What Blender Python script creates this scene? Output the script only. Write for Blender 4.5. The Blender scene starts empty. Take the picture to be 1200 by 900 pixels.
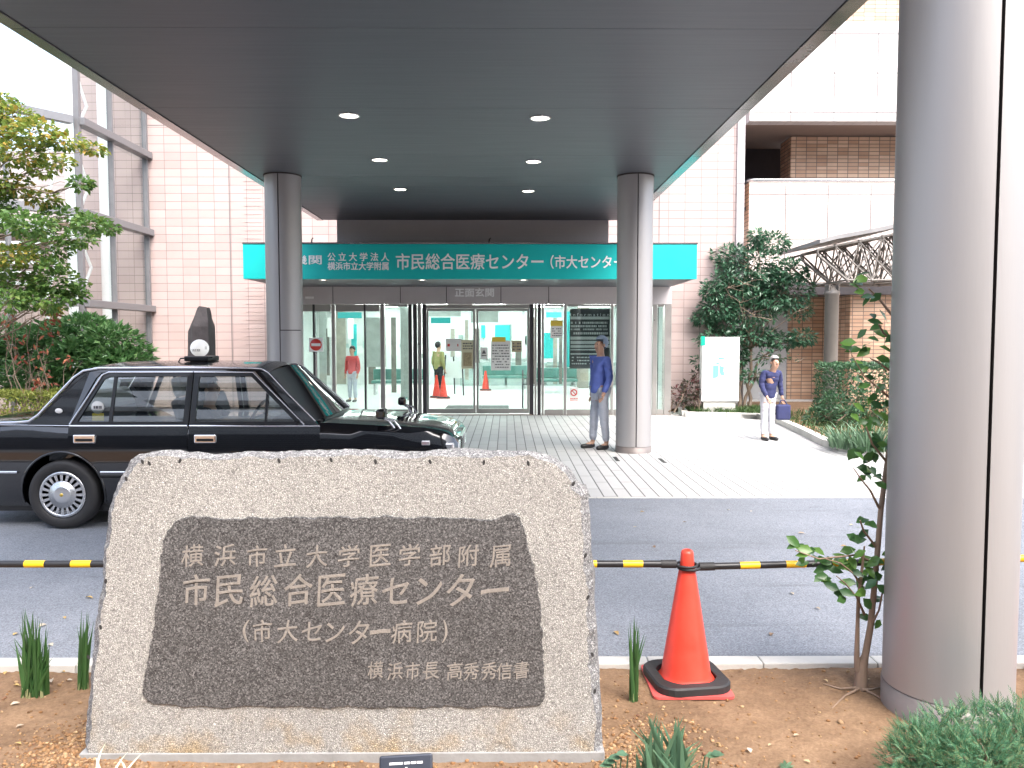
import bpy, bmesh, math, random
from mathutils import Vector, Matrix, noise
import numpy as np
R = math.radians
sc = bpy.context.scene
COL = sc.collection
random.seed(7)

# ------------------------------------------------------------------ camera, light, exposure
H, F = 1.77, 950.0
PITCH, YAW = math.atan(53 / F), math.atan(6 / F)
cam = bpy.data.cameras.new('camera')
cam.sensor_width = 36.0
cam.lens = F / 1200 * 36.0
cam.clip_start, cam.clip_end = 0.05, 2000
camo = bpy.data.objects.new('camera', cam)
COL.objects.link(camo)
camo.location = (0, 0, H)
camo.rotation_euler = (math.pi / 2 - PITCH, 0, -YAW)
sc.camera = camo

SUN_EL, SUN_AZ = R(52), R(150)          # azimuth clockwise from +Y: behind the camera, to its right
world = bpy.data.worlds.new("World")
sc.world = world
world.use_nodes = True
wn, wl = world.node_tree.nodes, world.node_tree.links
wn.clear()
sky = wn.new('ShaderNodeTexSky')
sky.sky_type = 'NISHITA'
sky.sun_disc = False
sky.sun_elevation = SUN_EL
sky.sun_rotation = SUN_AZ
sky.dust_density = 4.0
sky.air_density = 1.0
hsv = wn.new('ShaderNodeHueSaturation')
hsv.inputs['Saturation'].default_value = 0.72
bg = wn.new('ShaderNodeBackground')
bg.inputs['Strength'].default_value = 0.15
wo = wn.new('ShaderNodeOutputWorld')
wl.new(sky.outputs[0], hsv.inputs['Color'])
wl.new(hsv.outputs[0], bg.inputs['Color'])
wl.new(bg.outputs[0], wo.inputs['Surface'])
sl = bpy.data.lights.new('sun', 'SUN')
sl.energy = 0.85
sl.angle = R(55)
sl.color = (1.0, 0.985, 0.97)
so = bpy.data.objects.new('sun', sl)
COL.objects.link(so)
so.rotation_euler = (math.pi / 2 - SUN_EL, 0, math.pi - SUN_AZ)
so.location = (6, -10, 20)
sc.view_settings.view_transform = 'Standard'
sc.view_settings.look = 'None'
sc.view_settings.gamma = 1
sc.view_settings.exposure = 2.15
sc.cycles.max_bounces = 10
sc.cycles.diffuse_bounces = 5
sc.cycles.glossy_bounces = 4
sc.cycles.transmission_bounces = 6
sc.cycles.transparent_max_bounces = 16
sc.cycles.caustics_reflective = False
sc.cycles.caustics_refractive = False
sc.cycles.sample_clamp_indirect = 6.0

# ------------------------------------------------------------------ picture measurements -> metres
FW = Vector((math.sin(YAW) * math.cos(PITCH), math.cos(YAW) * math.cos(PITCH), -math.sin(PITCH)))
RT = Vector((math.cos(YAW), -math.sin(YAW), 0))
UP = RT.cross(FW)
def ray(px, py):
    return FW + RT * ((px - 600) / F) - UP * ((py - 450) / F)
def at(px, py, d):
    r = ray(px, py)
    return Vector((0, 0, H)) + r * (d / r.y)
def on_z(px, py, z):
    r = ray(px, py)
    return Vector((0, 0, H)) + r * ((z - H) / r.z)

# ------------------------------------------------------------------ objects
def tag(o, label=None, cat=None, group=None, kind=None):
    if label: o['label'] = label
    if cat: o['category'] = cat
    if group: o['group'] = group
    if kind: o['kind'] = kind
    return o
def thing(name, label, cat, loc=(0, 0, 0), group=None):
    o = bpy.data.objects.new(name, None)
    o.empty_display_size = 0.2
    COL.objects.link(o)
    o.location = loc
    return tag(o, label, cat, group)
def origin(p):
    v = Vector((0, 0, 0))
    while p is not None:
        v += Vector(p.location)
        p = p.parent
    return v
def link_mesh(name, me, mat, parent=None):
    o = bpy.data.objects.new(name, me)
    COL.objects.link(o)
    if mat is not None:
        for m in (mat if isinstance(mat, (list, tuple)) else [mat]):
            me.materials.append(m)
    if parent is not None:
        me.transform(Matrix.Translation(-origin(parent)))
        o.parent = parent
    return o
def copy_tree(o, parent=None):
    c = o.copy()
    COL.objects.link(c)
    if parent is not None: c.parent = parent
    for ch in list(o.children):
        copy_tree(ch, c)
    return c

class MB:
    """collects shapes, then becomes one mesh object"""
    def __init__(s):
        s.v, s.f, s.mi, s.sm = [], [], [], []
        s.m = 0
    def add(s, vs, fs, smooth=False):
        b = len(s.v)
        s.v += [tuple(x) for x in vs]
        s.f += [tuple(i + b for i in f) for f in fs]
        s.mi += [s.m] * len(fs)
        s.sm += [smooth] * len(fs)
        return s
    def box(s, lo, hi, M=None):
        x0, y0, z0 = lo; x1, y1, z1 = hi
        vs = [Vector(p) for p in ((x0,y0,z0),(x1,y0,z0),(x1,y1,z0),(x0,y1,z0),(x0,y0,z1),(x1,y0,z1),(x1,y1,z1),(x0,y1,z1))]
        if M is not None: vs = [M @ p for p in vs]
        return s.add(vs, [(0,3,2,1),(4,5,6,7),(0,1,5,4),(1,2,6,5),(2,3,7,6),(3,0,4,7)])
    def bbox(s, lo, hi, b=0.01, M=None):
        """box with chamfered edges"""
        bm = bmesh.new()
        bmesh.ops.create_cube(bm, size=1)
        c = [(lo[i] + hi[i]) / 2 for i in range(3)]; d = [hi[i] - lo[i] for i in range(3)]
        for v in bm.verts:
            v.co = Vector([c[i] + v.co[i] * d[i] for i in range(3)])
        bmesh.ops.bevel(bm, geom=bm.edges[:], offset=b, segments=2, affect='EDGES', profile=0.5)
        return s.bm(bm, M)
    def bm(s, bm, M=None, smooth=False):
        bm.verts.index_update()
        vs = [(M @ v.co) if M is not None else v.co.copy() for v in bm.verts]
        fs = [tuple(v.index for v in f.verts) for f in bm.faces]
        bm.free()
        return s.add(vs, fs, smooth)
    def quad(s, a, b, c, d): return s.add([a, b, c, d], [(0, 1, 2, 3)])
    def tube(s, pts, rad, n=8, cap=True, smooth=True):
        pts = [Vector(p) for p in pts]
        rs = rad if isinstance(rad, (list, tuple)) else [rad] * len(pts)
        vs, fs = [], []
        up = None
        for i, p in enumerate(pts):
            t = (pts[min(i + 1, len(pts) - 1)] - pts[max(i - 1, 0)])
            if t.length < 1e-9: t = Vector((0, 0, 1))
            t.normalize()
            if up is None:
                a = Vector((0, 0, 1)) if abs(t.z) < 0.9 else Vector((1, 0, 0))
                up = (a - t * a.dot(t)).normalized()
            else:
                up = (up - t * up.dot(t)).normalized()
            w = t.cross(up)
            for k in range(n):
                an = 2 * math.pi * k / n
                vs.append(p + (up * math.cos(an) + w * math.sin(an)) * rs[i])
        for i in range(len(pts) - 1):
            for k in range(n):
                k2 = (k + 1) % n
                fs.append((i*n+k, i*n+k2, (i+1)*n+k2, (i+1)*n+k))
        s.add(vs, fs, smooth)
        if cap:
            s.add(vs[:n], [tuple(range(n))[::-1]])
            s.add(vs[-n:], [tuple(range(n))])
        return s
    def lathe(s, prof, n=32, M=None, smooth=True, closed=False):
        """prof: (r, z) list, turned about Z"""
        vs, fs = [], []
        for r, z in prof:
            for k in range(n):
                a = 2 * math.pi * k / n
                p = Vector((r * math.cos(a), r * math.sin(a), z))
                vs.append(M @ p if M is not None else p)
        m = len(prof)
        for i in range(m - 1 + (1 if closed else 0)):
            j = (i + 1) % m
            for k in range(n):
                k2 = (k + 1) % n
                fs.append((i*n+k, i*n+k2, j*n+k2, j*n+k))
        s.add(vs, fs, smooth)
        if not closed:
            if prof[0][0] > 1e-5: s.add(vs[:n], [tuple(range(n))[::-1]])
            if prof[-1][0] > 1e-5: s.add(vs[-n:], [tuple(range(n))])
        return s
    def prism(s, poly, y0, y1, M=None):
        """poly (x, z) counter-clockwise seen from -Y, extruded along Y"""
        n = len(poly)
        vs = [Vector((x, y0, z)) for x, z in poly] + [Vector((x, y1, z)) for x, z in poly]
        if M is not None: vs = [M @ v for v in vs]
        fs = [tuple(range(n)), tuple(range(2*n-1, n-1, -1))]
        fs += [(i, i + n, (i+1) % n + n, (i+1) % n) for i in range(n)]
        return s.add(vs, fs)
    def prism_z(s, poly, z0, z1):
        n = len(poly)
        vs = [Vector((x, y, z0)) for x, y in poly] + [Vector((x, y, z1)) for x, y in poly]
        fs = [tuple(range(n))[::-1], tuple(range(n, 2*n))]
        fs += [(i, (i+1) % n, (i+1) % n + n, i + n) for i in range(n)]
        return s.add(vs, fs)
    def ball(s, c, r, seg=16, ring=10, M=None):
        rr = r if isinstance(r, (tuple, list)) else (r, r, r)
        c = Vector(c)
        vs, fs = [], []
        for i in range(ring + 1):
            th = math.pi * i / ring
            for k in range(seg):
                a = 2 * math.pi * k / seg
                p = Vector((rr[0]*math.sin(th)*math.cos(a), rr[1]*math.sin(th)*math.sin(a), rr[2]*math.cos(th)))
                vs.append(c + (M @ p if M is not None else p))
        for i in range(ring):
            for k in range(seg):
                k2 = (k + 1) % seg
                fs.append((i*seg+k, (i+1)*seg+k, (i+1)*seg+k2, i*seg+k2))
        return s.add(vs, fs, True)
    def mesh(s, name):
        me = bpy.data.meshes.new(name)
        me.from_pydata([tuple(v) for v in s.v], [], s.f)
        me.polygons.foreach_set('material_index', s.mi)
        me.polygons.foreach_set('use_smooth', s.sm)
        me.validate()
        me.update()
        return me
    def build(s, name, mat, parent=None):
        return link_mesh(name, s.mesh(name), mat, parent)

def text_mesh(name, s, mat, parent, x0, x1, z0, z1, y, depth=0.004, bold=0.0, shear=0.0):
    """lettering in the XZ plane facing -Y, fitted to the box x0..x1, z0..z1; bold (in ems) thickens the strokes"""
    cu = bpy.data.curves.new('lettering', 'FONT')
    cu.body = s
    cu.shear = shear
    cu.resolution_u = 4
    cu.extrude = 0.5
    o = bpy.data.objects.new('lettering', cu)
    COL.objects.link(o)
    dg = bpy.context.evaluated_depsgraph_get()
    me = bpy.data.meshes.new_from_object(o.evaluated_get(dg))
    COL.objects.unlink(o)
    bpy.data.objects.remove(o)
    n = len(me.vertices)
    a = np.empty(n * 3, dtype=np.float32)
    me.vertices.foreach_get('co', a)
    a = a.reshape(-1, 3)
    lo, hi = a.min(0), a.max(0)
    em = (z1 - z0)
    b = bold * em * .5
    u = (a[:, 0] - lo[0]) / (hi[0] - lo[0])
    v = (a[:, 1] - lo[1]) / max(hi[1] - lo[1], 1e-6)
    w = np.where(a[:, 2] > 0, 1.0, 0.0)
    faces = [tuple(p.vertices) for p in me.polygons]
    bpy.data.meshes.remove(me)
    V, Fc = [], []
    shifts = [(0, 0)] if bold == 0 else [(0, 0), (-b, b * .5), (b, -b * .5), (-b * .3, -b), (b * .3, b)]
    for k, (dx, dz) in enumerate(shifts):
        out = np.stack([x0 + b + u * (x1 - x0 - 2 * b) + dx, y - w * (depth - k * min(depth * .08, .0002)), z0 + b + v * (z1 - z0 - 2 * b) + dz], 1)
        Fc += [tuple(i + len(V) for i in f) for f in faces]
        V += [tuple(p) for p in out.tolist()]
    me = bpy.data.meshes.new(name)
    me.from_pydata(V, [], Fc)
    me.update()
    return link_mesh(name, me, mat, parent)

# ------------------------------------------------------------------ materials
def nt(name):
    m = bpy.data.materials.new(name)
    m.use_nodes = True
    n, l = m.node_tree.nodes, m.node_tree.links
    return m, n, l, n['Principled BSDF']
def c4(c): return (c[0], c[1], c[2], 1.0)
def mat(name, col, rough=0.5, metal=0.0, var=0.0, vscale=4.0, bump=0.0, bscale=60.0, coat=0.0, spec=0.5, emit=None, estr=0.0, aniso=0.0, dist=0.01, stretch=None):
    m, n, l, b = nt(name)
    b.inputs['Base Color'].default_value = c4(col)
    b.inputs['Roughness'].default_value = rough
    b.inputs['Metallic'].default_value = metal
    b.inputs['Coat Weight'].default_value = coat
    b.inputs['Coat Roughness'].default_value = 0.03
    b.inputs['Specular IOR Level'].default_value = spec
    if aniso: b.inputs['Anisotropic'].default_value = aniso
    if emit:
        b.inputs['Emission Color'].default_value = c4(emit)
        b.inputs['Emission Strength'].default_value = estr
    if var or bump:
        tc = n.new('ShaderNodeTexCoord')
        src = tc.outputs['Object']
        if stretch:
            mp = n.new('ShaderNodeMapping')
            mp.inputs['Scale'].default_value = stretch
            l.new(src, mp.inputs['Vector'])
            src = mp.outputs[0]
    if var:
        no = n.new('ShaderNodeTexNoise')
        no.inputs['Scale'].default_value = vscale
        no.inputs['Detail'].default_value = 6
        no.inputs['Roughness'].default_value = 0.65
        l.new(src, no.inputs['Vector'])
        r = n.new('ShaderNodeMapRange')
        r.inputs['From Min'].default_value = 0.3; r.inputs['From Max'].default_value = 0.7
        r.inputs['To Min'].default_value = 1 - var; r.inputs['To Max'].default_value = 1 + var
        l.new(no.outputs['Fac'], r.inputs['Value'])
        mx = n.new('ShaderNodeMix'); mx.data_type = 'RGBA'; mx.blend_type = 'MULTIPLY'
        mx.inputs['Factor'].default_value = 1
        mx.inputs['A'].default_value = c4(col)
        l.new(r.outputs[0], mx.inputs['B'])
        l.new(mx.outputs['Result'], b.inputs['Base Color'])
        r2 = n.new('ShaderNodeMapRange')
        r2.inputs['From Min'].default_value = 0.3; r2.inputs['From Max'].default_value = 0.7
        r2.inputs['To Min'].default_value = max(rough - 0.08, 0.02); r2.inputs['To Max'].default_value = min(rough + 0.08, 1)
        l.new(no.outputs['Fac'], r2.inputs['Value'])
        l.new(r2.outputs[0], b.inputs['Roughness'])
    if bump:
        nb = n.new('ShaderNodeTexNoise')
        nb.inputs['Scale'].default_value = bscale
        nb.inputs['Detail'].default_value = 5
        l.new(src, nb.inputs['Vector'])
        bp = n.new('ShaderNodeBump')
        bp.inputs['Strength'].default_value = bump
        bp.inputs['Distance'].default_value = dist
        l.new(nb.outputs['Fac'], bp.inputs['Height'])
        l.new(bp.outputs[0], b.inputs['Normal'])
    return m
def leaf_mat(name, cols, rough=0.45, trans=0.25, spec=0.5):
    """each leaf takes its own tint from the list"""
    m, n, l, b = nt(name)
    g = n.new('ShaderNodeNewGeometry')
    cr = n.new('ShaderNodeValToRGB')
    cr.color_ramp.interpolation = 'LINEAR'
    e = cr.color_ramp.elements
    while len(e) < len(cols): e.new(0.5)
    for i, c in enumerate(cols):
        e[i].position = i / max(len(cols) - 1, 1)
        e[i].color = c4(c)
    l.new(g.outputs['Random Per Island'], cr.inputs['Fac'])
    l.new(cr.outputs['Color'], b.inputs['Base Color'])
    b.inputs['Roughness'].default_value = rough
    b.inputs['Specular IOR Level'].default_value = spec
    t = n.new('ShaderNodeBsdfTranslucent')
    l.new(cr.outputs['Color'], t.inputs['Color'])
    mx = n.new('ShaderNodeMixShader')
    mx.inputs[0].default_value = trans
    out = n['Material Output']
    l.new(b.outputs[0], mx.inputs[1]); l.new(t.outputs[0], mx.inputs[2])
    l.new(mx.outputs[0], out.inputs['Surface'])
    return m
def glass_mat(name, tint, refl=1.0, rough=0.0):
    m, n, l, b = nt(name)
    n.remove(b)
    tr = n.new('ShaderNodeBsdfTransparent'); tr.inputs['Color'].default_value = c4(tint)
    gl = n.new('ShaderNodeBsdfGlossy'); gl.inputs['Roughness'].default_value = rough
    fr = n.new('ShaderNodeFresnel')
    ge = n.new('ShaderNodeNewGeometry'); io = n.new('ShaderNodeMapRange')      # a thin pane mirrors alike from both sides
    io.inputs['To Min'].default_value = 1.5; io.inputs['To Max'].default_value = 1 / 1.5
    l.new(ge.outputs['Backfacing'], io.inputs['Value']); l.new(io.outputs[0], fr.inputs['IOR'])
    mu = n.new('ShaderNodeMath'); mu.operation = 'MULTIPLY'; mu.inputs[1].default_value = refl
    mu.use_clamp = True
    mx = n.new('ShaderNodeMixShader')
    l.new(fr.outputs[0], mu.inputs[0]); l.new(mu.outputs[0], mx.inputs[0])
    l.new(tr.outputs[0], mx.inputs[1]); l.new(gl.outputs[0], mx.inputs[2])
    l.new(mx.outputs[0], n['Material Output'].inputs['Surface'])
    return m
def tile_mat(name, col1, col2, mortar, bw, rh, ms=0.008, offset=0.0, rough=0.45, plane='XZ', freq=2, bumpd=0.004, var=0.06, bias=0.0, joint=None):
    """tiles: brick texture over the given plane of object space (metres)"""
    m, n, l, b = nt(name)
    tc = n.new('ShaderNodeTexCoord')
    sp = n.new('ShaderNodeSeparateXYZ'); l.new(tc.outputs['Object'], sp.inputs[0])
    cb = n.new('ShaderNodeCombineXYZ')
    a, c = {'XZ': (0, 2), 'YZ': (1, 2), 'YX': (1, 0), 'XY': (0, 1)}[plane]
    l.new(sp.outputs[a], cb.inputs[0]); l.new(sp.outputs[c], cb.inputs[1])
    br = n.new('ShaderNodeTexBrick')
    br.offset = offset; br.offset_frequency = freq; br.squash = 1.0
    br.inputs['Color1'].default_value = c4(col1); br.inputs['Color2'].default_value = c4(col2)
    br.inputs['Mortar'].default_value = c4(mortar)
    br.inputs['Scale'].default_value = 1.0
    br.inputs['Mortar Size'].default_value = ms
    br.inputs['Mortar Smooth'].default_value = 0.1
    br.inputs['Bias'].default_value = bias
    br.inputs['Brick Width'].default_value = bw
    br.inputs['Row Height'].default_value = rh
    l.new(cb.outputs[0], br.inputs['Vector'])
    no = n.new('ShaderNodeTexNoise'); no.inputs['Scale'].default_value = 0.9; no.inputs['Detail'].default_value = 8
    no.inputs['Roughness'].default_value = 0.7
    l.new(tc.outputs['Object'], no.inputs['Vector'])
    r = n.new('ShaderNodeMapRange')
    r.inputs['From Min'].default_value = 0.3; r.inputs['From Max'].default_value = 0.7
    r.inputs['To Min'].default_value = 1 - var; r.inputs['To Max'].default_value = 1 + var
    l.new(no.outputs['Fac'], r.inputs['Value'])
    mx = n.new('ShaderNodeMix'); mx.data_type = 'RGBA'; mx.blend_type = 'MULTIPLY'; mx.inputs['Factor'].default_value = 1
    l.new(br.outputs['Color'], mx.inputs['A']); l.new(r.outputs[0], mx.inputs['B'])
    colout = mx.outputs['Result']
    l.new(colout, b.inputs['Base Color'])
    b.inputs['Roughness'].default_value = rough
    bp = n.new('ShaderNodeBump'); bp.invert = True
    bp.inputs['Strength'].default_value = 0.6; bp.inputs['Distance'].default_value = bumpd
    l.new(br.outputs['Fac'], bp.inputs['Height'])
    l.new(bp.outputs[0], b.inputs['Normal'])
    return m
def speckle_mat(name, stops, scale, rough, bump=0.0, bdist=0.01, coat=0.0, spec=0.5, big=None, stains=0.0):
    """granite / asphalt: voronoi and noise grains through a colour ramp"""
    m, n, l, b = nt(name)
    tc = n.new('ShaderNodeTexCoord')
    vo = n.new('ShaderNodeTexVoronoi'); vo.inputs['Scale'].default_value = scale
    l.new(tc.outputs['Object'], vo.inputs['Vector'])
    no = n.new('ShaderNodeTexNoise'); no.inputs['Scale'].default_value = scale * 0.6; no.inputs['Detail'].default_value = 4
    no.inputs['Roughness'].default_value = 0.7
    l.new(tc.outputs['Object'], no.inputs['Vector'])
    sp = n.new('ShaderNodeSeparateColor'); l.new(vo.outputs['Color'], sp.inputs[0])
    md = n.new('ShaderNodeMix'); md.data_type = 'FLOAT'; md.inputs['Factor'].default_value = 0.5
    l.new(sp.outputs[0], md.inputs['A']); l.new(no.outputs['Fac'], md.inputs['B'])
    cr = n.new('ShaderNodeValToRGB')
    e = cr.color_ramp.elements
    while len(e) < len(stops): e.new(0.5)
    for i, (p, c) in enumerate(stops):
        e[i].position = p; e[i].color = c4(c)
    l.new(md.outputs['Result'], cr.inputs['Fac'])
    out = cr.outputs['Color']
    if big:
        nb = n.new('ShaderNodeTexNoise'); nb.inputs['Scale'].default_value = big[0]; nb.inputs['Detail'].default_value = 6
        nb.inputs['Roughness'].default_value = 0.65
        l.new(tc.outputs['Object'], nb.inputs['Vector'])
        r = n.new('ShaderNodeMapRange')
        r.inputs['From Min'].default_value = 0.3; r.inputs['From Max'].default_value = 0.7
        r.inputs['To Min'].default_value = 1 - big[1]; r.inputs['To Max'].default_value = 1 + big[1]
        l.new(nb.outputs['Fac'], r.inputs['Value'])
        mx = n.new('ShaderNodeMix'); mx.data_type = 'RGBA'; mx.blend_type = 'MULTIPLY'; mx.inputs['Factor'].default_value = 1
        l.new(out, mx.inputs['A']); l.new(r.outputs[0], mx.inputs['B'])
        out = mx.outputs['Result']
    if stains:                                     # worn oil spots and tyre-polished bands along the lane
        for sc_, lo, hi, st in ((1.7, .60, .72, (1, 1, 1)), (2.2, .56, .70, (.10, 1.6, 1))):
            mp = n.new('ShaderNodeMapping'); mp.inputs['Scale'].default_value = st
            l.new(tc.outputs['Object'], mp.inputs['Vector'])
            ns = n.new('ShaderNodeTexNoise'); ns.inputs['Scale'].default_value = sc_; ns.inputs['Detail'].default_value = 7; ns.inputs['Roughness'].default_value = .7
            l.new(mp.outputs[0], ns.inputs['Vector'])
            r = n.new('ShaderNodeMapRange')
            r.inputs['From Min'].default_value = lo; r.inputs['From Max'].default_value = hi
            r.inputs['To Min'].default_value = 1; r.inputs['To Max'].default_value = 1 - stains
            l.new(ns.outputs['Fac'], r.inputs['Value'])
            mx = n.new('ShaderNodeMix'); mx.data_type = 'RGBA'; mx.blend_type = 'MULTIPLY'; mx.inputs['Factor'].default_value = 1
            l.new(out, mx.inputs['A']); l.new(r.outputs[0], mx.inputs['B'])
            out = mx.outputs['Result']
    l.new(out, b.inputs['Base Color'])
    b.inputs['Roughness'].default_value = rough
    b.inputs['Coat Weight'].default_value = coat
    b.inputs['Specular IOR Level'].default_value = spec
    if bump:
        bp = n.new('ShaderNodeBump'); bp.inputs['Strength'].default_value = bump; bp.inputs['Distance'].default_value = bdist
        bp.invert = True
        ad = n.new('ShaderNodeMath'); ad.operation = 'ADD'
        l.new(vo.outputs['Distance'], ad.inputs[0]); l.new(no.outputs['Fac'], ad.inputs[1])
        l.new(ad.outputs[0], bp.inputs['Height'])
        l.new(bp.outputs[0], b.inputs['Normal'])
    return m

M_alu = mat('brushed_aluminium', (0.385, 0.372, 0.37), 0.5, 0.55, var=0.05, vscale=2.0, bump=0.04, bscale=90, stretch=(1, 1, 0.08))
M_alu_dark = mat('dark_bronze_aluminium', (0.16, 0.15, 0.155), 0.4, 0.6, var=0.06)
M_groove = mat('joint_rubber', (0.038, 0.030, 0.028), 0.7, bump=0.1)
M_soffit = None
M_panel = mat('grey_metal_panel', (0.54, 0.505, 0.51), 0.45, 0.15, var=0.05, vscale=1.5)
M_panel_dk = mat('charcoal_metal', (0.055, 0.05, 0.055), 0.38, 0.4, var=0.08)
M_teal = mat('teal_sign_panel', (0.0, 0.47, 0.455), 0.5, var=0.04, vscale=1.2)
M_white = mat('white_paint', (0.82, 0.82, 0.81), 0.4, var=0.03)
M_letter = mat('white_sign_letters', (0.90, 0.90, 0.90), 0.4, var=0.01)
M_paper = mat('white_paper', (0.80, 0.80, 0.77), 0.7, var=0.04)
M_ink = mat('grey_print', (0.10, 0.10, 0.11), 0.6, var=0.1)
M_black = mat('black_plastic', (0.018, 0.018, 0.02), 0.4, var=0.15, bump=0.05)
M_rubber = mat('black_rubber', (0.022, 0.021, 0.022), 0.62, var=0.2, bump=0.15, bscale=40)
M_steel = mat('stainless_steel', (0.62, 0.62, 0.63), 0.22, 1.0, var=0.05)
M_chrome = mat('chrome', (0.85, 0.85, 0.87), 0.07, 1.0, var=0.02)
M_concrete = mat('pale_concrete', (0.50, 0.49, 0.46), 0.8, var=0.14, vscale=3, bump=0.25, bscale=80)
M_glass = glass_mat('clear_glass', (0.86, 0.93, 0.91))
M_lamp = mat('lamp_lens', (0.9, 0.9, 0.85), 0.4, emit=(1.0, 0.94, 0.78), estr=3.2, var=0.02)
M_bark = mat('grey_brown_bark', (0.20, 0.15, 0.11), 0.85, var=0.25, vscale=8, bump=0.5, bscale=50)
# ------------------------------------------------------------------ the ground
M_asphalt = speckle_mat('asphalt', [(0.2, (0.11, 0.12, 0.138)), (0.5, (0.18, 0.196, 0.226)), (0.72, (0.24, 0.256, 0.285)), (0.92, (0.38, 0.39, 0.41))], 150, 0.8, bump=0.35, bdist=0.004, big=(0.7, 0.16), stains=.30)
M_ground = speckle_mat('old_pavement', [(0.2, (0.16, 0.16, 0.16)), (0.8, (0.26, 0.26, 0.25))], 60, 0.85, big=(0.5, 0.12))
M_pave = tile_mat('paving_slabs', (0.43, 0.425, 0.42), (0.48, 0.475, 0.465), (0.12, 0.117, 0.113), 0.9, 0.155, 0.008, offset=0.5, plane='YX', rough=0.6, var=0.08)
mb = MB(); mb.quad((-400, -400, -0.03), (400, -400, -0.03), (400, 400, -0.03), (-400, 400, -0.03))
tag(mb.build('ground', M_ground), kind='structure')
KY0, KY1 = on_z(594, 778, .07).y, on_z(594, 769, .07).y
PY = on_z(594, 583, 0).y
mb = MB(); mb.quad((-40, KY0, 0), (40, KY0, 0), (40, PY, 0), (-40, PY, 0))
tag(mb.build('road', M_asphalt), kind='structure')
mb = MB()
for k in range(60): mb.bbox((-30 + k * 1.0 + .003, PY - .055, -.02), (-29 + k * 1.0 - .003, PY - .002, .008), .003)
tag(mb.build('paving_edge', M_concrete), kind='structure')
mb = MB(); mb.box((-40, PY, -0.02), (40, 30, 0.006))
tag(mb.build('paving', M_pave), kind='structure')
mb = MB()
x = -20.0
k0 = on_z(759, 773, .07).x - 21.0
for i in range(70):
    a = k0 + i * 0.6
    mb.bbox((a + 0.002, KY0, -0.02), (a + 0.598, KY1, 0.07), 0.006)
tag(mb.build('kerb', M_concrete), kind='structure')

def soil_z(x, y):
    p = Vector((x, y, 0))
    z = 0.052 + 0.014 * noise.noise(p * 1.3) + 0.010 * noise.noise(p * 5.0)
    cl = noise.noise(p * 26.0 + Vector((3, 1, 0)))
    rough = 0.45 + 0.8 * max(0.0, noise.noise(p * 0.9 + Vector((7, 3, 0))) + 0.25)
    rough += 0.9 * math.exp(-((x + 1.78) ** 2 + (y - 3.35) ** 2) / 0.05) + 0.9 * math.exp(-((x - 0.55) ** 2 + (y - 3.3) ** 2) / 0.06)
    z += rough * (0.007 * cl + 0.004 * noise.noise(p * 60.0))
    z += 0.02 * math.exp(-((x + 1.75) ** 2 + (y - 3.2) ** 2) / 0.05)
    if y > KY0 - 0.12: z -= 0.014 * (y - KY0 + 0.12) / 0.12
    return z
def soil_mat():
    m, n, l, b = nt('bare_earth')
    tc = n.new('ShaderNodeTexCoord')
    n1 = n.new('ShaderNodeTexNoise'); n1.inputs['Scale'].default_value = 2.2; n1.inputs['Detail'].default_value = 8; n1.inputs['Roughness'].default_value = 0.7
    n2 = n.new('ShaderNodeTexNoise'); n2.inputs['Scale'].default_value = 70; n2.inputs['Detail'].default_value = 5; n2.inputs['Roughness'].default_value = 0.7
    l.new(tc.outputs['Object'], n1.inputs['Vector']); l.new(tc.outputs['Object'], n2.inputs['Vector'])
    md = n.new('ShaderNodeMix'); md.data_type = 'FLOAT'; md.inputs['Factor'].default_value = 0.42
    l.new(n1.outputs['Fac'], md.inputs['A']); l.new(n2.outputs['Fac'], md.inputs['B'])
    cr = n.new('ShaderNodeValToRGB')
    e = cr.color_ramp.elements
    for _ in range(2): e.new(0.5)
    for i, (p, c) in enumerate([(0.28, (0.075, 0.047, 0.029)), (0.44, (0.165, 0.102, 0.060)), (0.57, (0.25, 0.160, 0.096)), (0.74, (0.38, 0.265, 0.17))]):
        e[i].position = p; e[i].color = c4(c)
    l.new(md.outputs['Result'], cr.inputs['Fac'])
    l.new(cr.outputs['Color'], b.inputs['Base Color'])
    b.inputs['Roughness'].default_value = 0.92
    b.inputs['Specular IOR Level'].default_value = 0.2
    bp = n.new('ShaderNodeBump'); bp.inputs['Strength'].default_value = 0.7; bp.inputs['Distance'].default_value = 0.008
    l.new(n2.outputs['Fac'], bp.inputs['Height']); l.new(bp.outputs[0], b.inputs['Normal'])
    return m
M_soil = soil_mat()
def grid_patch(mb, xs, ys):
    b = len(xs)
    vs = [(x, y, soil_z(x, y)) for y in ys for x in xs]
    fs = [(j*b+i, j*b+i+1, (j+1)*b+i+1, (j+1)*b+i) for j in range(len(ys)-1) for i in range(b-1)]
    mb.add(vs, fs, True)
mb = MB()
grid_patch(mb, list(np.arange(-2.9, 2.9, 0.0125)), list(np.arange(0.3, 2.74, 0.04)) + list(np.arange(2.75, KY0 - 0.001, 0.0125)) + [KY0])
mb.box((-20, -3, -0.02), (20, .31, 0.045)); mb.box((-20, .31, -0.02), (-2.89, KY0, 0.045)); mb.box((2.88, .31, -0.02), (20, KY0, 0.045))
tag(mb.build('soil', M_soil), kind='structure')

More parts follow.
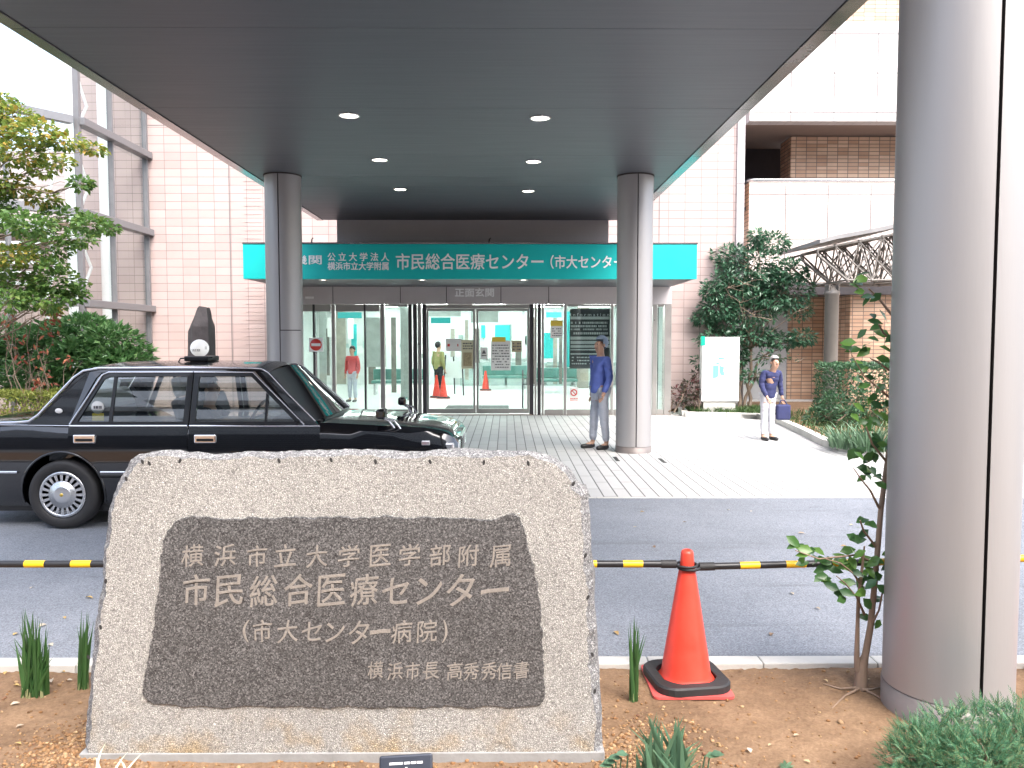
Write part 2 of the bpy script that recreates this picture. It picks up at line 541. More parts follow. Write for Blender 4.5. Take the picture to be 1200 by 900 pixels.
# loose clods and crumbs on the earth, and fallen leaves
M_clod = leaf_mat('earth_crumbs', [(0.13, 0.07, 0.035), (0.30, 0.18, 0.09), (0.22, 0.11, 0.05), (0.42, 0.29, 0.16), (0.16, 0.08, 0.05)], 0.95, 0.0, 0.2)
rnd = random.Random(3)
mb = MB()
def clod(mb, x, y, r):
    bm = bmesh.new()
    bmesh.ops.create_icosphere(bm, subdivisions=1, radius=r)
    for v in bm.verts: v.co *= rnd.uniform(0.65, 1.2)
    mb.bm(bm, Matrix.Translation((x, y, soil_z(x, y) + r * 0.25)) @ Matrix.Diagonal((1, rnd.uniform(.7, 1.1), 0.7, 1)), True)
for i in range(4200):
    q = rnd.random()
    if q < .35: x, y = rnd.gauss(-1.8, .14), rnd.gauss(3.3, .13)
    elif q < .62: x, y = rnd.gauss(0.58, .16), rnd.gauss(3.3, .15)
    elif q < .75: x, y = rnd.uniform(-1.7, .4), rnd.gauss(3.12, .07)
    else: x, y = rnd.uniform(-2.6, 2.2), rnd.uniform(2.9, 4.2)
    if y > KY0 - 0.02 or y < 2.8: continue
    clod(mb, x, y, rnd.choice((.003, .004, .005, .006, .007, .008, .011)))
for (px, py, r) in ((985, 845, .017), (70, 800, .014), (735, 835, .012), (757, 822, .010), (880, 690, 0)):
    if r:
        p = on_z(px, py, .06); clod(mb, p.x, p.y, r)
tag(mb.build('soil_crumbs', M_clod), kind='stuff')

def leaf_verts(c, d, n, L, W, fold=0.25, six=False):
    """one leaf: base c, direction d, face normal n"""
    d = d.normalized()
    s = d.cross(n)
    if s.length < 1e-6: s = d.orthogonal()
    s.normalize()
    n = s.cross(d)
    if six:
        m1, m2 = c + d * L * .35, c + d * L * .7 - n * L * .04
        tip = c + d * L - n * L * .12
        return [c, m1 + s*W*.5 + n*W*fold, m2 + s*W*.36 + n*W*fold*.6, tip, m2 - s*W*.36 + n*W*fold*.6, m1 - s*W*.5 + n*W*fold, m1, m2], \
               [(0, 6, 1), (6, 7, 2, 1), (7, 3, 2), (0, 5, 6), (6, 5, 4, 7), (7, 4, 3)]
    m = c + d * L * .45
    return [c, m + s*W*.5 + n*W*fold, c + d*L, m - s*W*.5 + n*W*fold], [(0, 2, 1), (0, 3, 2)]
mb = MB()
for (px, py, L, z) in ((82, 688 + 0, .0, 0),):
    pass
for (px, py, L) in ((18, 850, .035), (78, 690+105, .03), (12, 825, .04), (60, 793, .05), (15, 800, .04), (868, 800-16, .035), (880, 880, .04), (950, 890, .03), (72, 780, .03), (25, 872, .035), (5, 787, .04), (930, 860, .03), (775, 892, .03), (905, 868, .03), (690, 785, 0.0), (965, 795, .035), (1015, 795, .03), (845, 872, .03)):
    if not L: continue
    p = on_z(px, py, .066)
    a = rnd.uniform(0, 6.28)
    vs, fs = leaf_verts(Vector((p.x, p.y, soil_z(p.x, p.y) + .008)), Vector((math.cos(a), math.sin(a), .15)), Vector((rnd.uniform(-.3, .3), rnd.uniform(-.3, .3), 1)), L, L * .55, six=True)
    mb.add(vs, fs, True)
for (px, py) in ((75, 723), (15, 745), (62, 757), (930, 697), (955, 712), (880, 600), (45, 735), (600+150, 600), (800, 612), (985, 640), (742, 618), (765, 640), (855, 598), (935, 625), (35, 690), (100, 700), (905, 742), (1000, 615), (720, 740)):
    p = on_z(px, py, .004)
    a = rnd.uniform(0, 6.28); L = rnd.uniform(.035, .07)
    vs, fs = leaf_verts(Vector((p.x, p.y, .006)), Vector((math.cos(a), math.sin(a), .1)), Vector((rnd.uniform(-.2, .2), rnd.uniform(-.2, .2), 1)), L, L * .5, six=True)
    mb.add(vs, fs, True)
M_dead = leaf_mat('dead_leaves', [(0.30, 0.19, 0.08), (0.50, 0.34, 0.12), (0.42, 0.38, 0.30), (0.20, 0.11, 0.06), (0.55, 0.50, 0.40)], 0.7, 0.1)
tag(mb.build('fallen_leaves', M_dead), kind='stuff')

# ------------------------------------------------------------------ entrance canopy
CZ = 4.27
CX0, CX1, CY0, CY1 = -3.86, 2.51, 3.25, on_z(594, 258, CZ).y
def soffit_mat():
    m, n, l, b = nt('linear_metal_soffit')
    b.inputs['Base Color'].default_value = (0.100, 0.108, 0.126, 1)
    b.inputs['Metallic'].default_value = 0.35
    b.inputs['Roughness'].default_value = 0.36
    tc = n.new('ShaderNodeTexCoord')
    wv = n.new('ShaderNodeTexWave'); wv.bands_direction = 'Y'; wv.inputs['Scale'].default_value = 2.6; wv.wave_profile = 'SAW'
    l.new(tc.outputs['Object'], wv.inputs['Vector'])
    no = n.new('ShaderNodeTexNoise'); no.inputs['Scale'].default_value = 6
    mp = n.new('ShaderNodeMapping'); mp.inputs['Scale'].default_value = (0.15, 4, 1)
    l.new(tc.outputs['Object'], mp.inputs['Vector']); l.new(mp.outputs[0], no.inputs['Vector'])
    r = n.new('ShaderNodeMapRange'); r.inputs['To Min'].default_value = 0.38; r.inputs['To Max'].default_value = 0.54
    l.new(no.outputs['Fac'], r.inputs['Value']); l.new(r.outputs[0], b.inputs['Roughness'])
    bp = n.new('ShaderNodeBump'); bp.inputs['Strength'].default_value = 0.25; bp.inputs['Distance'].default_value = 0.01
    l.new(wv.outputs['Fac'], bp.inputs['Height']); l.new(bp.outputs[0], b.inputs['Normal'])
    return m
M_soffit = soffit_mat()
M_trim = mat('grey_satin_trim', (0.36, 0.35, 0.36), 0.22, 0.8, var=0.05, vscale=1.2)
can = thing('entrance_canopy', 'flat dark grey metal canopy roofing over the drive in front of the hospital entrance', 'canopy', ((CX0 + CX1) / 2, (CY0 + CY1) / 2, CZ))
JY = on_z(594, 207, CZ).y
mb = MB()
sj = sorted([CY0] + [6.69 + 2.265 * k for k in range(-1, 5)] + [JY, CY1])
for a, b_ in zip(sj, sj[1:]): mb.box((CX0, a + .003, CZ), (CX1, b_ - .003, CZ + .05))
mb.build('soffit', M_soffit, can)
mb = MB(); mb.box((CX0 + .02, CY0 + .02, CZ + .06), (CX1 - .02, CY1 - .02, CZ + .42)); mb.box((CX0 + .05, CY0 + .05, CZ + .052), (CX1 - .05, CY1 - .05, CZ + .058))
mb.build('roof_slab', M_panel_dk, can)
ys = [CY0] + [6.69 + 2.265 * k for k in range(-1, 5)] + [CY1]
for a, b_ in zip(ys, ys[1:]):
    for xa, xb in ((CX0 - .135, CX0 - .008), (CX1 + .008, CX1 + .15)):
        mb = MB(); mb.box((xa, a + .004, CZ - .012), (xb, b_ - .004, CZ + .34)); mb.build('edge_trim', M_trim, can)
mb = MB(); mb.box((CX0 - .135, CY0 - .14, CZ - .012), (CX1 + .15, CY0 - .008, CZ + .34)); mb.build('edge_trim', M_trim, can)
BX0, BX1 = at(395, 285, CY1).x, at(713, 285, CY1).x
BZ = at(594, 287, CY1).z
mb = MB()
nz = 7
for k in range(nz):
    z0 = BZ + (CZ - BZ) * k / nz; z1 = BZ + (CZ - BZ) * (k + 1) / nz
    mb.box((BX0, CY1, z0), (BX1, CY1 + .9, z1 - .006 if k < nz - 1 else z1))
mb.box((BX0 + .01, CY1 + .012, BZ + .01), (BX1 - .01, CY1 + .89, CZ + .3))
mb.build('end_beam', M_panel, can)

DL = 'round lit downlight recessed in the dark canopy ceiling, '
def downlight(px, py, z, label, rad, group):
    p = on_z(px, py, z)
    t = thing('downlight', label, 'downlight', p, group)
    mb = MB(); mb.lathe([(rad * 1.16, 0), (rad * 1.16, -.012), (rad, -.016), (rad * .97, -.004), (rad * .97, 0)], 28, Matrix.Translation(p), closed=True)
    mb.build('rim', M_steel, t)
    mb = MB(); mb.lathe([(0.0, -.010), (rad * .7, -.009), (rad * .96, -.003)], 28, Matrix.Translation(p))
    mb.build('lens', M_lamp, t)
for (px, py, w) in ((409, 135, 'left row, nearest the camera'), (633, 138, 'right row, nearest the camera'), (445, 187, 'middle one of the left row'), (625, 189, 'middle one of the right row'), (469, 221.5, 'left row, closest to the entrance'), (619, 223.5, 'right row, closest to the entrance')):
    downlight(px, py, CZ, DL + w, .105, 'downlights in the canopy ceiling')

# slotted drain covers set in the paving at the foot of the middle column
M_drain = mat('cast_drain', (0.05, 0.05, 0.05), .6, .3, var=.2)
for k, (px, py) in enumerate(((722, 538), (776, 540))):
    p = on_z(px, py, .006)
    dt = thing('drain_cover', 'small dark slotted drain cover in the paving ' + ('left' if k == 0 else 'right') + ' of the middle column foot', 'drain cover', p, 'drain covers by the middle column')
    mb = MB(); mb.box((p.x - .03, p.y - .22, .007), (p.x + .03, p.y + .22, .011)); mb.build('frame', M_steel, dt)
    for j in range(5):
        mb = MB(); mb.box((p.x - .022, p.y - .20 + .083 * j, .0112), (p.x + .022, p.y - .135 + .083 * j, .013)); mb.build('slot', M_drain, dt)

# columns ----------------------------------------------------------------
COLR = 0.275
def column(x, y, label, z0, band, hatch=False, grp='round metal canopy columns'):
    t = thing('column', label, 'column', (x, y, z0), grp)
    n = 96
    g = 0.016
    prof = []
    ga = g / COLR / 2
    for k in range(n + 1):
        a = -math.pi / 2 + ga + (2 * math.pi - 2 * ga) * k / n
        prof.append((x + COLR * math.cos(a), y + COLR * math.sin(a)))
    prof += [(x - g / 2, y - COLR + .03), (x + g / 2, y - COLR + .03)]
    mb = MB()
    zz = [z0 + band, CZ]
    m = len(prof)
    vs = [(px, py, z) for z in zz for px, py in prof]
    for i in range(m):
        j = (i + 1) % m
        mb.m = 1 if i in (n, n + 1, n + 2) else 0
        mb.add([vs[i], vs[j], vs[j + m], vs[i + m]], [(0, 1, 2, 3)], mb.m == 0)
    me = mb.mesh('shaft')
    bm = bmesh.new(); bm.from_mesh(me); bmesh.ops.remove_doubles(bm, verts=bm.verts, dist=1e-5)
    for e in bm.edges:
        if len(e.link_faces) == 2 and (e.link_faces[0].material_index or e.link_faces[1].material_index): e.smooth = False
    bm.to_mesh(me); bm.free()
    link_mesh('shaft', me, [M_alu, M_groove], t)
    mb = MB(); mb.lathe([(COLR + .004, z0 - .05), (COLR + .004, z0 + band - .006), (COLR - .006, z0 + band - .006), (COLR - .006, z0 + band + .002)], 64, Matrix.Translation((x, y, 0)))
    mb.build('base_ring', M_base, t)
    mb = MB(); mb.lathe([(COLR + .012, CZ - .02), (COLR + .012, CZ - .001)], 64, Matrix.Translation((x, y, 0)))
    mb.build('top_collar', M_groove, t)
    if hatch:
        mb = MB()
        a0, a1 = -math.pi / 2 + .02, -math.pi / 2 + 1.25
        za, zb = 1.15, 1.9
        for k in range(14):
            b0 = a0 + (a1 - a0) * k / 14; b1 = a0 + (a1 - a0) * (k + 1) / 14
            rr = COLR + .003
            P = lambda a, z: (x + rr * math.cos(a), y + rr * math.sin(a), z)
            mb.add([P(b0, za), P(b1, za), P(b1, zb), P(b0, zb)], [(0, 1, 2, 3)], True)
        for z in (za, zb):
            mb.m = 1
            for k in range(14):
                b0 = a0 + (a1 - a0) * k / 14; b1 = a0 + (a1 - a0) * (k + 1) / 14
                rr = COLR + .004
                P = lambda a, z: (x + rr * math.cos(a), y + rr * math.sin(a), z)
                mb.add([P(b0, z - .007), P(b1, z - .007), P(b1, z + .007), P(b0, z + .007)], [(0, 1, 2, 3)], True)
        mb.build('access_hatch', [M_alu, M_groove], t)
    return t
M_base = mat('dull_column_base', (0.20, 0.175, 0.165), 0.5, 0.25, var=0.12, vscale=5)
column(2.052, 3.69, 'large round brushed metal column in the earth bed behind the green juniper', 0.03, .135)
column(1.98, 12.62, 'round metal column beside the person in blue, clear of the taxi', 0.006, .10)
column(-3.44, 12.62, 'round metal column with an access hatch standing behind the black taxi', 0.006, .10, True)

# ------------------------------------------------------------------ teal entrance sign
SD = 16.1
SX0, SX1 = at(284.5, 300, SD).x, at(817, 300, SD).x
SZ0, SZ1 = at(594, 327, SD).z, at(594, 286, SD).z
WD = 18.68
sg = thing('entrance_sign', 'long teal fascia sign with white lettering above the glass entrance', 'sign', ((SX0 + SX1) / 2, SD, SZ0))
mb = MB(); mb.bbox((SX0, SD, SZ0), (SX1, SD + .10, SZ1), .006); mb.build('face_board', M_teal, sg)
mb = MB(); mb.box((SX0 - .01, SD - .012, SZ1 + .001), (SX1 + .01, WD + .8, SZ1 + .03)); mb.build('top_cap', M_trim, sg)
mb = MB()
cx = [SX0] + [at(p, 330, WD).x for p in (470, 700)] + [SX1]
for a, b_ in zip(cx, cx[1:]):
    mb.box((a + .004, SD + .102, SZ0 + .012), (b_ - .004, WD - .002, SZ0 + .05))
mb.build('soffit', M_soffit, sg)
mb = MB(); mb.box((SX0 + .01, SD + .103, SZ0 + .055), (SX1 - .01, WD - .003, SZ1 - .003)); mb.build('box_frame', M_panel, sg)
def sign_text(s, x0, y0, x1, y1, bold):
    a = at(x0, y1, SD); b_ = at(x1, y0, SD)
    text_mesh('lettering', s, M_letter, sg, a.x, b_.x, a.z, b_.z, SD - .001, .012, bold)
sign_text('機関', 343, 299, 377, 310, .03)
sign_text('公 立 大 学 法 人', 384, 296, 456, 306, .03)
sign_text('横浜市立大学附属', 384, 307, 455.5, 316.5, .035)
sign_text('市民総合医療センター', 464, 297, 637, 316, .026)
sign_text('（市大センター病院）', 645, 299, 764, 315, .03)
for px in (379, 494.6, 613.7, 735):
    lab = {379: 'just right of the hatch column', 494.6: 'left of the plaque over the doors', 613.7: 'right of the plaque over the doors', 735: 'behind the middle column'}[px]
    downlight(px, 327.6, SZ0 + .012, 'small lit downlight under the teal sign, ' + lab, .085, 'downlights under the teal sign')
for px in (365, 573):
    p = at(px, 284, SD + .05)
    mb = MB(); mb.tube([(p.x, p.y, SZ1 + .03), (p.x + .01, p.y, SZ1 + .10)], .014, 8); mb.tube([(p.x + .01, p.y, SZ1 + .10), (p.x + .035, p.y, SZ1 + .125)], .012, 8)
    mb.build('eye_bolt', M_groove, sg)
# ------------------------------------------------------------------ hospital building: pink tiled walls and the glass entrance
M_pink = tile_mat('pink_wall_tiles', (0.435, 0.34, 0.32), (0.49, 0.392, 0.372), (0.23, 0.18, 0.175), 0.386, 0.193, 0.006, 0.0, 0.4, 'XZ', var=0.05)
M_pinky = tile_mat('pink_side_tiles', (0.435, 0.34, 0.32), (0.49, 0.392, 0.372), (0.23, 0.18, 0.175), 0.386, 0.193, 0.006, 0.0, 0.4, 'YZ', var=0.05)
M_brick = tile_mat('terracotta_brick_tiles', (0.50, 0.30, 0.195), (0.68, 0.48, 0.34), (0.17, 0.13, 0.11), 0.30, 0.105, 0.010, 0.0, 0.5, 'XZ', var=0.12)
M_bricky = tile_mat('terracotta_return_tiles', (0.50, 0.30, 0.195), (0.68, 0.48, 0.34), (0.17, 0.13, 0.11), 0.30, 0.105, 0.010, 0.0, 0.5, 'YZ', var=0.12)
M_pale = tile_mat('pale_parapet_tiles', (0.60, 0.53, 0.49), (0.66, 0.59, 0.55), (0.45, 0.38, 0.35), 0.30, 0.105, 0.005, 0.0, 0.45, 'XZ', var=0.05)
M_palew = tile_mat('white_square_tiles', (0.64, 0.60, 0.58), (0.68, 0.64, 0.62), (0.50, 0.46, 0.44), 0.23, 0.23, 0.005, 0.0, 0.45, 'XZ', var=0.04)
M_seam = mat('grey_sealant', (0.17, 0.15, 0.15), 0.7, var=0.1)
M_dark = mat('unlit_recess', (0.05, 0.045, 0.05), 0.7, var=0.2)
WY = 19.5
EX0, EX1 = at(326, 400, WD).x, at(787, 400, WD).x
WX0, WX1 = at(174, 300, WY).x, at(864, 300, WY).x
hb = thing('hospital_building', 'pink tiled hospital front with glass entrance doors behind the drive', 'building', (0, WY, 0))
mb = MB()
mb.box((WX0 - 6.5, WY, -.05), (-10.15, WY + .3, 6.2)); mb.box((-10.15, WY, -.05), (EX0, WY + .3, 12)); mb.box((EX0, WY, 3.06), (EX1, WY + .3, 12)); mb.box((EX1, WY, -.05), (WX1, WY + .3, 12))
mb.build('wall', M_pink, hb)
mb = MB(); mb.box((WX1 - .004, WY + .01, -.05), (WX1 + .01, WY + 5, 12)); mb.build('wall', M_pinky, hb)
mb = MB()
for px in (270, 401, 772):
    x = at(px, 300, WY).x
    mb.box((x - .010, WY - .003, 0 if px != 401 else 3.1), (x + .010, WY + .01, 12))
for py, xa, xb in ((147, WX0, at(395, 0, WY).x),):
    z = at(300, py, WY).z; mb.box((xa, WY - .004, z - .008), (xb, WY + .01, z + .008))
mb.build('joint', M_seam, hb)
# embossed wave tiles on the left wall
mb = MB()
x0 = at(281, 0, WY).x; x1 = at(302, 0, WY).x
for k in range(40):
    z = 0.10 + .193 * k
    for j in range(4):
        xa = x0 + (x1 - x0) * j / 4
        mb.tube([(xa + .01, WY - .002, z), (xa + .05, WY - .006, z - .012), (xa + .10, WY - .002, z + .004)], .006, 5)
mb.build('embossed_tile_band', M_pink, hb)
# corner pilaster where the two buildings meet
a, b_ = at(862.5, 300, WY - .05), at(871, 300, WY - .05)
mb = MB(); mb.box((a.x, WY - .06, 0), (b_.x, WY - .005, at(866, 216, WY).z - .01)); mb.box((a.x, WY - .06, at(866, 216, WY).z + .01), (b_.x, WY - .005, 12)); mb.build('corner_trim', M_panel, hb)

# lobby shell
M_lfloor = mat('lobby_floor', (0.62, 0.62, 0.60), 0.35)
M_lwall = mat('lobby_wall', (0.66, 0.68, 0.67), 0.6, var=0.03)
M_lteal = mat('teal_lobby_panel', (0.03, 0.42, 0.42), 0.45, var=0.05)
LB = 31.0
mb = MB(); mb.box((EX0 - 2, WD + .05, -.02), (EX1 + 2, LB, .014)); mb.build('lobby_floor', M_lfloor, hb)
mb = MB(); mb.box((EX0 - 2, WY + .31, 2.96), (EX1 + 2, LB, 3.05)); mb.box((EX0, WD + .06, 2.96), (EX1, WY + .305, 3.05)); mb.build('lobby_ceiling', M_lwall, hb)
mb = MB(); mb.box((EX0 - 2, LB, 0), (EX1 + 2, LB + .1, 3)); mb.box((EX0 - 2.1, WY + .31, 0), (EX0 - 2, LB, 3)); mb.box((EX1 + 2, WY + .31, 0), (EX1 + 2.1, LB, 3)); mb.build('lobby_wall', M_lwall, hb)
def wallpx(mb, x0, y0, x1, y1, d, t=.03):
    a, b_ = at(x0, y1, d), at(x1, y0, d)
    mb.box((a.x, d - t, max(a.z, .02)), (b_.x, d, b_.z))
mb = MB(); wallpx(mb, 564, 381, 569, 396, LB - .04); wallpx(mb, 580, 381, 598, 399, LB - .04); wallpx(mb, 636, 390, 650, 420, 29.0); wallpx(mb, 412, 380, 418, 420, 26.0)
wallpx(mb, 660, 365, 668, 430, 28.0)
mb.build('teal_panel', M_lteal, hb)
M_part = mat('grey_partition', (0.30, 0.33, 0.31), 0.5, var=0.15)
for q in ((552, 362, 584, 378, 27.0), (500, 362, 540, 371, 24.0), (430, 372, 452, 430, 25.0), (470, 360, 480, 470, 23.0), (375, 360, 382, 460, 24.0)):
    mb = MB(); wallpx(mb, *q); mb.build('partition', M_part, hb)
mb = MB()
for x0, x1 in ((540, 560), (562, 571), (573, 592), (594, 612), (640, 668), (672, 715)): 
    wallpx(mb, x0, 428, x1, 453, LB - .2, .5)
wallpx(mb, 538, 424, 720, 428, LB - .18, .6)
mb.build('counter', mat('pale_green_counter', (0.42, 0.50, 0.48), 0.45, var=0.08), hb)
mb = MB(); wallpx(mb, 528, 385, 533, 420, 28); wallpx(mb, 545, 375, 549, 445, 28); wallpx(mb, 395, 365, 405, 450, 27); wallpx(mb, 648, 365, 653, 450, 27); wallpx(mb, 676, 360, 690, 455, 27)
mb.build('lobby_pillar', mat('dim_pillar', (0.36, 0.33, 0.28), 0.5, var=0.2), hb)
mb = MB(); wallpx(mb, 384, 372, 391, 395, 26); wallpx(mb, 408, 372, 414, 397, 25.9); wallpx(mb, 586, 362, 612, 380, LB - .03); wallpx(mb, 600, 380, 617, 420, LB - .03); wallpx(mb, 568, 381, 580, 420, LB - .03)
mb.build('wall_notice', M_paper, hb)
M_lobbylamp = mat('lobby_ceiling_lamp', (0.9, 0.9, 0.88), 0.5, emit=(0.93, 1.0, 0.97), estr=9.5, var=0.01)
for yy in (20.6, 23.0, 25.4, 27.8, 30.0):
    for xx in (-4.6, -2.6, -0.6, 1.4, 3.2):
        mb = MB(); mb.box((xx - .55, yy - .16, 2.935), (xx + .55, yy + .16, 2.957)); mb.build('ceiling_lamp', M_lobbylamp, hb)

# lobby clutter: hanging signs, benches, stands
mb = MB()
for x0, y0, x1, y1, d in ((505, 372, 528, 379, 22.5), (640, 366, 658, 372, 23.5), (396, 366, 424, 373, 22.0)): wallpx(mb, x0, y0, x1, y1, d)
mb.build('hanging_sign', M_lteal, hb)
mb = MB()
for x0, y0, x1, y1, d in ((556, 385, 562, 425, 30), (620, 372, 628, 450, 26), (604, 400, 611, 428, 29.5), (542, 400, 552, 428, 29.6), (655, 380, 659, 450, 25), (432, 380, 440, 450, 29), (459, 372, 464, 460, 24.5), (381, 385, 386, 440, 28), (700, 375, 712, 440, 28)): wallpx(mb, x0, y0, x1, y1, d)
mb.build('dim_partition', mat('brown_grey_partition', (0.16, 0.15, 0.13), .5, var=.3), hb)
mb = MB()
for k in range(16):
    x0 = 396 + 20 * k + rnd.uniform(-5, 5); y0 = rnd.uniform(384, 412); w = rnd.uniform(3, 9)
    wallpx(mb, x0, y0, x0 + w, y0 + w * rnd.uniform(.7, 1.5), LB - .012 - .001 * k, .01)
mb.build('wall_notice', M_paper, hb)
mb = MB()
for k in range(14):
    x0 = 400 + 22 * k + rnd.uniform(-6, 6); y0 = rnd.uniform(386, 420); w = rnd.uniform(3, 7)
    wallpx(mb, x0, y0, x0 + w, y0 + w * rnd.uniform(.7, 1.5), LB - .04 - .001 * k, .01)
mb.build('wall_notice', mat('coloured_notices', (0.35, 0.45, 0.42), .6, var=.6, vscale=1.2), hb)
M_bench = mat('green_bench_vinyl', (0.10, 0.24, 0.21), .45, var=.1)
bench0 = None
for k, (px, d, lab) in enumerate(((466, 25.5, 'green waiting bench in the lobby, seen left of the sliding doors'), (648, 26.5, 'green waiting bench in the lobby, seen through the pane right of the doors'), (592, 28.6, 'green waiting bench at the back of the lobby by the counter'))):
    x = at(px, 440, d).x
    if bench0 is None:
        bn = thing('waiting_bench', lab, 'bench', (0, 0, .0), 'benches in the lobby')
        mb = MB(); mb.bbox((-.8, -.22, .36), (.8, .22, .45), .02); mb.build('seat', M_bench, bn)
        mb = MB(); mb.bbox((-.8, .20, .46), (.8, .27, .80), .02); mb.build('backrest', M_bench, bn)
        for sx in (-.7, .7):
            mb = MB(); mb.bbox((sx - .03, -.2, 0), (sx + .03, .24, .355), .006); mb.build('leg', M_steel, bn)
        bench0 = bn
    else:
        bn = copy_tree(bench0); bn['label'] = lab
    bn.location = (x, d, .015)

# fascia over the doors
FZ0, FZ1 = at(594, 356.5, WD).z, SZ0 + .05
jx = [EX0] + [at(p, 345, WD).x for p in (390, 469, 523, 587, 643)] + [EX1]
for a, b_ in zip(jx, jx[1:]):
    mb = MB(); mb.bbox((a + .008, WD, FZ0), (b_ - .008, WD + .12, FZ1 - .002), .005); mb.build('fascia_panel', M_panel, hb)
mb = MB(); mb.box((EX0 + .02, WD + .02, FZ0 + .01), (EX1 - .02, WD + .10, FZ1 - .01)); mb.build('fascia_backing', M_groove, hb)
a, b_ = at(533, 348, WD), at(579, 337.5, WD)
text_mesh('lettering', '正面玄関', M_letter, hb, a.x, b_.x, a.z, b_.z, WD - .001, .008, .06)
a, b_ = at(358, 350, WD), at(367.5, 347.5, WD)
mb = MB(); mb.box((a.x, WD - .02, a.z), (b_.x, WD - .001, b_.z)); mb.build('sensor', M_white, hb)
# framing of the glass front
DZ = FZ0 - .004
def post(x0, x1, m, z0=.01, z1=None, y0=WD + .01, y1=WD + .12, name='post', par=None):
    a, b_ = at(x0, 400, WD).x, at(x1, 400, WD).x
    mb = MB(); mb.bbox((a, y0, z0), (b_, y1, DZ if z1 is None else z1), .004); return mb.build(name, m, par or hb)
M_frame = mat('satin_door_frame', (0.42, 0.40, 0.38), 0.35, 0.7, var=0.06)
post(326, 331, M_frame); post(388.5, 392.5, M_frame); post(445.5, 450.5, M_frame); post(366.5, 369, M_panel_dk); post(426.5, 428.5, M_panel_dk)
post(478.5, 482.5, M_panel_dk); post(484, 488.5, M_panel_dk); post(489.5, 493.5, M_frame); post(495, 499.5, M_panel_dk)
post(620.5, 625.5, M_panel_dk); post(626.5, 629, M_frame); post(630, 634, M_panel_dk); post(634.8, 637.5, M_frame)
post(660.8, 664.2, M_frame); post(716, 719, M_frame); post(765, 770, M_frame); post(779, 787, M_frame)
mb = MB()
for x0, x1 in ((331, 388), (393, 445), (451, 478), (638, 660.5), (664.5, 716), (719.5, 765), (770.5, 778.5)):
    a, b_ = at(x0, 400, WD).x + .004, at(x1, 400, WD).x - .004
    mb.box((a, WD + .03, .01), (b_, WD + .10, at(594, 480, WD).z))
    mb.box((a, WD + .03, DZ - (.05 if x0 > 400 else .16)), (b_, WD + .10, DZ))
mb.build('rail', M_frame, hb)
M_doorglass = glass_mat('entrance_glass', (0.85, 0.915, 0.90), 1.7)
for x0, x1 in ((331, 388), (393, 445), (451, 478), (638, 660.5), (664.5, 716), (719.5, 765), (770.5, 778.5)):
    a, b_ = at(x0, 400, WD).x + .006, at(x1, 400, WD).x - .006
    mb = MB(); mb.box((a, WD + .060, .1), (b_, WD + .066, DZ - .04)); mb.build('window', M_doorglass, hb)
# the two leaves of the automatic door
for x0, x1, yo in ((499.8, 556.8, 0), (558.2, 620.2, .012)):
    a, b_ = at(x0, 400, WD).x, at(x1, 400, WD).x
    mb = MB(); y0, y1 = WD + .03 + yo, WD + .075 + yo
    mb.box((a, y0, .05), (a + .045, y1, DZ - .10)); mb.box((b_ - .045, y0, .05), (b_, y1, DZ - .10))
    mb.box((a + .046, y0, .05), (b_ - .046, y1, .15)); mb.box((a + .046, y0, DZ - .15), (b_ - .046, y1, DZ - .10))
    dr = mb.build('door', M_frame, hb)
    mb = MB(); mb.box((a + .04, y0 + .02, .14), (b_ - .04, y0 + .026, DZ - .14)); mb.build('glass', M_doorglass, dr)
mb = MB(); mb.box((at(499.6, 400, WD).x, WD + .025, DZ - .095), (at(620.4, 400, WD).x, WD + .13, DZ - .002)); mb.build('door_header', M_frame, hb)
mb = MB(); mb.box((EX0, WD - .02, -.02), (EX1, WD + .14, .012)); mb.box((at(493, 0, WD).x, WD - .05, -.02), (at(624, 0, WD).x, WD - .022, .03)); mb.build('threshold', mat('bronze_threshold', (0.34, 0.26, 0.22), 0.4, 0.6, var=0.1), hb)
mb = MB(); mb.box((EX0, WD + .13, 0.0), (EX0 + .02, WY, 3.0)); mb.box((EX1 - .02, WD + .13, 0.0), (EX1, WY, 3.0)); mb.build('side_glass', M_doorglass, hb)
mb = MB(); p0, p1 = on_z(520, 481, .014), on_z(594, 475, .014); mb.box((p0.x, WD + .35, .0145), (p1.x + .05, WD + 2.6, .022)); mb.build('entrance_mat', M_rubber, hb)

def slab_thing(name, label, cat, x0, y0, x1, y1, d, m, t=.003, group=None):
    a, b_ = at(x0, y1, d), at(x1, y0, d)
    o = thing(name, label, cat, ((a.x + b_.x) / 2, d, a.z), group)
    mb = MB(); mb.box((a.x, d - t, a.z), (b_.x, d, b_.z)); mb.build('sheet', m, o)
    return o, a, b_
GD = WD + .026
def scribble(o, x0, y0, x1, y1, d, rows, m, fill=.6, seed=1, gap=None, name='print'):
    """rows of small unreadable marks"""
    r = random.Random(seed)
    a, b_ = at(x0, y1, d), at(x1, y0, d)
    mb = MB()
    rh = (b_.z - a.z) / rows
    for k in range(rows):
        x = a.x
        while x < b_.x - rh * .4:
            w = rh * r.uniform(.3, .9)
            if r.random() < .86:
                mb.box((x, d - .002, a.z + rh * k + rh * (1 - fill) / 2), (min(x + w, b_.x), d, a.z + rh * (k + 1) - rh * (1 - fill) / 2))
            x += w + rh * .22
    return mb.build(name, m, o)
GN = 'paper notices on the entrance glass'
M_yel = mat('yellow_paper', (0.75, 0.58, 0.08), 0.7, var=0.05)
M_cream = mat('cream_paper', (0.62, 0.60, 0.42), 0.7, var=0.05)
M_red = mat('red_plastic', (0.62, 0.045, 0.035), 0.4, var=0.06)
o, a, b_ = slab_thing('notice', 'large white notice with rows of text and a yellow heading on the sliding door', 'notice', 575.5, 399, 598.5, 434, GD, M_paper)
scribble(o, 577, 403, 597, 432, GD - .0035, 9, M_ink, .35, 2)
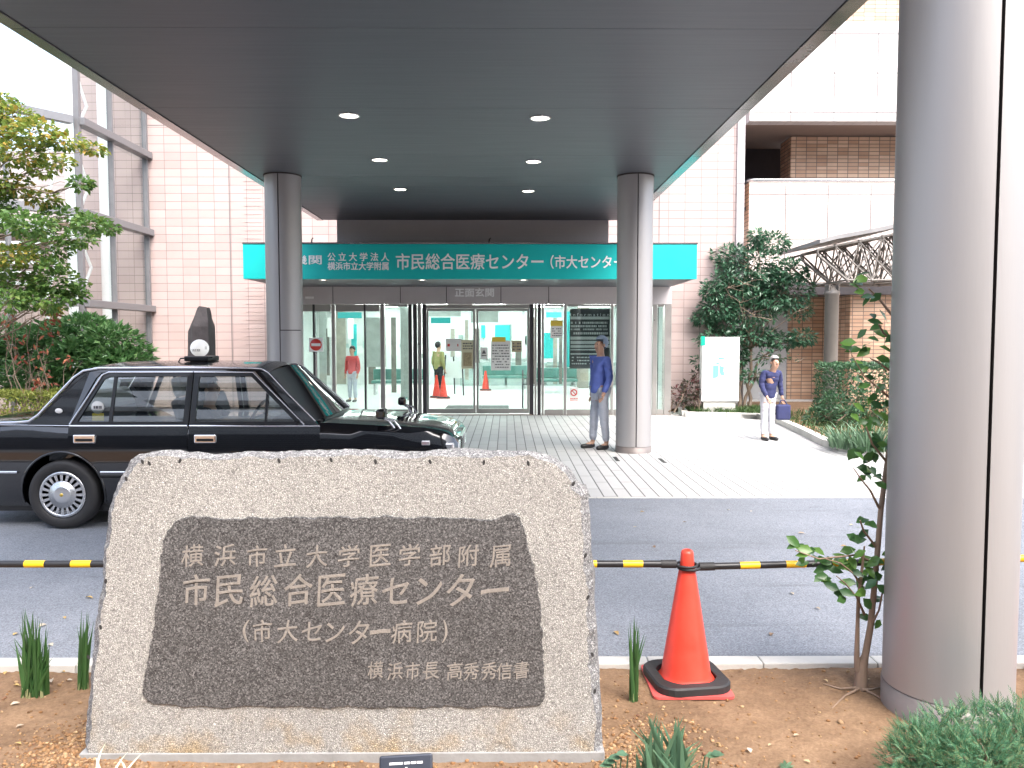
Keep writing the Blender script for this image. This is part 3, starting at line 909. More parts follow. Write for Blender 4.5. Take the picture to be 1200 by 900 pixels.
mb = MB(); c, d_ = at(576.5, 400.5, GD), at(592.5, 395, GD); mb.box((c.x, GD - .008, c.z), (d_.x, GD - .004, d_.z)); mb.build('heading', M_yel, o)
o, a, b_ = slab_thing('notice', 'small white sign with a black arrow on the sliding door, left of the big notice', 'notice', 563, 407, 571.5, 421, GD, M_paper)
p = at(567.2, 413, GD); mb = MB(); mb.prism([(p.x - .05, p.z - .03), (p.x + .05, p.z - .03), (p.x, p.z + .065)], GD - .007, GD - .0035); mb.box((p.x - .055, GD - .007, p.z - .085), (p.x + .055, GD - .0035, p.z - .06)); mb.build('arrow', M_ink, o)
o, a, b_ = slab_thing('notice', 'wide white notice with one red line of text on the left sliding door', 'notice', 522.5, 397, 540.5, 411.5, WD + .012 + .03, M_paper)
scribble(o, 524.5, 402.5, 539, 406.5, WD + .0385, 1, M_red, .7, 5)
o, a, b_ = slab_thing('notice', 'cream poster with a brown picture on the left sliding door', 'notice', 540.8, 398.5, 555.5, 432, WD + .042, M_cream)
scribble(o, 542.5, 401, 554, 410, WD + .0385, 3, M_ink, .5, 6)
mb = MB(); c, d_ = at(543, 429, WD + .0385), at(553, 413, WD + .0385); mb.box((c.x, WD + .0365, c.z), (d_.x, WD + .0385, d_.z)); mb.build('picture', mat('brown_print', (0.36, 0.30, 0.18), 0.7, var=0.5, vscale=30), o)
o, a, b_ = slab_thing('notice', 'framed brown notice at the right edge of the sliding doors', 'notice', 599.5, 399, 611.5, 412.5, GD + .01, mat('tan_paper', (0.45, 0.40, 0.26), 0.7, var=0.1))
scribble(o, 601, 401, 610.5, 411, GD + .0065, 3, M_ink, .5, 9)
o, a, b_ = slab_thing('notice', 'white poster with a yellow top on the narrow pane right of the doors', 'notice', 645, 375.5, 659.5, 396, WD + .056, M_paper)
mb = MB(); c, d_ = at(645.2, 382, WD + .053), at(659.3, 375.7, WD + .053); mb.box((c.x, WD + .050, c.z), (d_.x, WD + .0525, d_.z)); mb.build('heading', M_yel, o)
scribble(o, 647, 384, 658, 394.5, WD + .0525, 4, M_ink, .4, 10)
# white lettering on the pane behind the person in blue
o = thing('pane_lettering', 'rows of white print at the pane beside the middle column, on an added dark sheet standing in for the dark interior', 'window lettering', at(692, 430, WD + .16))
a, b_ = at(667.5, 432, WD + .16), at(715, 362, WD + .16)
mb = MB(); mb.box((a.x, WD + .16, a.z), (b_.x, WD + .18, b_.z)); mb.build('board', mat('dark_interior_sheet', (0.07, 0.075, 0.075), 0.4, var=0.2), o)  # added dark sheet, its colour stands in for the dark interior behind the pane
c, d_ = at(668.5, 370.6, WD + .158), at(716, 366.8, WD + .158)
text_mesh('lettering', 'I n f o r m a t i o n', M_white, o, c.x, b_.x - .02, c.z, d_.z, WD + .158, .004, .03)
mb = MB()
for (y0, y1, xe) in ((371, 374.3, 714), (394.5, 398, 714), (399.5, 403.2, 714), (404.5, 407.5, 714), (409, 410.5, 700), (414, 415.5, 702)):
    c, d_ = at(668.5, y1, WD + .158), at(xe, y0, WD + .158); mb.box((c.x, WD + .154, c.z), (d_.x, WD + .158, d_.z))
mb.build('white_strip', M_white, o)
for k, (y0, y1) in enumerate(((377, 379.5), (381, 383.5), (385, 387), (389.3, 392))): scribble(o, 669, y0, 713, y1, WD + .158, 1, M_white, .95, 20 + k)
scribble(o, 670, 417, 712, 428, WD + .158, 3, M_white, .4, 31)
o = thing('no_smoking_sign', 'round red and white sticker low on the pane left of the person in blue', 'sticker', at(672.5, 460, WD + .05))
p = at(672.5, 460, WD + .05)
MX = Matrix.Translation(p) @ Matrix.Rotation(math.pi / 2, 4, 'X')
mb = MB(); mb.box((p.x - .10, p.y, p.z - .17), (p.x + .10, p.y + .003, p.z + .12)); mb.build('sheet', M_paper, o)
mb = MB(); mb.lathe([(.055, .002), (.08, .002), (.08, .004), (.055, .004)], 24, MX, closed=True); mb.box((-.06, .002, -.009), (.06, .004, .009), Matrix.Translation(p) @ Matrix.Rotation(R(45), 4, 'Y') @ Matrix.Translation((0, -.006, 0))); mb.build('symbol', M_red, o)
scribble(o, 668, 466, 677, 470, WD + .0485, 2, M_red, .5, 44)
o = thing('no_entry_sign', 'square white sign with a red no entry disc beside the hatch column', 'sign', at(370, 404, WD - .02))
p = at(370.2, 404, WD - .02)
MX = Matrix.Translation(p) @ Matrix.Rotation(math.pi / 2, 4, 'X')
mb = MB(); mb.bbox((p.x - .16, p.y, p.z - .16), (p.x + .16, p.y + .012, p.z + .16), .003); mb.build('plate', M_white, o)
mb = MB(); mb.lathe([(0, .003), (.135, .003), (.135, 0)], 32, MX); mb.build('disc', M_red, o)
mb = MB(); mb.box((p.x - .105, p.y - .006, p.z - .032), (p.x + .105, p.y - .0032, p.z + .032)); mb.build('bar', M_white, o)
mb = MB(); mb.box((p.x - .02, p.y + .012, .02), (p.x + .02, p.y + .03, p.z + .1)); mb.build('stand_post', M_steel, o)
mb = MB(); mb.bbox((p.x - .2, p.y - .1, .007), (p.x + .2, p.y + .2, .03), .006); mb.build('foot', M_steel, o)
# a handrail standing just inside the doors
o = thing('handrail', 'thin dark handrail standing inside the right edge of the sliding doors', 'handrail', on_z(614, 478, .02))
a = on_z(612.5, 478, .02); z1 = at(612.5, 434, a.y).z
mb = MB(); mb.tube([(a.x, a.y, .015), (a.x, a.y, z1), (a.x + .22, a.y, z1), (a.x + .22, a.y, .015)], .02, 8); mb.tube([(a.x, a.y, z1 - .35), (a.x + .22, a.y, z1 - .35)], .014, 8); mb.build('rail_tube', M_panel_dk, o)
# easel board in the lobby
o = thing('easel_board', 'white board on a folding easel seen through the left sliding door', 'easel', on_z(533, 463, .015))
a = on_z(533, 463, .015); z1 = at(533, 416, a.y).z
mb = MB(); mb.box((a.x - .36, a.y - .03, .55), (a.x + .28, a.y, z1 - .05), Matrix.Translation(a) @ Matrix.Rotation(R(-10), 4, 'X') @ Matrix.Translation(-a)); mb.build('board', M_lwall, o)
mb = MB()
for s in (-.36, .28): mb.tube([(a.x + s, a.y - .15, .015), (a.x + s * .8, a.y + .1, z1)], .022, 6)
mb.tube([(a.x - .04, a.y + .55, .015), (a.x - .04, a.y + .12, z1 - .05)], .022, 6); mb.build('legs', M_panel_dk, o)

# ------------------------------------------------------------------ glass hall at the left
GX = WX0
gh = thing('glass_hall', 'tall glazed stair hall with grey mullions beside the pink tiled wall', 'building', (GX, 17, 0))
M_hallglass = glass_mat('hall_glass', (0.84, 0.90, 0.90), 1.6)
M_hallframe = mat('grey_curtain_wall_frame', (0.20, 0.20, 0.21), .45, .3, var=.08)
y1 = GX * F / (100 - 594.0)
ym = GX * F / (137.5 - 594.0)
corner = Vector((GX, y1, 0)); far_c = corner + Vector((-.88, -1.2, 0)).normalized() * 4.0
ZT = [0.0] + [at(174, y, WY).z for y in (362, 273, 183)] + [at(174, 92, WY).z, 9.4]
mb = MB()
mb.quad((GX - .02, y1, .05), (GX - .02, WY, .05), (GX - .02, WY, 9.4), (GX - .02, y1, 9.4))
mb.quad(corner + Vector((0, 0, .05)), far_c + Vector((0, 0, .05)), far_c + Vector((0, 0, 6.12)), corner + Vector((0, 0, 6.12)))
mb.build('glass', M_hallglass, gh)
def mull(name, a, b_, w, dpt, z0, z1, m):
    a, b_ = Vector(a), Vector(b_)
    d = (b_ - a); L = d.length; d.normalize()
    M = Matrix.Translation(a) @ Matrix.Rotation(math.atan2(d.y, d.x), 4, 'Z')
    mb = MB(); mb.box((0, -dpt / 2, z0), (L, dpt / 2, z1), M); return mb.build(name, m, gh)
for z in ZT[1:5]:
    mb = MB(); mb.bbox((GX - .06, y1 - .02, z - .075), (GX + .16, WY - .004, z + .075), .01); mb.build('transom', M_hallframe, gh)
    if z < 6.5:
        mull('transom', corner + Vector((-.07, -.09, 0)), far_c, .1, .18, z - .075, z + .075, M_hallframe)
for yy, w in ((y1, .09), (ym, .05), (WY - .06, .07)):
    mb = MB(); mb.box((GX - .05, yy - w / 2, .02), (GX + .06, yy + w / 2, 9.4)); mb.build('mullion', M_hallframe, gh)
for k in (1.3, 2.6, 3.9):
    q = corner + (far_c - corner).normalized() * k
    mull('mullion', q, q + (far_c - corner).normalized() * .06, .06, .12, .02, 6.1, M_hallframe)
# bracing and round posts inside, lit stair hall wall at the back
for (ya, yb) in ((y1 + .25, ym - .1), (ym + .15, WY - .25)):
    mb = MB()
    zs = ZT
    for z0, z1 in zip(zs, zs[1:]):
        mb.tube([(GX - .9, ya, z1), (GX - .9, (ya + yb) / 2, (z0 + z1) / 2), (GX - .9, ya, z0)], .035, 6)
    mb.build('brace', M_white, gh)
for yy in (y1 + 1.15, WY - .5):
    mb = MB(); mb.tube([(GX - .75, yy, .0), (GX - .75, yy, 9.3)], .12, 14); mb.build('inner_post', M_white, gh)
mb = MB(); mb.quad((GX - 1.5, y1, 9.4), (GX + .1, y1, 9.4), (GX + .1, WY, 9.4), (GX - 1.5, WY, 9.4)); mb.build('roof', M_hallglass, gh)
mb = MB(); mb.box((GX - 6.4, 17.6, 4.2), (GX - 2.2, WY, 4.4)); mb.build('inner_floor', M_lwall, gh)
mb = MB(); mb.box((GX - 6.4, 12, 0), (GX - 6.3, WY, 6.1)); mb.build('end_wall', M_white, gh)
mb = MB()
for k in range(5):
    mb.box((GX - 3.6 + .1, 17.0 + k * .1, 2.9 + k * .22), (GX - 1.3, 17.02 + k * .1, 2.96 + k * .22))
mb.build('stair_rail', M_white, gh)

# ------------------------------------------------------------------ right building with balcony
RY = 22.0
bb = thing('balcony_building', 'building with a white tiled balcony, dark recess and terracotta brick tiles at upper right', 'building', (8, RY, 0))
def rx(px, d=RY): return at(px, 300, d).x
def rz(py, d=RY): return at(980, py, d).z
XR = 16.0
# upper band
mb = MB(); mb.box((rx(876), RY, rz(142)), (XR, RY + .4, rz(28))); mb.build('wall', M_palew, bb)
mb = MB(); mb.box((rx(876), RY + .402, rz(142) + .002), (XR, RY + 4, rz(142) + .15)); mb.build('balcony_soffit', mat('brown_soffit', (0.30, 0.22, 0.18), 0.7, var=0.1), bb)
mb = MB(); mb.box((rx(876), RY + .02, rz(28) + .002), (XR, RY + .4, rz(28) + .07)); mb.build('coping', M_white, bb)
mb = MB(); mb.box((rx(876), RY + .7, rz(28)), (XR, RY + 1.0, rz(28) + 4)); mb.box((rx(925, RY + 1.55), RY + 1.55, rz(216)), (XR, RY + 1.9, rz(143))); mb.build('brick_wall', M_brick, bb)
mb = MB()
for px in (923.5, 973.6, 1023.5, 1074, 1124): mb.box((rx(px) - .012, RY - .004, rz(142) + .01), (rx(px) + .012, RY + .01, rz(28) - .01))
for py in (39.5, 85.5, 131.5): mb.box((rx(877), RY - .005, rz(py) - .010), (XR, RY + .01, rz(py) + .010))
for px in (919.5, 969, 1019, 1069, 1119): mb.box((rx(px) - .012, RY - .004, rz(331)), (rx(px) + .012, RY + .01, rz(217)))
for py in (228, 281): mb.box((rx(877), RY - .005, rz(py) - .008), (XR, RY + .01, rz(py) + .008))
mb.build('joint', M_seam, bb)
# parapet, rail and recess
mb = MB(); mb.box((rx(877), RY, rz(331)), (XR, RY + .25, rz(214))); mb.build('parapet', M_pale, bb)
mb = MB(); mb.box((rx(877) - .01, RY + .01, rz(331)), (rx(877) - .002, RY + 1.9, rz(214))); mb.build('parapet', M_bricky, bb)
mb = MB(); mb.tube([(rx(877) - .02, RY + 1.6, rz(211)), (rx(877) + .02, RY + .1, rz(211)), (rx(877) + .12, RY + .06, rz(211)), (XR, RY + .06, rz(211))], .05, 10); mb.build('rail', M_steel, bb)
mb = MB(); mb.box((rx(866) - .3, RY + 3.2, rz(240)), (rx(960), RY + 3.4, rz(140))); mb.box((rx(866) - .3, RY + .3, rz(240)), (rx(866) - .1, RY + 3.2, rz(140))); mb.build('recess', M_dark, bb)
mb = MB(); mb.box((rx(925, RY + 1.55) - .012, RY + 1.56, rz(216)), (rx(925, RY + 1.55) - .002, RY + 2.45, rz(143))); mb.build('brick_return', M_bricky, bb)
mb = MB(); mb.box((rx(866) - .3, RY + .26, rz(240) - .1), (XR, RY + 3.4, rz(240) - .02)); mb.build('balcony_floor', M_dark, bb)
# ground storey
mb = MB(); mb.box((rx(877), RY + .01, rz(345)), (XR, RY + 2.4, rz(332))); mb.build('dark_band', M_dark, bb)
mb = MB(); mb.box((rx(925, RY + 1.6), RY + 1.6, 0), (rx(998), RY + 1.8, rz(345))); mb.box((rx(998, RY + .3), RY + .3, 0), (XR, RY + .5, rz(345) - .002)); mb.build('brick_wall', M_brick, bb)
mb = MB(); mb.box((rx(998, RY + .3) - .012, RY + .31, 0), (rx(998, RY + .3) - .002, RY + 1.6, rz(345) - .002)); mb.build('brick_return', M_bricky, bb)
mb = MB(); mb.box((rx(868) - .2, RY + 1.5, 0), (rx(924, RY + 1.5), RY + 1.7, rz(345) - .002)); mb.build('door', mat('grey_steel_door', (0.36, 0.36, 0.37), 0.45, var=0.05), bb)
mb = MB(); mb.box((rx(866) - .3, RY + .7, rz(28) + 4), (XR, RY + 6, rz(28) + 4.2)); mb.build('roof', M_panel, bb)

# space-frame walkway roof on its column
pg = thing('walkway_roof', 'curved steel space frame walkway roof carried on a round post at right', 'walkway roof', (at(975, 330, 18.5).x, 18.5, 0))
M_tube = mat('cream_steel_tube', (0.19, 0.172, 0.155), 0.45, var=0.08)
PD = 18.5
def pp(px, py, d): return at(px + 6, py, PD) * 1.0 + Vector((0, d - PD, 0))
rows = [PD - .5, PD + .5, PD + 1.5]
top = [(942, 296), (962, 291), (990, 286), (1016, 281), (1044, 274), (1075, 266), (1108, 257), (1142, 248), (1180, 240)]
bot = [(976, 330), (1004, 330), (1030, 330), (1060, 329), (1092, 328), (1126, 327), (1162, 326)]
for r_, d in enumerate(rows):
    mb = MB()
    mb.tube([pp(*q, d) for q in top], .027, 7); mb.tube([pp(*q, d) for q in bot], .027, 7)
    mb.tube([pp(*top[0], d), pp(943, 302, d), pp(*bot[0], d)], .028, 7)
    for k in range(len(bot)):
        mb.tube([pp(*top[k + 1], d), pp(*bot[k], d)], .019, 6)
        if k + 2 < len(top): mb.tube([pp(*bot[k], d), pp(*top[k + 2], d)], .019, 6)
        if k + 3 < len(top): mb.tube([pp(*bot[k], d), pp(*top[k + 3], d)], .018, 6)
        if k: mb.tube([pp(*bot[k], d), pp(*top[k], d)], .018, 6)
        for q in (top[k + 1], bot[k]): mb.ball(pp(*q, d), .045, 8, 6)
    mb.build('truss', M_tube, pg)
mb = MB()
for d0, d1 in zip(rows, rows[1:]):
    for k in range(len(bot)):
        mb.tube([pp(*bot[k], d0), pp(*bot[k], d1)], .02, 6)
        mb.tube([pp(*bot[k], d0), pp(*top[k + 1], d1)], .02, 6); mb.tube([pp(*bot[k], d1), pp(*top[k + 1], d0)], .02, 6)
        mb.tube([pp(*top[k + 1], d0), pp(*top[k + 1], d1)], .022, 6)
mb.build('cross_bracing', M_tube, pg)
mb = MB()
rp = [(px, py - 7) for px, py in top]
up = []
for px, py in rp:
    v = pp(px, py, PD); up.append((v.x, v.z))
for (xa, za), (xb, zb) in zip(up, up[1:]):
    mb.prism([(xa, za), (xb, zb), (xb, zb + .085), (xa, za + .085)], PD - .65, PD + 2.0)
mb.build('roof_sheet', mat('weathered_roof_sheet', (0.24, 0.235, 0.235), .5, var=.15), pg)
mb = MB()
c = pp(969, 345, PD); zt = pp(975, 342, PD).z
mb.lathe([(.155, 0), (.155, zt - .08), (.17, zt - .07), (.17, zt), (.05, zt + .10)], 28, Matrix.Translation((c.x, PD, 0)))
mb.build('post', M_tube, pg)
mb = MB()
for s in (-.11, .11): mb.box((c.x + s - .012, PD - .12, zt + .002), (c.x + s + .012, PD + .12, zt + .16))
mb.box((c.x - .10, PD - .015, zt + .002), (c.x + .10, PD + .015, zt + .14)); mb.build('bearing', M_tube, pg)
c2 = c + Vector((3.4, 0, 0))
mb = MB(); mb.lathe([(.155, 0), (.155, zt), (.05, zt + .10)], 28, Matrix.Translation((c2.x, PD, 0))); mb.build('post', M_tube, pg)
# ------------------------------------------------------------------ granite monument with the hospital's name
MD = on_z(400, 890, .06).y
def mpx(px, py):
    p = at(px, py, MD); return (p.x, p.z)
outline = [(93,893),(95,850),(99,800),(104,755),(111,700),(115,660),(119,625),(122,602),(127,580),(131,568),(139,555),(145,548),(149,541),(158,535),(172,531),(190,529),(206,529),(228,531),(250,533),(275,532),(300,531),(325,531),(350,530),(372,529),(395,528),(415,528),(436,529),(460,530),(483,530),(505,529),(524,529),(545,530),(566,531),(590,530),(612,530),(628,532),(642,535),(655,541),(666,549),(676,560),(685,572),(690,578),(692,598),(693,630),(695,660),(697,690),(698,715),(700,742),(702,775),(704,800),(706,840),(708,893)]
def granite(name, front):
    m, n, l, b = nt(name)
    tc = n.new('ShaderNodeTexCoord')
    vo = n.new('ShaderNodeTexVoronoi'); vo.inputs['Scale'].default_value = 150; vo.inputs['Randomness'].default_value = 1.0
    dn = n.new('ShaderNodeTexNoise'); dn.inputs['Scale'].default_value = 40; dn.inputs['Detail'].default_value = 2
    mxv = n.new('ShaderNodeMix'); mxv.data_type = 'RGBA'; mxv.blend_type = 'LINEAR_LIGHT'; mxv.inputs['Factor'].default_value = 0.012
    l.new(tc.outputs['Object'], dn.inputs['Vector']); l.new(tc.outputs['Object'], mxv.inputs['A']); l.new(dn.outputs['Color'], mxv.inputs['B'])
    l.new(mxv.outputs['Result'], vo.inputs['Vector'])
    v2 = n.new('ShaderNodeTexVoronoi'); v2.feature = 'DISTANCE_TO_EDGE'; v2.inputs['Scale'].default_value = 150
    l.new(mxv.outputs['Result'], v2.inputs['Vector'])
    sp = n.new('ShaderNodeSeparateColor'); l.new(vo.outputs['Color'], sp.inputs[0])
    cr = n.new('ShaderNodeValToRGB'); e = cr.color_ramp.elements
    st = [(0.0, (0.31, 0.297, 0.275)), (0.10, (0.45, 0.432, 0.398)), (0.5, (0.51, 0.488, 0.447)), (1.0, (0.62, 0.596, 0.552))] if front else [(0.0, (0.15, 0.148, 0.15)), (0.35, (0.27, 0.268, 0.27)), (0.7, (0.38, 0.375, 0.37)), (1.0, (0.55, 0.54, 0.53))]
    for _ in range(2): e.new(.5)
    for i, (p, c) in enumerate(st): e[i].position = p; e[i].color = c4(c)
    l.new(sp.outputs[0], cr.inputs['Fac'])
    ed = n.new('ShaderNodeMapRange'); ed.inputs['From Min'].default_value = 0.0; ed.inputs['From Max'].default_value = 0.24
    ed.inputs['To Min'].default_value = 0.34; ed.inputs['To Max'].default_value = 1.0
    l.new(v2.outputs['Distance'], ed.inputs['Value'])
    mx = n.new('ShaderNodeMix'); mx.data_type = 'RGBA'; mx.blend_type = 'MULTIPLY'; mx.inputs['Factor'].default_value = 1
    l.new(cr.outputs['Color'], mx.inputs['A']); l.new(ed.outputs[0], mx.inputs['B'])
    # faint rust stains low down and large tonal drift
    nb = n.new('ShaderNodeTexNoise'); nb.inputs['Scale'].default_value = 3.0; nb.inputs['Detail'].default_value = 7; nb.inputs['Roughness'].default_value = .65
    l.new(tc.outputs['Object'], nb.inputs['Vector'])
    r = n.new('ShaderNodeMapRange'); r.inputs['From Min'].default_value = .3; r.inputs['From Max'].default_value = .7; r.inputs['To Min'].default_value = .88; r.inputs['To Max'].default_value = 1.1
    l.new(nb.outputs['Fac'], r.inputs['Value'])
    m2 = n.new('ShaderNodeMix'); m2.data_type = 'RGBA'; m2.blend_type = 'MULTIPLY'; m2.inputs['Factor'].default_value = 1
    l.new(mx.outputs['Result'], m2.inputs['A']); l.new(r.outputs[0], m2.inputs['B'])
    out = m2.outputs['Result']
    if front:
        sz = n.new('ShaderNodeSeparateXYZ'); l.new(tc.outputs['Object'], sz.inputs[0])
        rz_ = n.new('ShaderNodeMapRange'); rz_.inputs['From Min'].default_value = 0.30; rz_.inputs['From Max'].default_value = 0.0; rz_.inputs['To Min'].default_value = 0; rz_.inputs['To Max'].default_value = 1
        l.new(sz.outputs[2], rz_.inputs['Value'])
        ns = n.new('ShaderNodeTexNoise'); ns.inputs['Scale'].default_value = 7; ns.inputs['Detail'].default_value = 4
        l.new(tc.outputs['Object'], ns.inputs['Vector'])
        rs = n.new('ShaderNodeMapRange'); rs.inputs['From Min'].default_value = .48; rs.inputs['From Max'].default_value = .68
        l.new(ns.outputs['Fac'], rs.inputs['Value'])
        mu = n.new('ShaderNodeMath'); mu.operation = 'MULTIPLY'; l.new(rz_.outputs[0], mu.inputs[0]); l.new(rs.outputs[0], mu.inputs[1])
        m3 = n.new('ShaderNodeMix'); m3.data_type = 'RGBA'; m3.blend_type = 'MULTIPLY'
        m3.inputs['B'].default_value = (0.95, 0.72, 0.42, 1)
        l.new(mu.outputs[0], m3.inputs['Factor']); l.new(out, m3.inputs['A'])
        out = m3.outputs['Result']
    l.new(out, b.inputs['Base Color'])
    b.inputs['Roughness'].default_value = 0.85; b.inputs['Specular IOR Level'].default_value = 0.3
    bp = n.new('ShaderNodeBump'); bp.inputs['Strength'].default_value = 0.85; bp.inputs['Distance'].default_value = 0.006
    l.new(v2.outputs['Distance'], bp.inputs['Height']); l.new(bp.outputs[0], b.inputs['Normal'])
    return m
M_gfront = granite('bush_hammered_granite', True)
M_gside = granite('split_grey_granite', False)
M_gpol = speckle_mat('polished_dark_granite', [(0.18, (0.018, 0.018, 0.019)), (0.40, (0.060, 0.060, 0.061)), (0.62, (0.105, 0.104, 0.103)), (0.85, (0.25, 0.243, 0.24))], 210, 0.2, spec=0.6, big=(2.5, .12))
M_gold = mat('engraved_buff_stone', (0.25, 0.222, 0.192), 0.85, var=0.2, vscale=40, bump=0.4, bscale=150)
M_sawn = mat('sawn_granite_foot', (0.27, 0.265, 0.255), 0.8, var=0.15, vscale=12, bump=0.2)

def resample(pts, step):
    out = []
    n = len(pts)
    for i in range(n - 1):
        a, b_ = Vector(pts[i]), Vector(pts[i + 1])
        k = max(1, int((b_ - a).length / step))
        for j in range(k): out.append(a + (b_ - a) * j / k)
    out.append(Vector(pts[-1]))
    return out
mo = thing('stone_monument', 'big beige granite monument with a dark polished panel of engraved characters in the earth bed', 'monument', (-.66, MD + .15, .04))
ol = resample([mpx(*p) for p in outline], .012)
cen = Vector((-.66, .55))
zfoot = mpx(300, 882)[1]
def jag(p, s, a):
    return a * noise.noise(Vector((p.x * s, 2.7, p.y * s)))
ring_front, ring_edge, ring_mid, ring_back = [], [], [], []
for i, p in enumerate(ol):
    t = Vector(ol[min(i + 1, len(ol) - 1)]) - Vector(ol[max(i - 1, 0)])
    nrm = Vector((-t.y, t.x)).normalized()        # outwards
    if nrm.dot(p - cen) < 0: nrm = -nrm
    side = 1.0 if p.y > zfoot else .15
    q = p + nrm * (jag(p, 30, .006) + jag(p, 9, .007)) * side
    # the rough split edge: wide on the left and at the two top corners
    wl = .020 + .012 * noise.noise(Vector((p.x * 6, 1, p.y * 6)))
    if p.x < -1.45: wl += .016
    if p.x > .28: wl += .016
    f = q - nrm * wl * side + nrm * jag(p, 45, .007) * side
    ring_front.append((f.x, MD, f.y)); ring_edge.append((q.x, MD + .045 * side + .012 * noise.noise(Vector((p.x * 12, 5, p.y * 12))) * side, q.y))
    q2 = p + nrm * ((.012 if nrm.y < .5 else -.055) + jag(p, 7, .015)) * side
    ring_mid.append((q2.x, MD + .18, q2.y))
    q3 = p - nrm * .05 * side + nrm * jag(p, 5, .03) * side
    ring_back.append((q3.x, MD + .34, q3.y))
bm = bmesh.new()
rings = [[bm.verts.new(v) for v in r_] for r_ in (ring_front, ring_edge, ring_mid, ring_back)]
ff = bm.faces.new(rings[0]); ff.material_index = 0
for ra, rb in zip(rings, rings[1:]):
    n_ = len(ra)
    for i in range(n_ - 1):
        f = bm.faces.new((ra[i], ra[i + 1], rb[i + 1], rb[i])); f.material_index = 1; f.smooth = False
    f = bm.faces.new((ra[-1], ra[0], rb[0], rb[-1])); f.material_index = 1
bm.faces.new(rings[-1][::-1]).material_index = 1
bmesh.ops.recalc_face_normals(bm, faces=bm.faces[:])
bmesh.ops.triangulate(bm, faces=[f for f in bm.faces if len(f.verts) > 4])
me = bpy.data.meshes.new('stone'); bm.to_mesh(me); bm.free()
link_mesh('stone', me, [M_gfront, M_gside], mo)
x0, x1 = mpx(94, 890)[0], mpx(708, 890)[0]
mb = MB(); mb.bbox((x0 - .002, MD - .006, .0), (x1 + .002, MD + .33, zfoot), .004); mb.build('foot', M_sawn, mo)
# drill marks along the split edge
holes = [(167,541),(175,543),(211,540),(148,561),(327,540),(388,539),(440,541),(504,541),(567,542),(619,543),(672,567),(686,651),(689,700),(694,767),(697,810),(124,681),(118,735),(104,770)]
mb = MB()
for px, py in holes:
    x, z = mpx(px, py)
    M = Matrix.Translation((x, MD - .001, z)) @ Matrix.Rotation(rnd.uniform(-.5, .5), 4, 'Y')
    mb.ball((0, 0, 0), (.006, .004, .010), 10, 6, None) if False else mb.add([M @ Vector((.006 * math.cos(a * .785), 0, .011 * math.sin(a * .785))) for a in range(8)], [tuple(range(8))])
mb.build('drill_marks', mat('dark_hole', (0.03, 0.028, 0.027), 0.9, var=.2), mo)
# polished panel
pn = [(168,815),(169,800),(174,770),(180,740),(184,712),(188,680),(190,655),(193,632),(198,621),(207,612),(214,607),(225,605),(240,606),(262,609),(285,608),(300,607),(320,608),(343,605),(365,608),(400,607),(428,608),(450,605),(475,607),(500,606),(530,608),(556,608),(575,610),(592,604),(601,603),(609,606),(613,620),(618,640),(622,655),(627,672),(629,690),(632,712),(634,740),(636,762),(637,790),(637,820),(632,826),(618,827),(598,829),(575,826),(550,829),(520,826),(500,829),(470,827),(440,829),(410,826),(380,829),(350,826),(318,828),(292,826),(262,829),(235,826),(215,828),(196,824),(182,824),(172,820),(168,815)]
pl = resample([mpx(*p) for p in pn], .007)[:-1]
bm = bmesh.new()
cp = Vector((-.64, .60))
fr, bk = [], []
for p in pl:
    d = (p - cp).normalized()
    q = p + d * (jag(p, 90, .006) + jag(p, 28, .007))
    fr.append(bm.verts.new((q.x, MD - .007, q.y)))
    w = q + d * (.004 + jag(p, 50, .004))
    bk.append(bm.verts.new((w.x, MD + .002, w.y)))
bm.faces.new(fr)
for i in range(len(fr)):
    j = (i + 1) % len(fr)
    bm.faces.new((fr[i], fr[j], bk[j], bk[i]))
bmesh.ops.recalc_face_normals(bm, faces=bm.faces[:])
bmesh.ops.triangulate(bm, faces=[f for f in bm.faces if len(f.verts) > 4])
me = bpy.data.meshes.new('polished_panel'); bm.to_mesh(me); bm.free()
link_mesh('polished_panel', me, M_gpol, mo)
def ins(s, x0, y0, x1, y1, bold, sh=.06):
    a = mpx(x0, y1); b_ = mpx(x1, y0)
    o = text_mesh('engraved_characters', s, M_gold, mo, a[0], b_[0], a[1], b_[1], MD - .0068, .0016, bold, sh)
    cx_, cz_ = (a[0] + b_[0]) / 2 - mo.location.x, (a[1] + b_[1]) / 2 - mo.location.z
    hw = max((b_[0] - a[0]) / 2, (b_[1] - a[1]) / 2)
    for v in o.data.vertices:                      # brush slant: strokes climb to the right, verticals sway
        u, w_ = (v.co.x - cx_) / hw, (v.co.z - cz_) / hw
        v.co.z += hw * (.11 * u - .05 * u * u + .015 * math.sin(5 * u + x0)); v.co.x += hw * (.05 * w_ * w_ + .02 * math.sin(4 * w_ + x1))
# set character by character, as the brush wrote them
for s, xs, y0, y1, w, bold in (
    ('横浜市立大学医学部附属', [226, 264, 302, 334, 371, 409, 445, 480, 516, 549, 586], 638, 663, 25, .012),
    ('市民総合医療センター', [231, 268, 309, 350, 388, 427, 464, 503, 540, 580], 673, 709, 33, .016),
    ('(市大センター病院)', [289, 308, 337, 366, 393, 421, 446, 471, 500, 521], 726, 752, 24, .008),
    ('横浜市長高秀秀信書', [440, 463, 484, 505, 533, 552, 573, 591, 611], 775, 795, 18, .008)):
    for k, (ch, x) in enumerate(zip(s, xs)):
        dy = rnd.uniform(-1, 1); ww = w
        ya, yb = y0 + dy, y1 + dy
        if ch in '()': ww = 7
        if ch == 'ー': ya, yb = (y0 + y1) / 2 - 2.5, (y0 + y1) / 2 + 2.5
        if ch in '市' : ww = w * .92
        if ch in 'セン': ya += (y1 - y0) * .08; yb -= (y1 - y0) * .06; ww = w * .95
        ins(ch, x - ww / 2, ya, x + ww / 2, yb, bold)

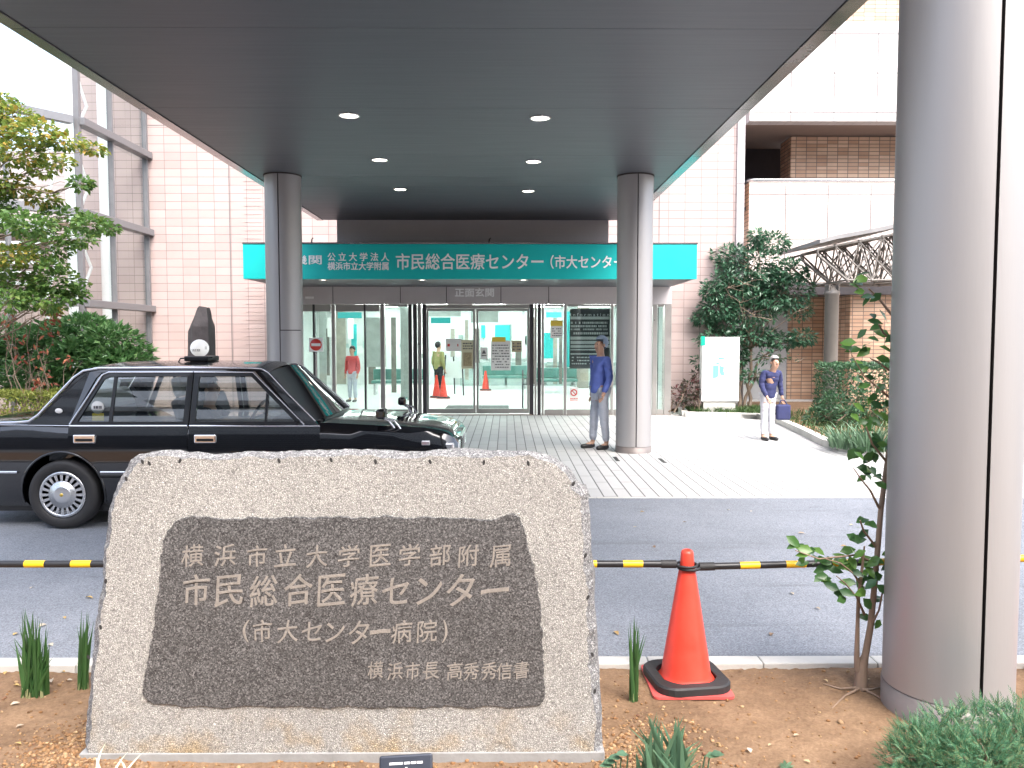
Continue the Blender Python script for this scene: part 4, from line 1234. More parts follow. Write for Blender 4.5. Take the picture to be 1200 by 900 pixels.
# ------------------------------------------------------------------ traffic cones and striped bars
M_cone = mat('red_orange_plastic', (0.72, 0.055, 0.03), 0.42, var=0.16, vscale=6, bump=0.06, bscale=24)
M_conebase = mat('faded_red_plastic', (0.60, 0.10, 0.09), 0.55, var=0.12, vscale=9)
M_yellow = mat('yellow_bar', (0.78, 0.47, 0.015), 0.4, var=0.08, vscale=12)
def sq_ring(mb, h0, h1, a, r, hole=None, z=0):
    """rounded square plate of half side a, corner r"""
    pts = []
    for cx_, cy_, s in ((1, 1, 0), (-1, 1, 90), (-1, -1, 180), (1, -1, 270)):
        for k in range(6):
            an = R(s + 90 * k / 5); pts.append((cx_ * (a - r) + r * math.cos(an), cy_ * (a - r) + r * math.sin(an)))
    if hole is None: mb.prism_z(pts, h0, h1); return
    n = len(pts)
    inn = []
    for x, y in pts:
        an = math.atan2(y, x); inn.append((hole * math.cos(an), hole * math.sin(an)))
    e = .008
    rows = [(inn, h0), (pts, h0), (pts, h1 - e), ([(x * (a - e) / a, y * (a - e) / a) for x, y in pts], h1), (inn, h1)]
    vs = [(x, y, zz) for q, zz in rows for x, y in q]
    fs = []
    m = len(rows)
    for i in range(m):
        j = (i + 1) % m
        for k in range(n):
            k2 = (k + 1) % n
            fs.append((i*n+k, i*n+k2, j*n+k2, j*n+k))
    mb.add(vs, fs, False)
cb = on_z(803, 800, .05)
def make_cone(loc):
    t = thing('traffic_cone', 'faded red traffic cone with a black rubber weight beside the granite monument', 'traffic cone', (0, 0, 0), None)
    mb = MB(); mb.lathe([(.158, .010), (.150, .022), (.128, .045), (.122, .060), (.037, .590), (.035, .597), (.035, .603), (.031, .655), (.027, .667), (.018, .672), (.014, .664), (0.0, .664)], 44)
    mb.build('cone_body', M_cone, t)
    mb = MB(); sq_ring(mb, 0, .012, .195, .025); mb.build('base_plate', M_conebase, t)
    Mr = Matrix.Rotation(R(8), 4, 'Z')
    mb = MB(); sq_ring(mb, .0125, .052, .187, .095, .150); mb.v = [tuple(Mr @ Vector(v)) for v in mb.v]; mb.build('rubber_weight', M_rubber, t)
    t.location = loc
    return t
cone = make_cone((cb.x, cb.y - .01, soil_z(cb.x, cb.y) + .010))
hid = copy_tree(cone)
CYB = cb.y - .01
hid.location = (-1.20, CYB, soil_z(-1.2, CYB) - .004)
hid['label'] = 'traffic cone hidden behind the granite monument, holding up the striped bar'
def stripe_bar(xa, xb, za, zb, y, label, first='k', yl=.098, phase=0.0):
    t = thing('cone_bar', label, 'barrier bar', ((xa + xb) / 2, y, (za + zb) / 2), 'black and yellow bars between the cones')
    L = xb - xa
    f = lambda x: (x, y, za + (zb - za) * (x - xa) / L)
    mb = MB(); mb.tube([f(xa), f(xb)], .0172, 16); mb.build('tube', M_black, t)
    x = xa + phase; 
    while x < xb - .02:
        e = min(x + yl, xb - .01)
        mb = MB(); mb.tube([f(x), f(e)], .0180, 16, cap=True); mb.build('yellow_band', M_yellow, t)
        x += yl + .130
    for s in (xa, xb):
        d = 1 if s == xa else -1
        mb = MB(); mb.tube([f(s), f(s + d * .075)], .0205, 16); mb.build('end_sleeve', M_rubber, t)
        mb = MB()
        cxr = s - d * .052
        pts = [(cxr + .052 * math.cos(a), y + .052 * math.sin(a), f(s)[2] - .004) for a in np.linspace(0, 2 * math.pi, 25)]
        mb.tube(pts, .007, 8, cap=False); mb.build('ring', M_rubber, t)
    return t
zb1 = at(760, 660, CYB).z
zr0, zr1 = at(830, 664, CYB).z, at(1025, 659, CYB).z
cx = cone.location.x
xr = lambda px: at(px, 660, CYB).x
stripe_bar(-1.20 + .055, cx - .055, zb1, zb1 - .004, CYB, 'black and yellow striped bar between the granite monument and the traffic cone', phase=xr(730) - (-1.145) - .228 * 5)
t_ = stripe_bar(cx + .06, cx + .06 + 1.9, zr0, zr0 + (zr1 - zr0) * 1.9 / (xr(1025) - xr(830)), CYB, 'black and yellow striped bar running from the traffic cone behind the large metal column', phase=xr(867) - (cx + .06))
stripe_bar(-3.2, -1.20 - .055, zb1 + .002, zb1, CYB, 'black and yellow striped bar left of the granite monument', phase=xr(84) - (-3.2) - .228 * 7)
# a second far cone carries the right bar beyond the column
h3 = copy_tree(cone); h3.location = (cx + .06 + 1.9 + .055, CYB, soil_z(2.7, CYB) - .004)
h3['label'] = 'traffic cone behind the large metal column at the end of the striped bar'
h4 = copy_tree(cone); h4.location = (-3.255, CYB, .04)
h4['label'] = 'traffic cone at the left end of the striped barrier'

# little dark plaque at the front
pq = thing('plant_label', 'small dark name plaque on a stake in front of the granite monument', 'plaque', on_z(475, 925, .05))
PDp = 3.02
a, b_ = at(445, 905, PDp), at(507, 884, PDp)
Mp = Matrix.Translation(((a.x + b_.x) / 2, PDp, b_.z)) @ Matrix.Rotation(R(-28), 4, 'X') @ Matrix.Rotation(R(-3.0), 4, 'Y')
w = (b_.x - a.x) / 2
mb = MB(); mb.bbox((-w, -.012, -.125), (w, .006, 0), .008, Mp); mb.build('plate', mat('dark_blue_enamel', (0.035, 0.04, 0.055), 0.3, 0.3, var=.1), pq)
mb = MB()
for k, (xx, ww) in enumerate(((-.062, .05), (-.006, .022), (.020, .018), (.042, .022))):
    mb.box((xx, -.0135, -.034), (xx + ww, -.0125, -.026), Mp)
for k in range(2): mb.box((-.002, -.0135, -.055 - .02 * k), (.006, -.0125, -.044 - .02 * k), Mp)
mb.build('white_print', M_white, pq)
mb = MB(); mb.box(((a.x + b_.x) / 2 - .012, PDp + .03, -.02), ((a.x + b_.x) / 2 + .012, PDp + .04, b_.z - .06)); mb.build('stake', M_panel_dk, pq)

# dark stone stele behind the taxi
SDp = 13.0
st = thing('stone_stele', 'dark pointed standing stone behind the roof of the black taxi', 'standing stone', (at(229, 400, SDp).x, SDp, 0))
def sp_(px, py): p = at(px, py, SDp); return (p.x, p.z)
ptsL = [sp_(216.5, 640), sp_(216.3, 388), sp_(219, 381), sp_(227.5, 361)]
zt = sp_(232, 359)[1]
xl, xm, xr_ = sp_(216.4, 400)[0], sp_(229, 400)[0], sp_(243, 400)[0]
zs = sp_(216, 389)[1]; zs2 = sp_(243, 383)[1]; zm = sp_(229, 378)[1]
bm = bmesh.new()
def V(x, y, z): return bm.verts.new((x, y, z))
lv = [(xl, SDp + .12), (xm, SDp - .10), (xr_, SDp + .05), (xr_ - .02, SDp + .42), (xl + .03, SDp + .45)]
b0 = [V(x, y, 0) for x, y in lv]
zz = [zs, zm - .05, zs2, zs2, zs]
b1 = [V(x, y, z) for (x, y), z in zip(lv, zz)]
tx0, tx1 = sp_(227, 360)[0], sp_(238.5, 360)[0]
tp = [V(tx0, SDp + .14, zt - .03), V(tx0 + .04, SDp + .10, zt), V(tx1, SDp + .11, zt - .01), V(tx1 - .01, SDp + .3, zt - .02), V(tx0 + .01, SDp + .3, zt - .02)]
for r0, r1 in ((b0, b1), (b1, tp)):
    for i in range(5):
        bm.faces.new((r0[i], r0[(i+1) % 5], r1[(i+1) % 5], r1[i]))
bm.faces.new(tp); bm.faces.new(b0[::-1])
bmesh.ops.recalc_face_normals(bm, faces=bm.faces[:])
bmesh.ops.triangulate(bm, faces=bm.faces[:])
bmesh.ops.subdivide_edges(bm, edges=bm.edges[:], cuts=7, use_grid_fill=True)
for v in bm.verts:
    if v.co.z > .01:
        q = v.co * 6
        v.co += Vector((noise.noise(q), noise.noise(q + Vector((9, 0, 0))), noise.noise(q + Vector((0, 9, 0))))) * .018
me = bpy.data.meshes.new('stone'); bm.to_mesh(me); bm.free()
link_mesh('stone', me, mat('dark_basalt', (0.085, 0.075, 0.078), 0.8, var=.3, vscale=6, bump=.6, bscale=30), st)
# ------------------------------------------------------------------ the taxi
M_blk = mat('black_car_paint', (0.006, 0.006, 0.008), 0.12, 0.0, coat=1.0, var=0.05, vscale=1.5)
M_carglass = glass_mat('green_car_glass', (0.78, 0.84, 0.82), 6.0)
M_trimb = mat('black_trim', (0.012, 0.012, 0.013), 0.35, var=.1)
M_seat = mat('grey_seat_cloth', (0.12, 0.12, 0.13), 0.8, var=.15, bump=.1)
M_lace = mat('white_seat_cover', (0.68, 0.70, 0.69), 0.8, var=.08, bump=.2, bscale=120)
M_rim = mat('silver_hubcap', (0.60, 0.61, 0.63), 0.28, 0.85, var=.04)
M_lampglass = mat('clear_lamp_lens', (0.72, 0.74, 0.76), 0.12, 0.6, coat=1.0, var=.05)
YN = 7.48                                   # near flank
WHEEL = at(73, 583, YN)
TX = WHEEL.x - 1.03                         # tail
HWID = .8475
YC = YN + HWID                              # centre line
taxi = thing('taxi', 'black taxi saloon with a round white roof lamp stopped behind the granite monument', 'taxi', (TX + 2.35, YC, 0))
def interp(x, tab):
    for (a, va), (b_, vb) in zip(tab, tab[1:]):
        if x <= b_:
            t = (x - a) / (b_ - a); t = max(0, t)
            return va + (vb - va) * t
    return tab[-1][1]
ZTOP = [(0, .90), (.05, .97), (.15, 1.0), (.45, 1.015), (.75, 1.02), (1.1, .985), (3.3, .985), (3.5, .985), (4.0, .955), (4.35, .925), (4.55, .895), (4.64, .86), (4.695, .80)]
WID = [(0, .74), (.05, .785), (.15, .805), (.4, .83), (.9, .845), (1.5, HWID), (3.4, HWID), (3.9, .84), (4.25, .825), (4.5, .80), (4.6, .775), (4.66, .74), (4.695, .70)]
PROF = [(.20, .88), (.24, .945), (.32, .972), (.45, .988), (.55, .996), (.60, 1.0), (.70, 1.0), (.78, .996), (.86, .985), (.92, .968), (.96, .950)]
def side_w(x, z):
    zt = interp(x, ZTOP)
    zz = z * .985 / zt if z > .6 and zt < .985 else z
    return interp(x, WID) * interp(zz, PROF)
xs = [0, .02, .05, .1, .15, .25, .4, .6, .75, .9, 1.05, 1.2, 1.4, 1.6, 1.9, 2.2, 2.5, 2.8, 3.1, 3.3, 3.5, 3.7, 3.9, 4.1, 4.25, 4.4, 4.5, 4.57, 4.63, 4.67, 4.695]
def section(x):
    zt = interp(x, ZTOP)
    zb = .20 if .3 < x < 4.4 else .24
    pts = []
    for z in (zb, .24, .30, .38, .47, .55, .63, .70, .76, .82, .87):
        if z < zt - .08: pts.append((side_w(x, max(z, .2)), max(z, zb)))
    w = side_w(x, zt - .07)
    pts += [(side_w(x, zt - .07), zt - .07), (w * .985, zt - .035), (w * .965, zt - .012), (w * .93, zt), (w * .6, zt + .012), (0, zt + .018)]
    return pts
bm = bmesh.new()
secs = []
NP = 18
for x in xs:
    p = section(x)
    # resample to a fixed count by arc length
    L = [0]
    for a, b_ in zip(p, p[1:]): L.append(L[-1] + math.hypot(b_[0] - a[0], b_[1] - a[1]))
    q = []
    key = [i / (NP - 1) for i in range(NP)]
    for k in key:
        d = L[-1] * k
        for i in range(len(L) - 1):
            if d <= L[i + 1] + 1e-9:
                t = (d - L[i]) / max(L[i + 1] - L[i], 1e-9)
                q.append((p[i][0] + (p[i+1][0] - p[i][0]) * t, p[i][1] + (p[i+1][1] - p[i][1]) * t)); break
    row = [bm.verts.new((TX + x, YC - y, z)) for y, z in q] + [bm.verts.new((TX + x, YC + y, z)) for y, z in q[-2::-1]]
    secs.append(row)
for ra, rb in zip(secs, secs[1:]):
    for i in range(len(ra) - 1):
        f = bm.faces.new((ra[i], rb[i], rb[i + 1], ra[i + 1])); f.smooth = True
    bm.faces.new((ra[0], ra[-1], rb[-1], rb[0]))
bm.faces.new(secs[0][::-1]); bm.faces.new(secs[-1])
bmesh.ops.recalc_face_normals(bm, faces=bm.faces[:])
me = bpy.data.meshes.new('body'); bm.to_mesh(me); bm.free()
body = bpy.data.objects.new('body', me); COL.objects.link(body)
cut = MB()
for wx in (1.03, 3.815):
    cut.lathe([(.385, -.30), (.385, .30)], 40, Matrix.Translation((TX + wx, YN, .335)) @ Matrix.Rotation(math.pi / 2, 4, 'X'), smooth=False)
    cut.lathe([(.385, -.30), (.385, .30)], 40, Matrix.Translation((TX + wx, YN + 2 * HWID, .335)) @ Matrix.Rotation(math.pi / 2, 4, 'X'), smooth=False)
co = cut.build('cutter', None)
bmx = bmesh.new(); bmx.from_mesh(co.data); bmesh.ops.recalc_face_normals(bmx, faces=bmx.faces[:]); bmx.to_mesh(co.data); bmx.free()
md = body.modifiers.new('b', 'BOOLEAN'); md.operation = 'DIFFERENCE'; md.object = co; md.solver = 'EXACT'
dg = bpy.context.evaluated_depsgraph_get()
me2 = bpy.data.meshes.new_from_object(body.evaluated_get(dg))
bpy.data.objects.remove(body); bpy.data.objects.remove(co)
for p_ in me2.polygons: p_.use_smooth = p_.area < .2 and abs(p_.normal.x) < .97
bm = bmesh.new(); bm.from_mesh(me2)
for e in bm.edges:
    if len(e.link_faces) == 2 and e.calc_face_angle(0) > .6: e.smooth = False
bm.to_mesh(me2); bm.free()
me2.name = 'body'
body = link_mesh('body', me2, M_blk, taxi)
T = Matrix.Translation
def W(x, z, off=0.0, far=False):
    """point on the flank (car metres) pushed out by off"""
    y = side_w(x, z) + off
    return Vector((TX + x, YC + y if far else YC - y, z))
def strip(name, m, rows, off, parent, far=False):
    """panel lying on the flank: rows of (z, x_left, x_right)"""
    mb = MB()
    nx = 14
    vs, fs = [], []
    for z, a, b_ in rows:
        for k in range(nx + 1): vs.append(W(a + (b_ - a) * k / nx, z, off, far))
    for i in range(len(rows) - 1):
        for k in range(nx):
            q = (i*(nx+1)+k, i*(nx+1)+k+1, (i+1)*(nx+1)+k+1, (i+1)*(nx+1)+k)
            fs.append(q[::-1] if far else q)
    mb.add(vs, fs, True)
    # rim back into the body
    loop = [i for i in range(nx + 1)] + [(nx+1)*i + nx for i in range(1, len(rows))] + [(nx+1)*(len(rows)-1) + k for k in range(nx-1, -1, -1)] + [(nx+1)*i for i in range(len(rows)-2, 0, -1)]
    c = len(vs)
    vs2 = [Vector(vs[i]) for i in loop]; vb = [v + Vector((0, (off + .004) * (-1 if far else 1), 0)) for v in vs2]
    n_ = len(loop)
    mb.add(vs2 + vb, [(i, (i+1) % n_, (i+1) % n_ + n_, i + n_) for i in range(n_)])
    return mb.build(name, m, parent)
YB, YR = .80, .635                          # half widths: belt, roof rail
ZB, ZR = .985, 1.485
def G(x, z, off=0.0, far=False):
    """point on the side of the cabin"""
    t = (z - ZB) / (ZR - ZB)
    y = YB + (YR - YB) * t + .02 * math.sin(math.pi * min(max(t, 0), 1)) + off
    return Vector((TX + x, YC + y if far else YC - y, z))
def gpoly(mb, poly, off, th, far):
    vs = [G(x, z, off, far) for x, z in poly]; vi = [G(x, z, off - th, far) for x, z in poly]
    n_ = len(poly)
    fs = [tuple(range(n_))[::-1], tuple(range(n_, 2*n_))] + [(i, (i+1) % n_, (i+1) % n_ + n_, i + n_) for i in range(n_)]
    mb.add(vs + vi, fs)
def gtube(mb, pts, r, off, far, n=8):
    mb.tube([G(x, z, off, far) for x, z in pts], r, n)
DOORX = (1.09, 2.20, 3.42)
for far in (False, True):
    side = 1 if far else -1
    # pillars and roof rail
    mb = MB()
    gpoly(mb, [(.70, .975), (.80, 1.04), (.95, 1.22), (1.08, 1.39), (1.15, 1.455), (1.22, 1.475), (1.36, 1.487), (1.285, 1.40), (1.09, .975)], .0, .035, far)
    mb.build('rear_pillar', M_blk, taxi)
    mb = MB()
    gpoly(mb, [(1.22, 1.475), (1.36, 1.487), (2.80, 1.487), (2.86, 1.46), (1.30, 1.452)], .004, .05, far)
    gpoly(mb, [(2.79, 1.487), (2.89, 1.455), (3.40, .975), (3.29, .975), (3.26, .985), (2.775, 1.455)], .0, .035, far)
    mb.build('roof_rail', M_blk, taxi)
    # doors
    lower = [(.27, 1.42, 2.195), (.42, 1.40, 2.195), (.48, 1.385, 2.195), (.55, 1.35, 2.195), (.60, 1.325, 2.195), (.65, 1.28, 2.195), (.69, 1.22, 2.195), (.73, 1.12, 2.195), (.77, 1.10, 2.195), (.86, 1.093, 2.195), (.93, 1.09, 2.195), (.955, 1.09, 2.195)]
    rd = strip('door', M_blk, lower, .006, taxi, far); rd['label'] = 'rear passenger door of the taxi'
    lowf = [(.27, 2.205, 3.36), (.45, 2.205, 3.385), (.6, 2.205, 3.40), (.70, 2.205, 3.41), (.86, 2.205, 3.42), (.955, 2.205, 3.42)]
    fd = strip('door', M_blk, lowf, .006, taxi, far)
    for dr, poly, win in ((rd, [(1.10, .975), (1.345, 1.43), (1.40, 1.455), (2.195, 1.455), (2.195, .975)], None), (fd, [(2.205, .975), (2.205, 1.455), (2.76, 1.455), (3.275, .975)], None)):
        inset = .040
        if dr is rd: inn = [(1.165, 1.0), (1.362, 1.385), (1.415, 1.415), (2.145, 1.415), (2.145, 1.0)]
        else: inn = [(2.255, 1.0), (2.255, 1.415), (2.745, 1.415), (3.185, 1.0)]
        mb = MB()
        n_ = len(poly)
        for i in range(n_):
            j = (i + 1) % n_
            gpoly(mb, [poly[i], poly[j], inn[j], inn[i]], .006, .03, far)
        mb.build('window_frame', M_trimb, dr)
        mb = MB()
        mb.add([G(x, z, -.008, far) for x, z in inn], [tuple(range(n_))])
        mb.build('window', M_carglass, dr)
        mb = MB()
        gtube(mb, poly[:-1] if dr is rd else poly[1:], .010, .010, far)
        mb.build('chrome_edge', M_chrome, dr)
        mb = MB()
        if dr is rd: gpoly(mb, [(1.455, 1.0), (1.455, 1.415), (1.485, 1.415), (1.485, 1.0)], .004, .02, far)
        else: gpoly(mb, [(2.90, 1.0), (2.90, 1.265), (2.92, 1.245), (2.92, 1.0)], .004, .02, far)
        mb.build('divider', M_trimb, dr)
        hx = 1.155 if dr is rd else 2.27
        mb = MB()
        c = W(hx + .095, .845, .014, far)
        mb.bbox((c.x - .100, c.y - .012, c.z - .040), (c.x + .100, c.y + .012, c.z + .040), .010)
        mb.build('handle', M_chrome, dr)
        mb = MB(); yy = c.y + side * .0125
        mb.box((c.x - .075, yy - .003, c.z - .022), (c.x + .080, yy + .003, c.z + .004)); mb.build('handle_recess', M_trimb, dr)
        mb = MB()
        xa, xb = (1.10, 2.19) if dr is rd else (2.21, 3.42)
        mb.tube([W(xa + (xb - xa) * k / 8, .962, .012, far) for k in range(9)], .011, 8); mb.build('belt_moulding', M_chrome, dr)
        mb = MB()
        xa, xb = (1.395, 2.19) if dr is rd else (2.21, 3.38)
        mb.tube([W(xa + (xb - xa) * k / 8, .535, .012, far) for k in range(9)], .013, 8); mb.build('side_moulding', M_chrome, dr)
        mb = MB()
        mb.tube([W(xa + (xb - xa) * k / 8, .505, .010, far) for k in range(9)], .022, 8); mb.build('rub_strip', M_trimb, dr)
    mb = MB()
    mb.tube([W(.02 + .60 * k / 6, .535, .010, far) for k in range(7)], .013, 8); mb.build('side_moulding', M_chrome, taxi)
    mb = MB(); mb.tube([W(.10 + 1.0 * k / 8, .975 - .012 * (k / 8), -.002, far) for k in range(9)], .006, 6); mb.build('shoulder_line', M_chrome, taxi)
    mb = MB(); mb.tube([G(*q, .012, far) for q in ((.34, .990), (.60, .995), (.72, 1.005), (.80, 1.06), (.95, 1.24), (1.08, 1.405), (1.16, 1.468), (1.30, 1.492), (2.0, 1.497), (2.7, 1.495), (2.84, 1.487), (2.91, 1.45), (3.12, 1.25), (3.38, 1.005))], .012, 8)
    mb.build('drip_rail', M_chrome, taxi)
    c = G(.985, 1.10, .004, far)
    mb = MB(); mb.ball(c, (.036, .008, .024), 16, 8); mb.build('pillar_lamp', M_white, taxi)
    # wheel arch lips
    for wx in (1.03, 3.815):
        mb = MB()
        pts = []
        for k in range(25):
            an = R(-14 + 208 * k / 24); x = wx + .388 * math.cos(an); z = .335 + .388 * math.sin(an)
            pts.append(W(x, max(z, .24), .003, far))
        mb.tube(pts, .011, 8); mb.build('arch_lip', M_blk, taxi)
    mb = MB(); c = W(4.40, .80, .004, far); mb.bbox((c.x - .04, c.y - .012, c.z - .022), (c.x + .04, c.y + .012, c.z + .022), .008); mb.build('side_lamp', M_lampglass, taxi)
    mb = MB()   # wing mirror on the front wing
    b0 = W(4.10, .93, -.05, far); hd = b0 + Vector((-.12, side * .03, .11))
    mb.tube([b0, b0 + Vector((-.05, side * .01, .07)), hd], .012, 8); mb.tube([b0 + Vector((.06, 0, -.01)), b0 + Vector((.0, side * .02, .08)), hd], .010, 8)
    sm = mb.build('mirror_stalk', M_chrome, taxi)
    mb = MB(); hc = hd + Vector((0, 0, .03)); mb.bbox((hc.x - .035, hc.y - .085, hc.z - .045), (hc.x + .05, hc.y + .085, hc.z + .05), .022); mr = mb.build('mirror', M_blk, taxi); mb = MB(); mb.box((hc.x - .0385, hc.y - .07, hc.z - .034), (hc.x - .0355, hc.y + .07, hc.z + .038)); mb.build('mirror_glass', M_chrome, mr)
    mb = MB(); h2 = W(4.66, .74, -.09, far); mb.bbox((TX + 4.56, min(h2.y, h2.y - side * .26), .66), (TX + 4.702, max(h2.y, h2.y - side * .26), .80), .02); mb.build('headlight', M_lampglass, taxi)
    mb = MB(); h2 = W(4.62, .74, .0, far); mb.bbox((TX + 4.52, min(h2.y + side * .008, h2.y - side * .08), .66), (TX + 4.66, max(h2.y + side * .008, h2.y - side * .08), .80), .02); mb.build('turn_signal', M_lampglass, taxi)
    mb = MB(); h2 = W(.03, .74, -.02, far); mb.bbox((TX - .012, min(h2.y, h2.y - side * .3), .66), (TX + .06, max(h2.y, h2.y - side * .3), .84), .015); mb.build('tail_lamp', M_red, taxi)
    mb = MB(); m_ = G(3.20, 1.01, .05, far); mb.tube([G(3.20, 1.0, .0, far), m_], .012, 6); mb.build('door_mirror_base', M_trimb, taxi)
# roof
bm = bmesh.new()
rows_ = []
for x, z, w in ((1.12, 1.452, .615), (1.20, 1.482, .63), (1.36, 1.494, .638), (1.8, 1.498, .640), (2.3, 1.498, .640), (2.65, 1.495, .638), (2.81, 1.483, .63), (2.91, 1.455, .62)):
    cr_ = .050
    rows_.append([bm.verts.new((TX + x, YC + w * s, z + cr_ * (1 - abs(s) ** 2.4))) for s in (-1, -.95, -.85, -.6, -.3, 0, .3, .6, .85, .95, 1)])
for a, b_ in zip(rows_, rows_[1:]):
    for i in range(10): bm.faces.new((a[i], b_[i], b_[i+1], a[i+1])).smooth = True
bmesh.ops.solidify(bm, geom=bm.faces[:], thickness=.03)
bmesh.ops.recalc_face_normals(bm, faces=bm.faces[:])
me = bpy.data.meshes.new('roof'); bm.to_mesh(me); bm.free()
link_mesh('roof', me, M_blk, taxi)
def screen(name, x0, z0, w0, x1, z1, w1, bow):
    mb = MB()
    vs, fs = [], []
    for t in (0, .35, .7, 1):
        for k in range(9):
            s = k / 4 - 1
            bx = bow * (1 - s * s)
            vs.append((TX + x0 + (x1 - x0) * t + bx, YC + (w0 + (w1 - w0) * t) * s, z0 + (z1 - z0) * t + .045 * t * (1 - s * s)))
    for i in range(3):
        for k in range(8): fs.append((i*9+k, i*9+k+1, (i+1)*9+k+1, (i+1)*9+k))
    mb.add(vs, fs, True)
    return mb.build(name, M_carglass, taxi)
screen('windscreen', 3.36, .985, .76, 2.89, 1.455, .61, .06)
screen('rear_window', .74, 1.0, .74, 1.14, 1.452, .60, -.05)
mb = MB(); mb.tube([(TX + 3.40, YC - .6, .99), (TX + 3.46, YC, 1.01), (TX + 3.40, YC + .6, .99)], .025, 6); mb.build('wiper_cowl', M_trimb, taxi)
# bumpers, grille, plate
def bumper(x, d, name):
    mb = MB()
    for z0, z1, o in ((.30, .52, 0), ):
        pts = []
        for k in range(17):
            s = k / 8 - 1
            pts.append((x + d * (.11 - .10 * abs(s) ** 4) , YC + .80 * s))
        inner = [(px - d * .16, py) for px, py in pts]
        poly = pts + inner[::-1]
        mb.prism_z(poly, z0, z1)
    return mb.build(name, M_blk, taxi)
bumper(TX + 4.66, 1, 'front_bumper'); bumper(TX + .02, -1, 'rear_bumper')
mb = MB(); mb.box((TX + 4.772, YC - .78, .43), (TX + 4.776, YC + .78, .455)); mb.build('bumper_strip', M_chrome, taxi)
mb = MB()
for k in range(6): mb.box((TX + 4.69, YC - .38, .665 + .022 * k), (TX + 4.712, YC + .38, .673 + .022 * k))
mb.box((TX + 4.69, YC - .40, .79), (TX + 4.716, YC + .40, .815)); mb.box((TX + 4.69, YC - .40, .645), (TX + 4.714, YC + .40, .66)); mb.build('grille', M_chrome, taxi)
# wheels
def make_wheel():
    """wheel facing -Y, centre at origin"""
    o = bpy.data.objects.new('wheel', None)
    Mx = Matrix.Rotation(math.pi / 2, 4, 'X')
    mb = MB(); mb.lathe([(.205, -.085), (.215, .075), (.235, .090), (.285, .094), (.312, .080), (.322, .055), (.324, 0), (.322, -.055), (.312, -.08), (.26, -.095), (.205, -.085)], 56, Mx)
    return mb, Mx
wt, Mx = make_wheel()
WR = .324
tyre_me = wt.mesh('tyre')
mb = MB(); mb.lathe([(.0, .050), (.20, .050), (.222, .082)], 40, Mx); hub_me = mb.mesh('hub_back')
mb = MB()
mb.lathe([(.183, .074), (.192, .088), (.205, .090), (.215, .082)], 48, Mx)
mb.lathe([(0, .100), (.040, .100), (.072, .097), (.082, .093), (.086, .086), (.125, .088), (.132, .070)], 48, Mx)
for k in range(20):
    an = 2 * math.pi * k / 20
    M = Matrix.Rotation(an, 4, 'Y')
    mb.add([M @ Vector(p) for p in ((-.0095, -.087, .122), (.0095, -.087, .122), (.0145, -.088, .188), (-.0145, -.088, .188), (-.007, -.070, .122), (.007, -.070, .122), (.011, -.070, .188), (-.011, -.070, .188))], [(0, 1, 2, 3), (0, 4, 5, 1), (1, 5, 6, 2), (2, 6, 7, 3), (3, 7, 4, 0)])
cap_me = mb.mesh('hubcap')
mb = MB(); mb.lathe([(0, .1045), (.012, .104), (.017, .100)], 16, Mx); em_me = mb.mesh('emblem')
for me_, m_ in ((tyre_me, M_rubber), (hub_me, M_trimb), (cap_me, M_rim), (em_me, mat('gilt_emblem', (0.75, 0.52, 0.12), .3, .9, var=.05))): me_.materials.append(m_)
for wx in (1.03, 3.815):
    for far in (False, True):
        wy = YN + .085 if not far else YN + 2 * HWID - .085
        w = bpy.data.objects.new('wheel', None); COL.objects.link(w); w.parent = taxi
        w.location = Vector((TX + wx, wy, WR)) - Vector(taxi.location)
        if far: w.rotation_euler = (0, 0, math.pi)
        for nm, me_ in (('tyre', tyre_me), ('hub_back', hub_me), ('hubcap', cap_me), ('emblem', em_me)):
            o = bpy.data.objects.new(nm, me_); COL.objects.link(o); o.parent = w
mb = MB()
for wx in (1.03, 3.815): mb.box((TX + wx - .36, YN + .30, .22), (TX + wx + .36, YN + 1.40, .60))
mb.box((TX + .3, YN + .12, .15), (TX + 4.4, YN + 2 * HWID - .12, .22)); mb.build('underbody', M_trimb, taxi)
# inside
mb = MB(); mb.box((TX + .78, YC - .70, .93), (TX + 3.40, YC + .70, .9999)); mb.build('cabin_sill', M_trimb, taxi)
mb = MB()
mb.bbox((-.08, -.58, 0), (.08, .58, .40), .05, T((TX + 1.10, YC, .86)) @ Matrix.Rotation(R(-24), 4, 'Y')); mb.build('rear_seat', M_seat, taxi)
mb = MB(); mb.bbox((-.09, -.57, .18), (.095, .57, .41), .05, T((TX + 1.10, YC, .86)) @ Matrix.Rotation(R(-24), 4, 'Y')); mb.build('seat_cover', M_lace, taxi)
for yy in (-.36, .36):
    mb = MB(); mb.bbox((-.07, -.25, 0), (.07, .25, .42), .05, T((TX + 2.12, YC + yy, .80)) @ Matrix.Rotation(R(-18), 4, 'Y')); mb.build('front_seat', M_seat, taxi)
    mb = MB(); mb.bbox((-.055, -.13, 0), (.055, .13, .19), .04, T((TX + 1.98, YC + yy, 1.21)) @ Matrix.Rotation(R(-12), 4, 'Y')); mb.build('headrest', M_lace, taxi)
mb = MB(); mb.bbox((TX + 2.92, YC - .68, .93), (TX + 3.26, YC + .68, 1.03), .04); mb.build('dashboard', M_trimb, taxi)
mb = MB()
pts = [Vector((.19 * math.cos(a), .19 * math.sin(a), 0)) for a in np.linspace(0, 2 * math.pi, 33)]
Ms = T((TX + 2.70, YC - .36, 1.0)) @ Matrix.Rotation(R(-62), 4, 'Y')
mb.tube([Ms @ p for p in pts], .014, 8, cap=False); mb.tube([Ms @ Vector((0, -.19, 0)), Ms @ Vector((0, .19, 0))], .02, 6); mb.build('steering_wheel', M_trimb, taxi)
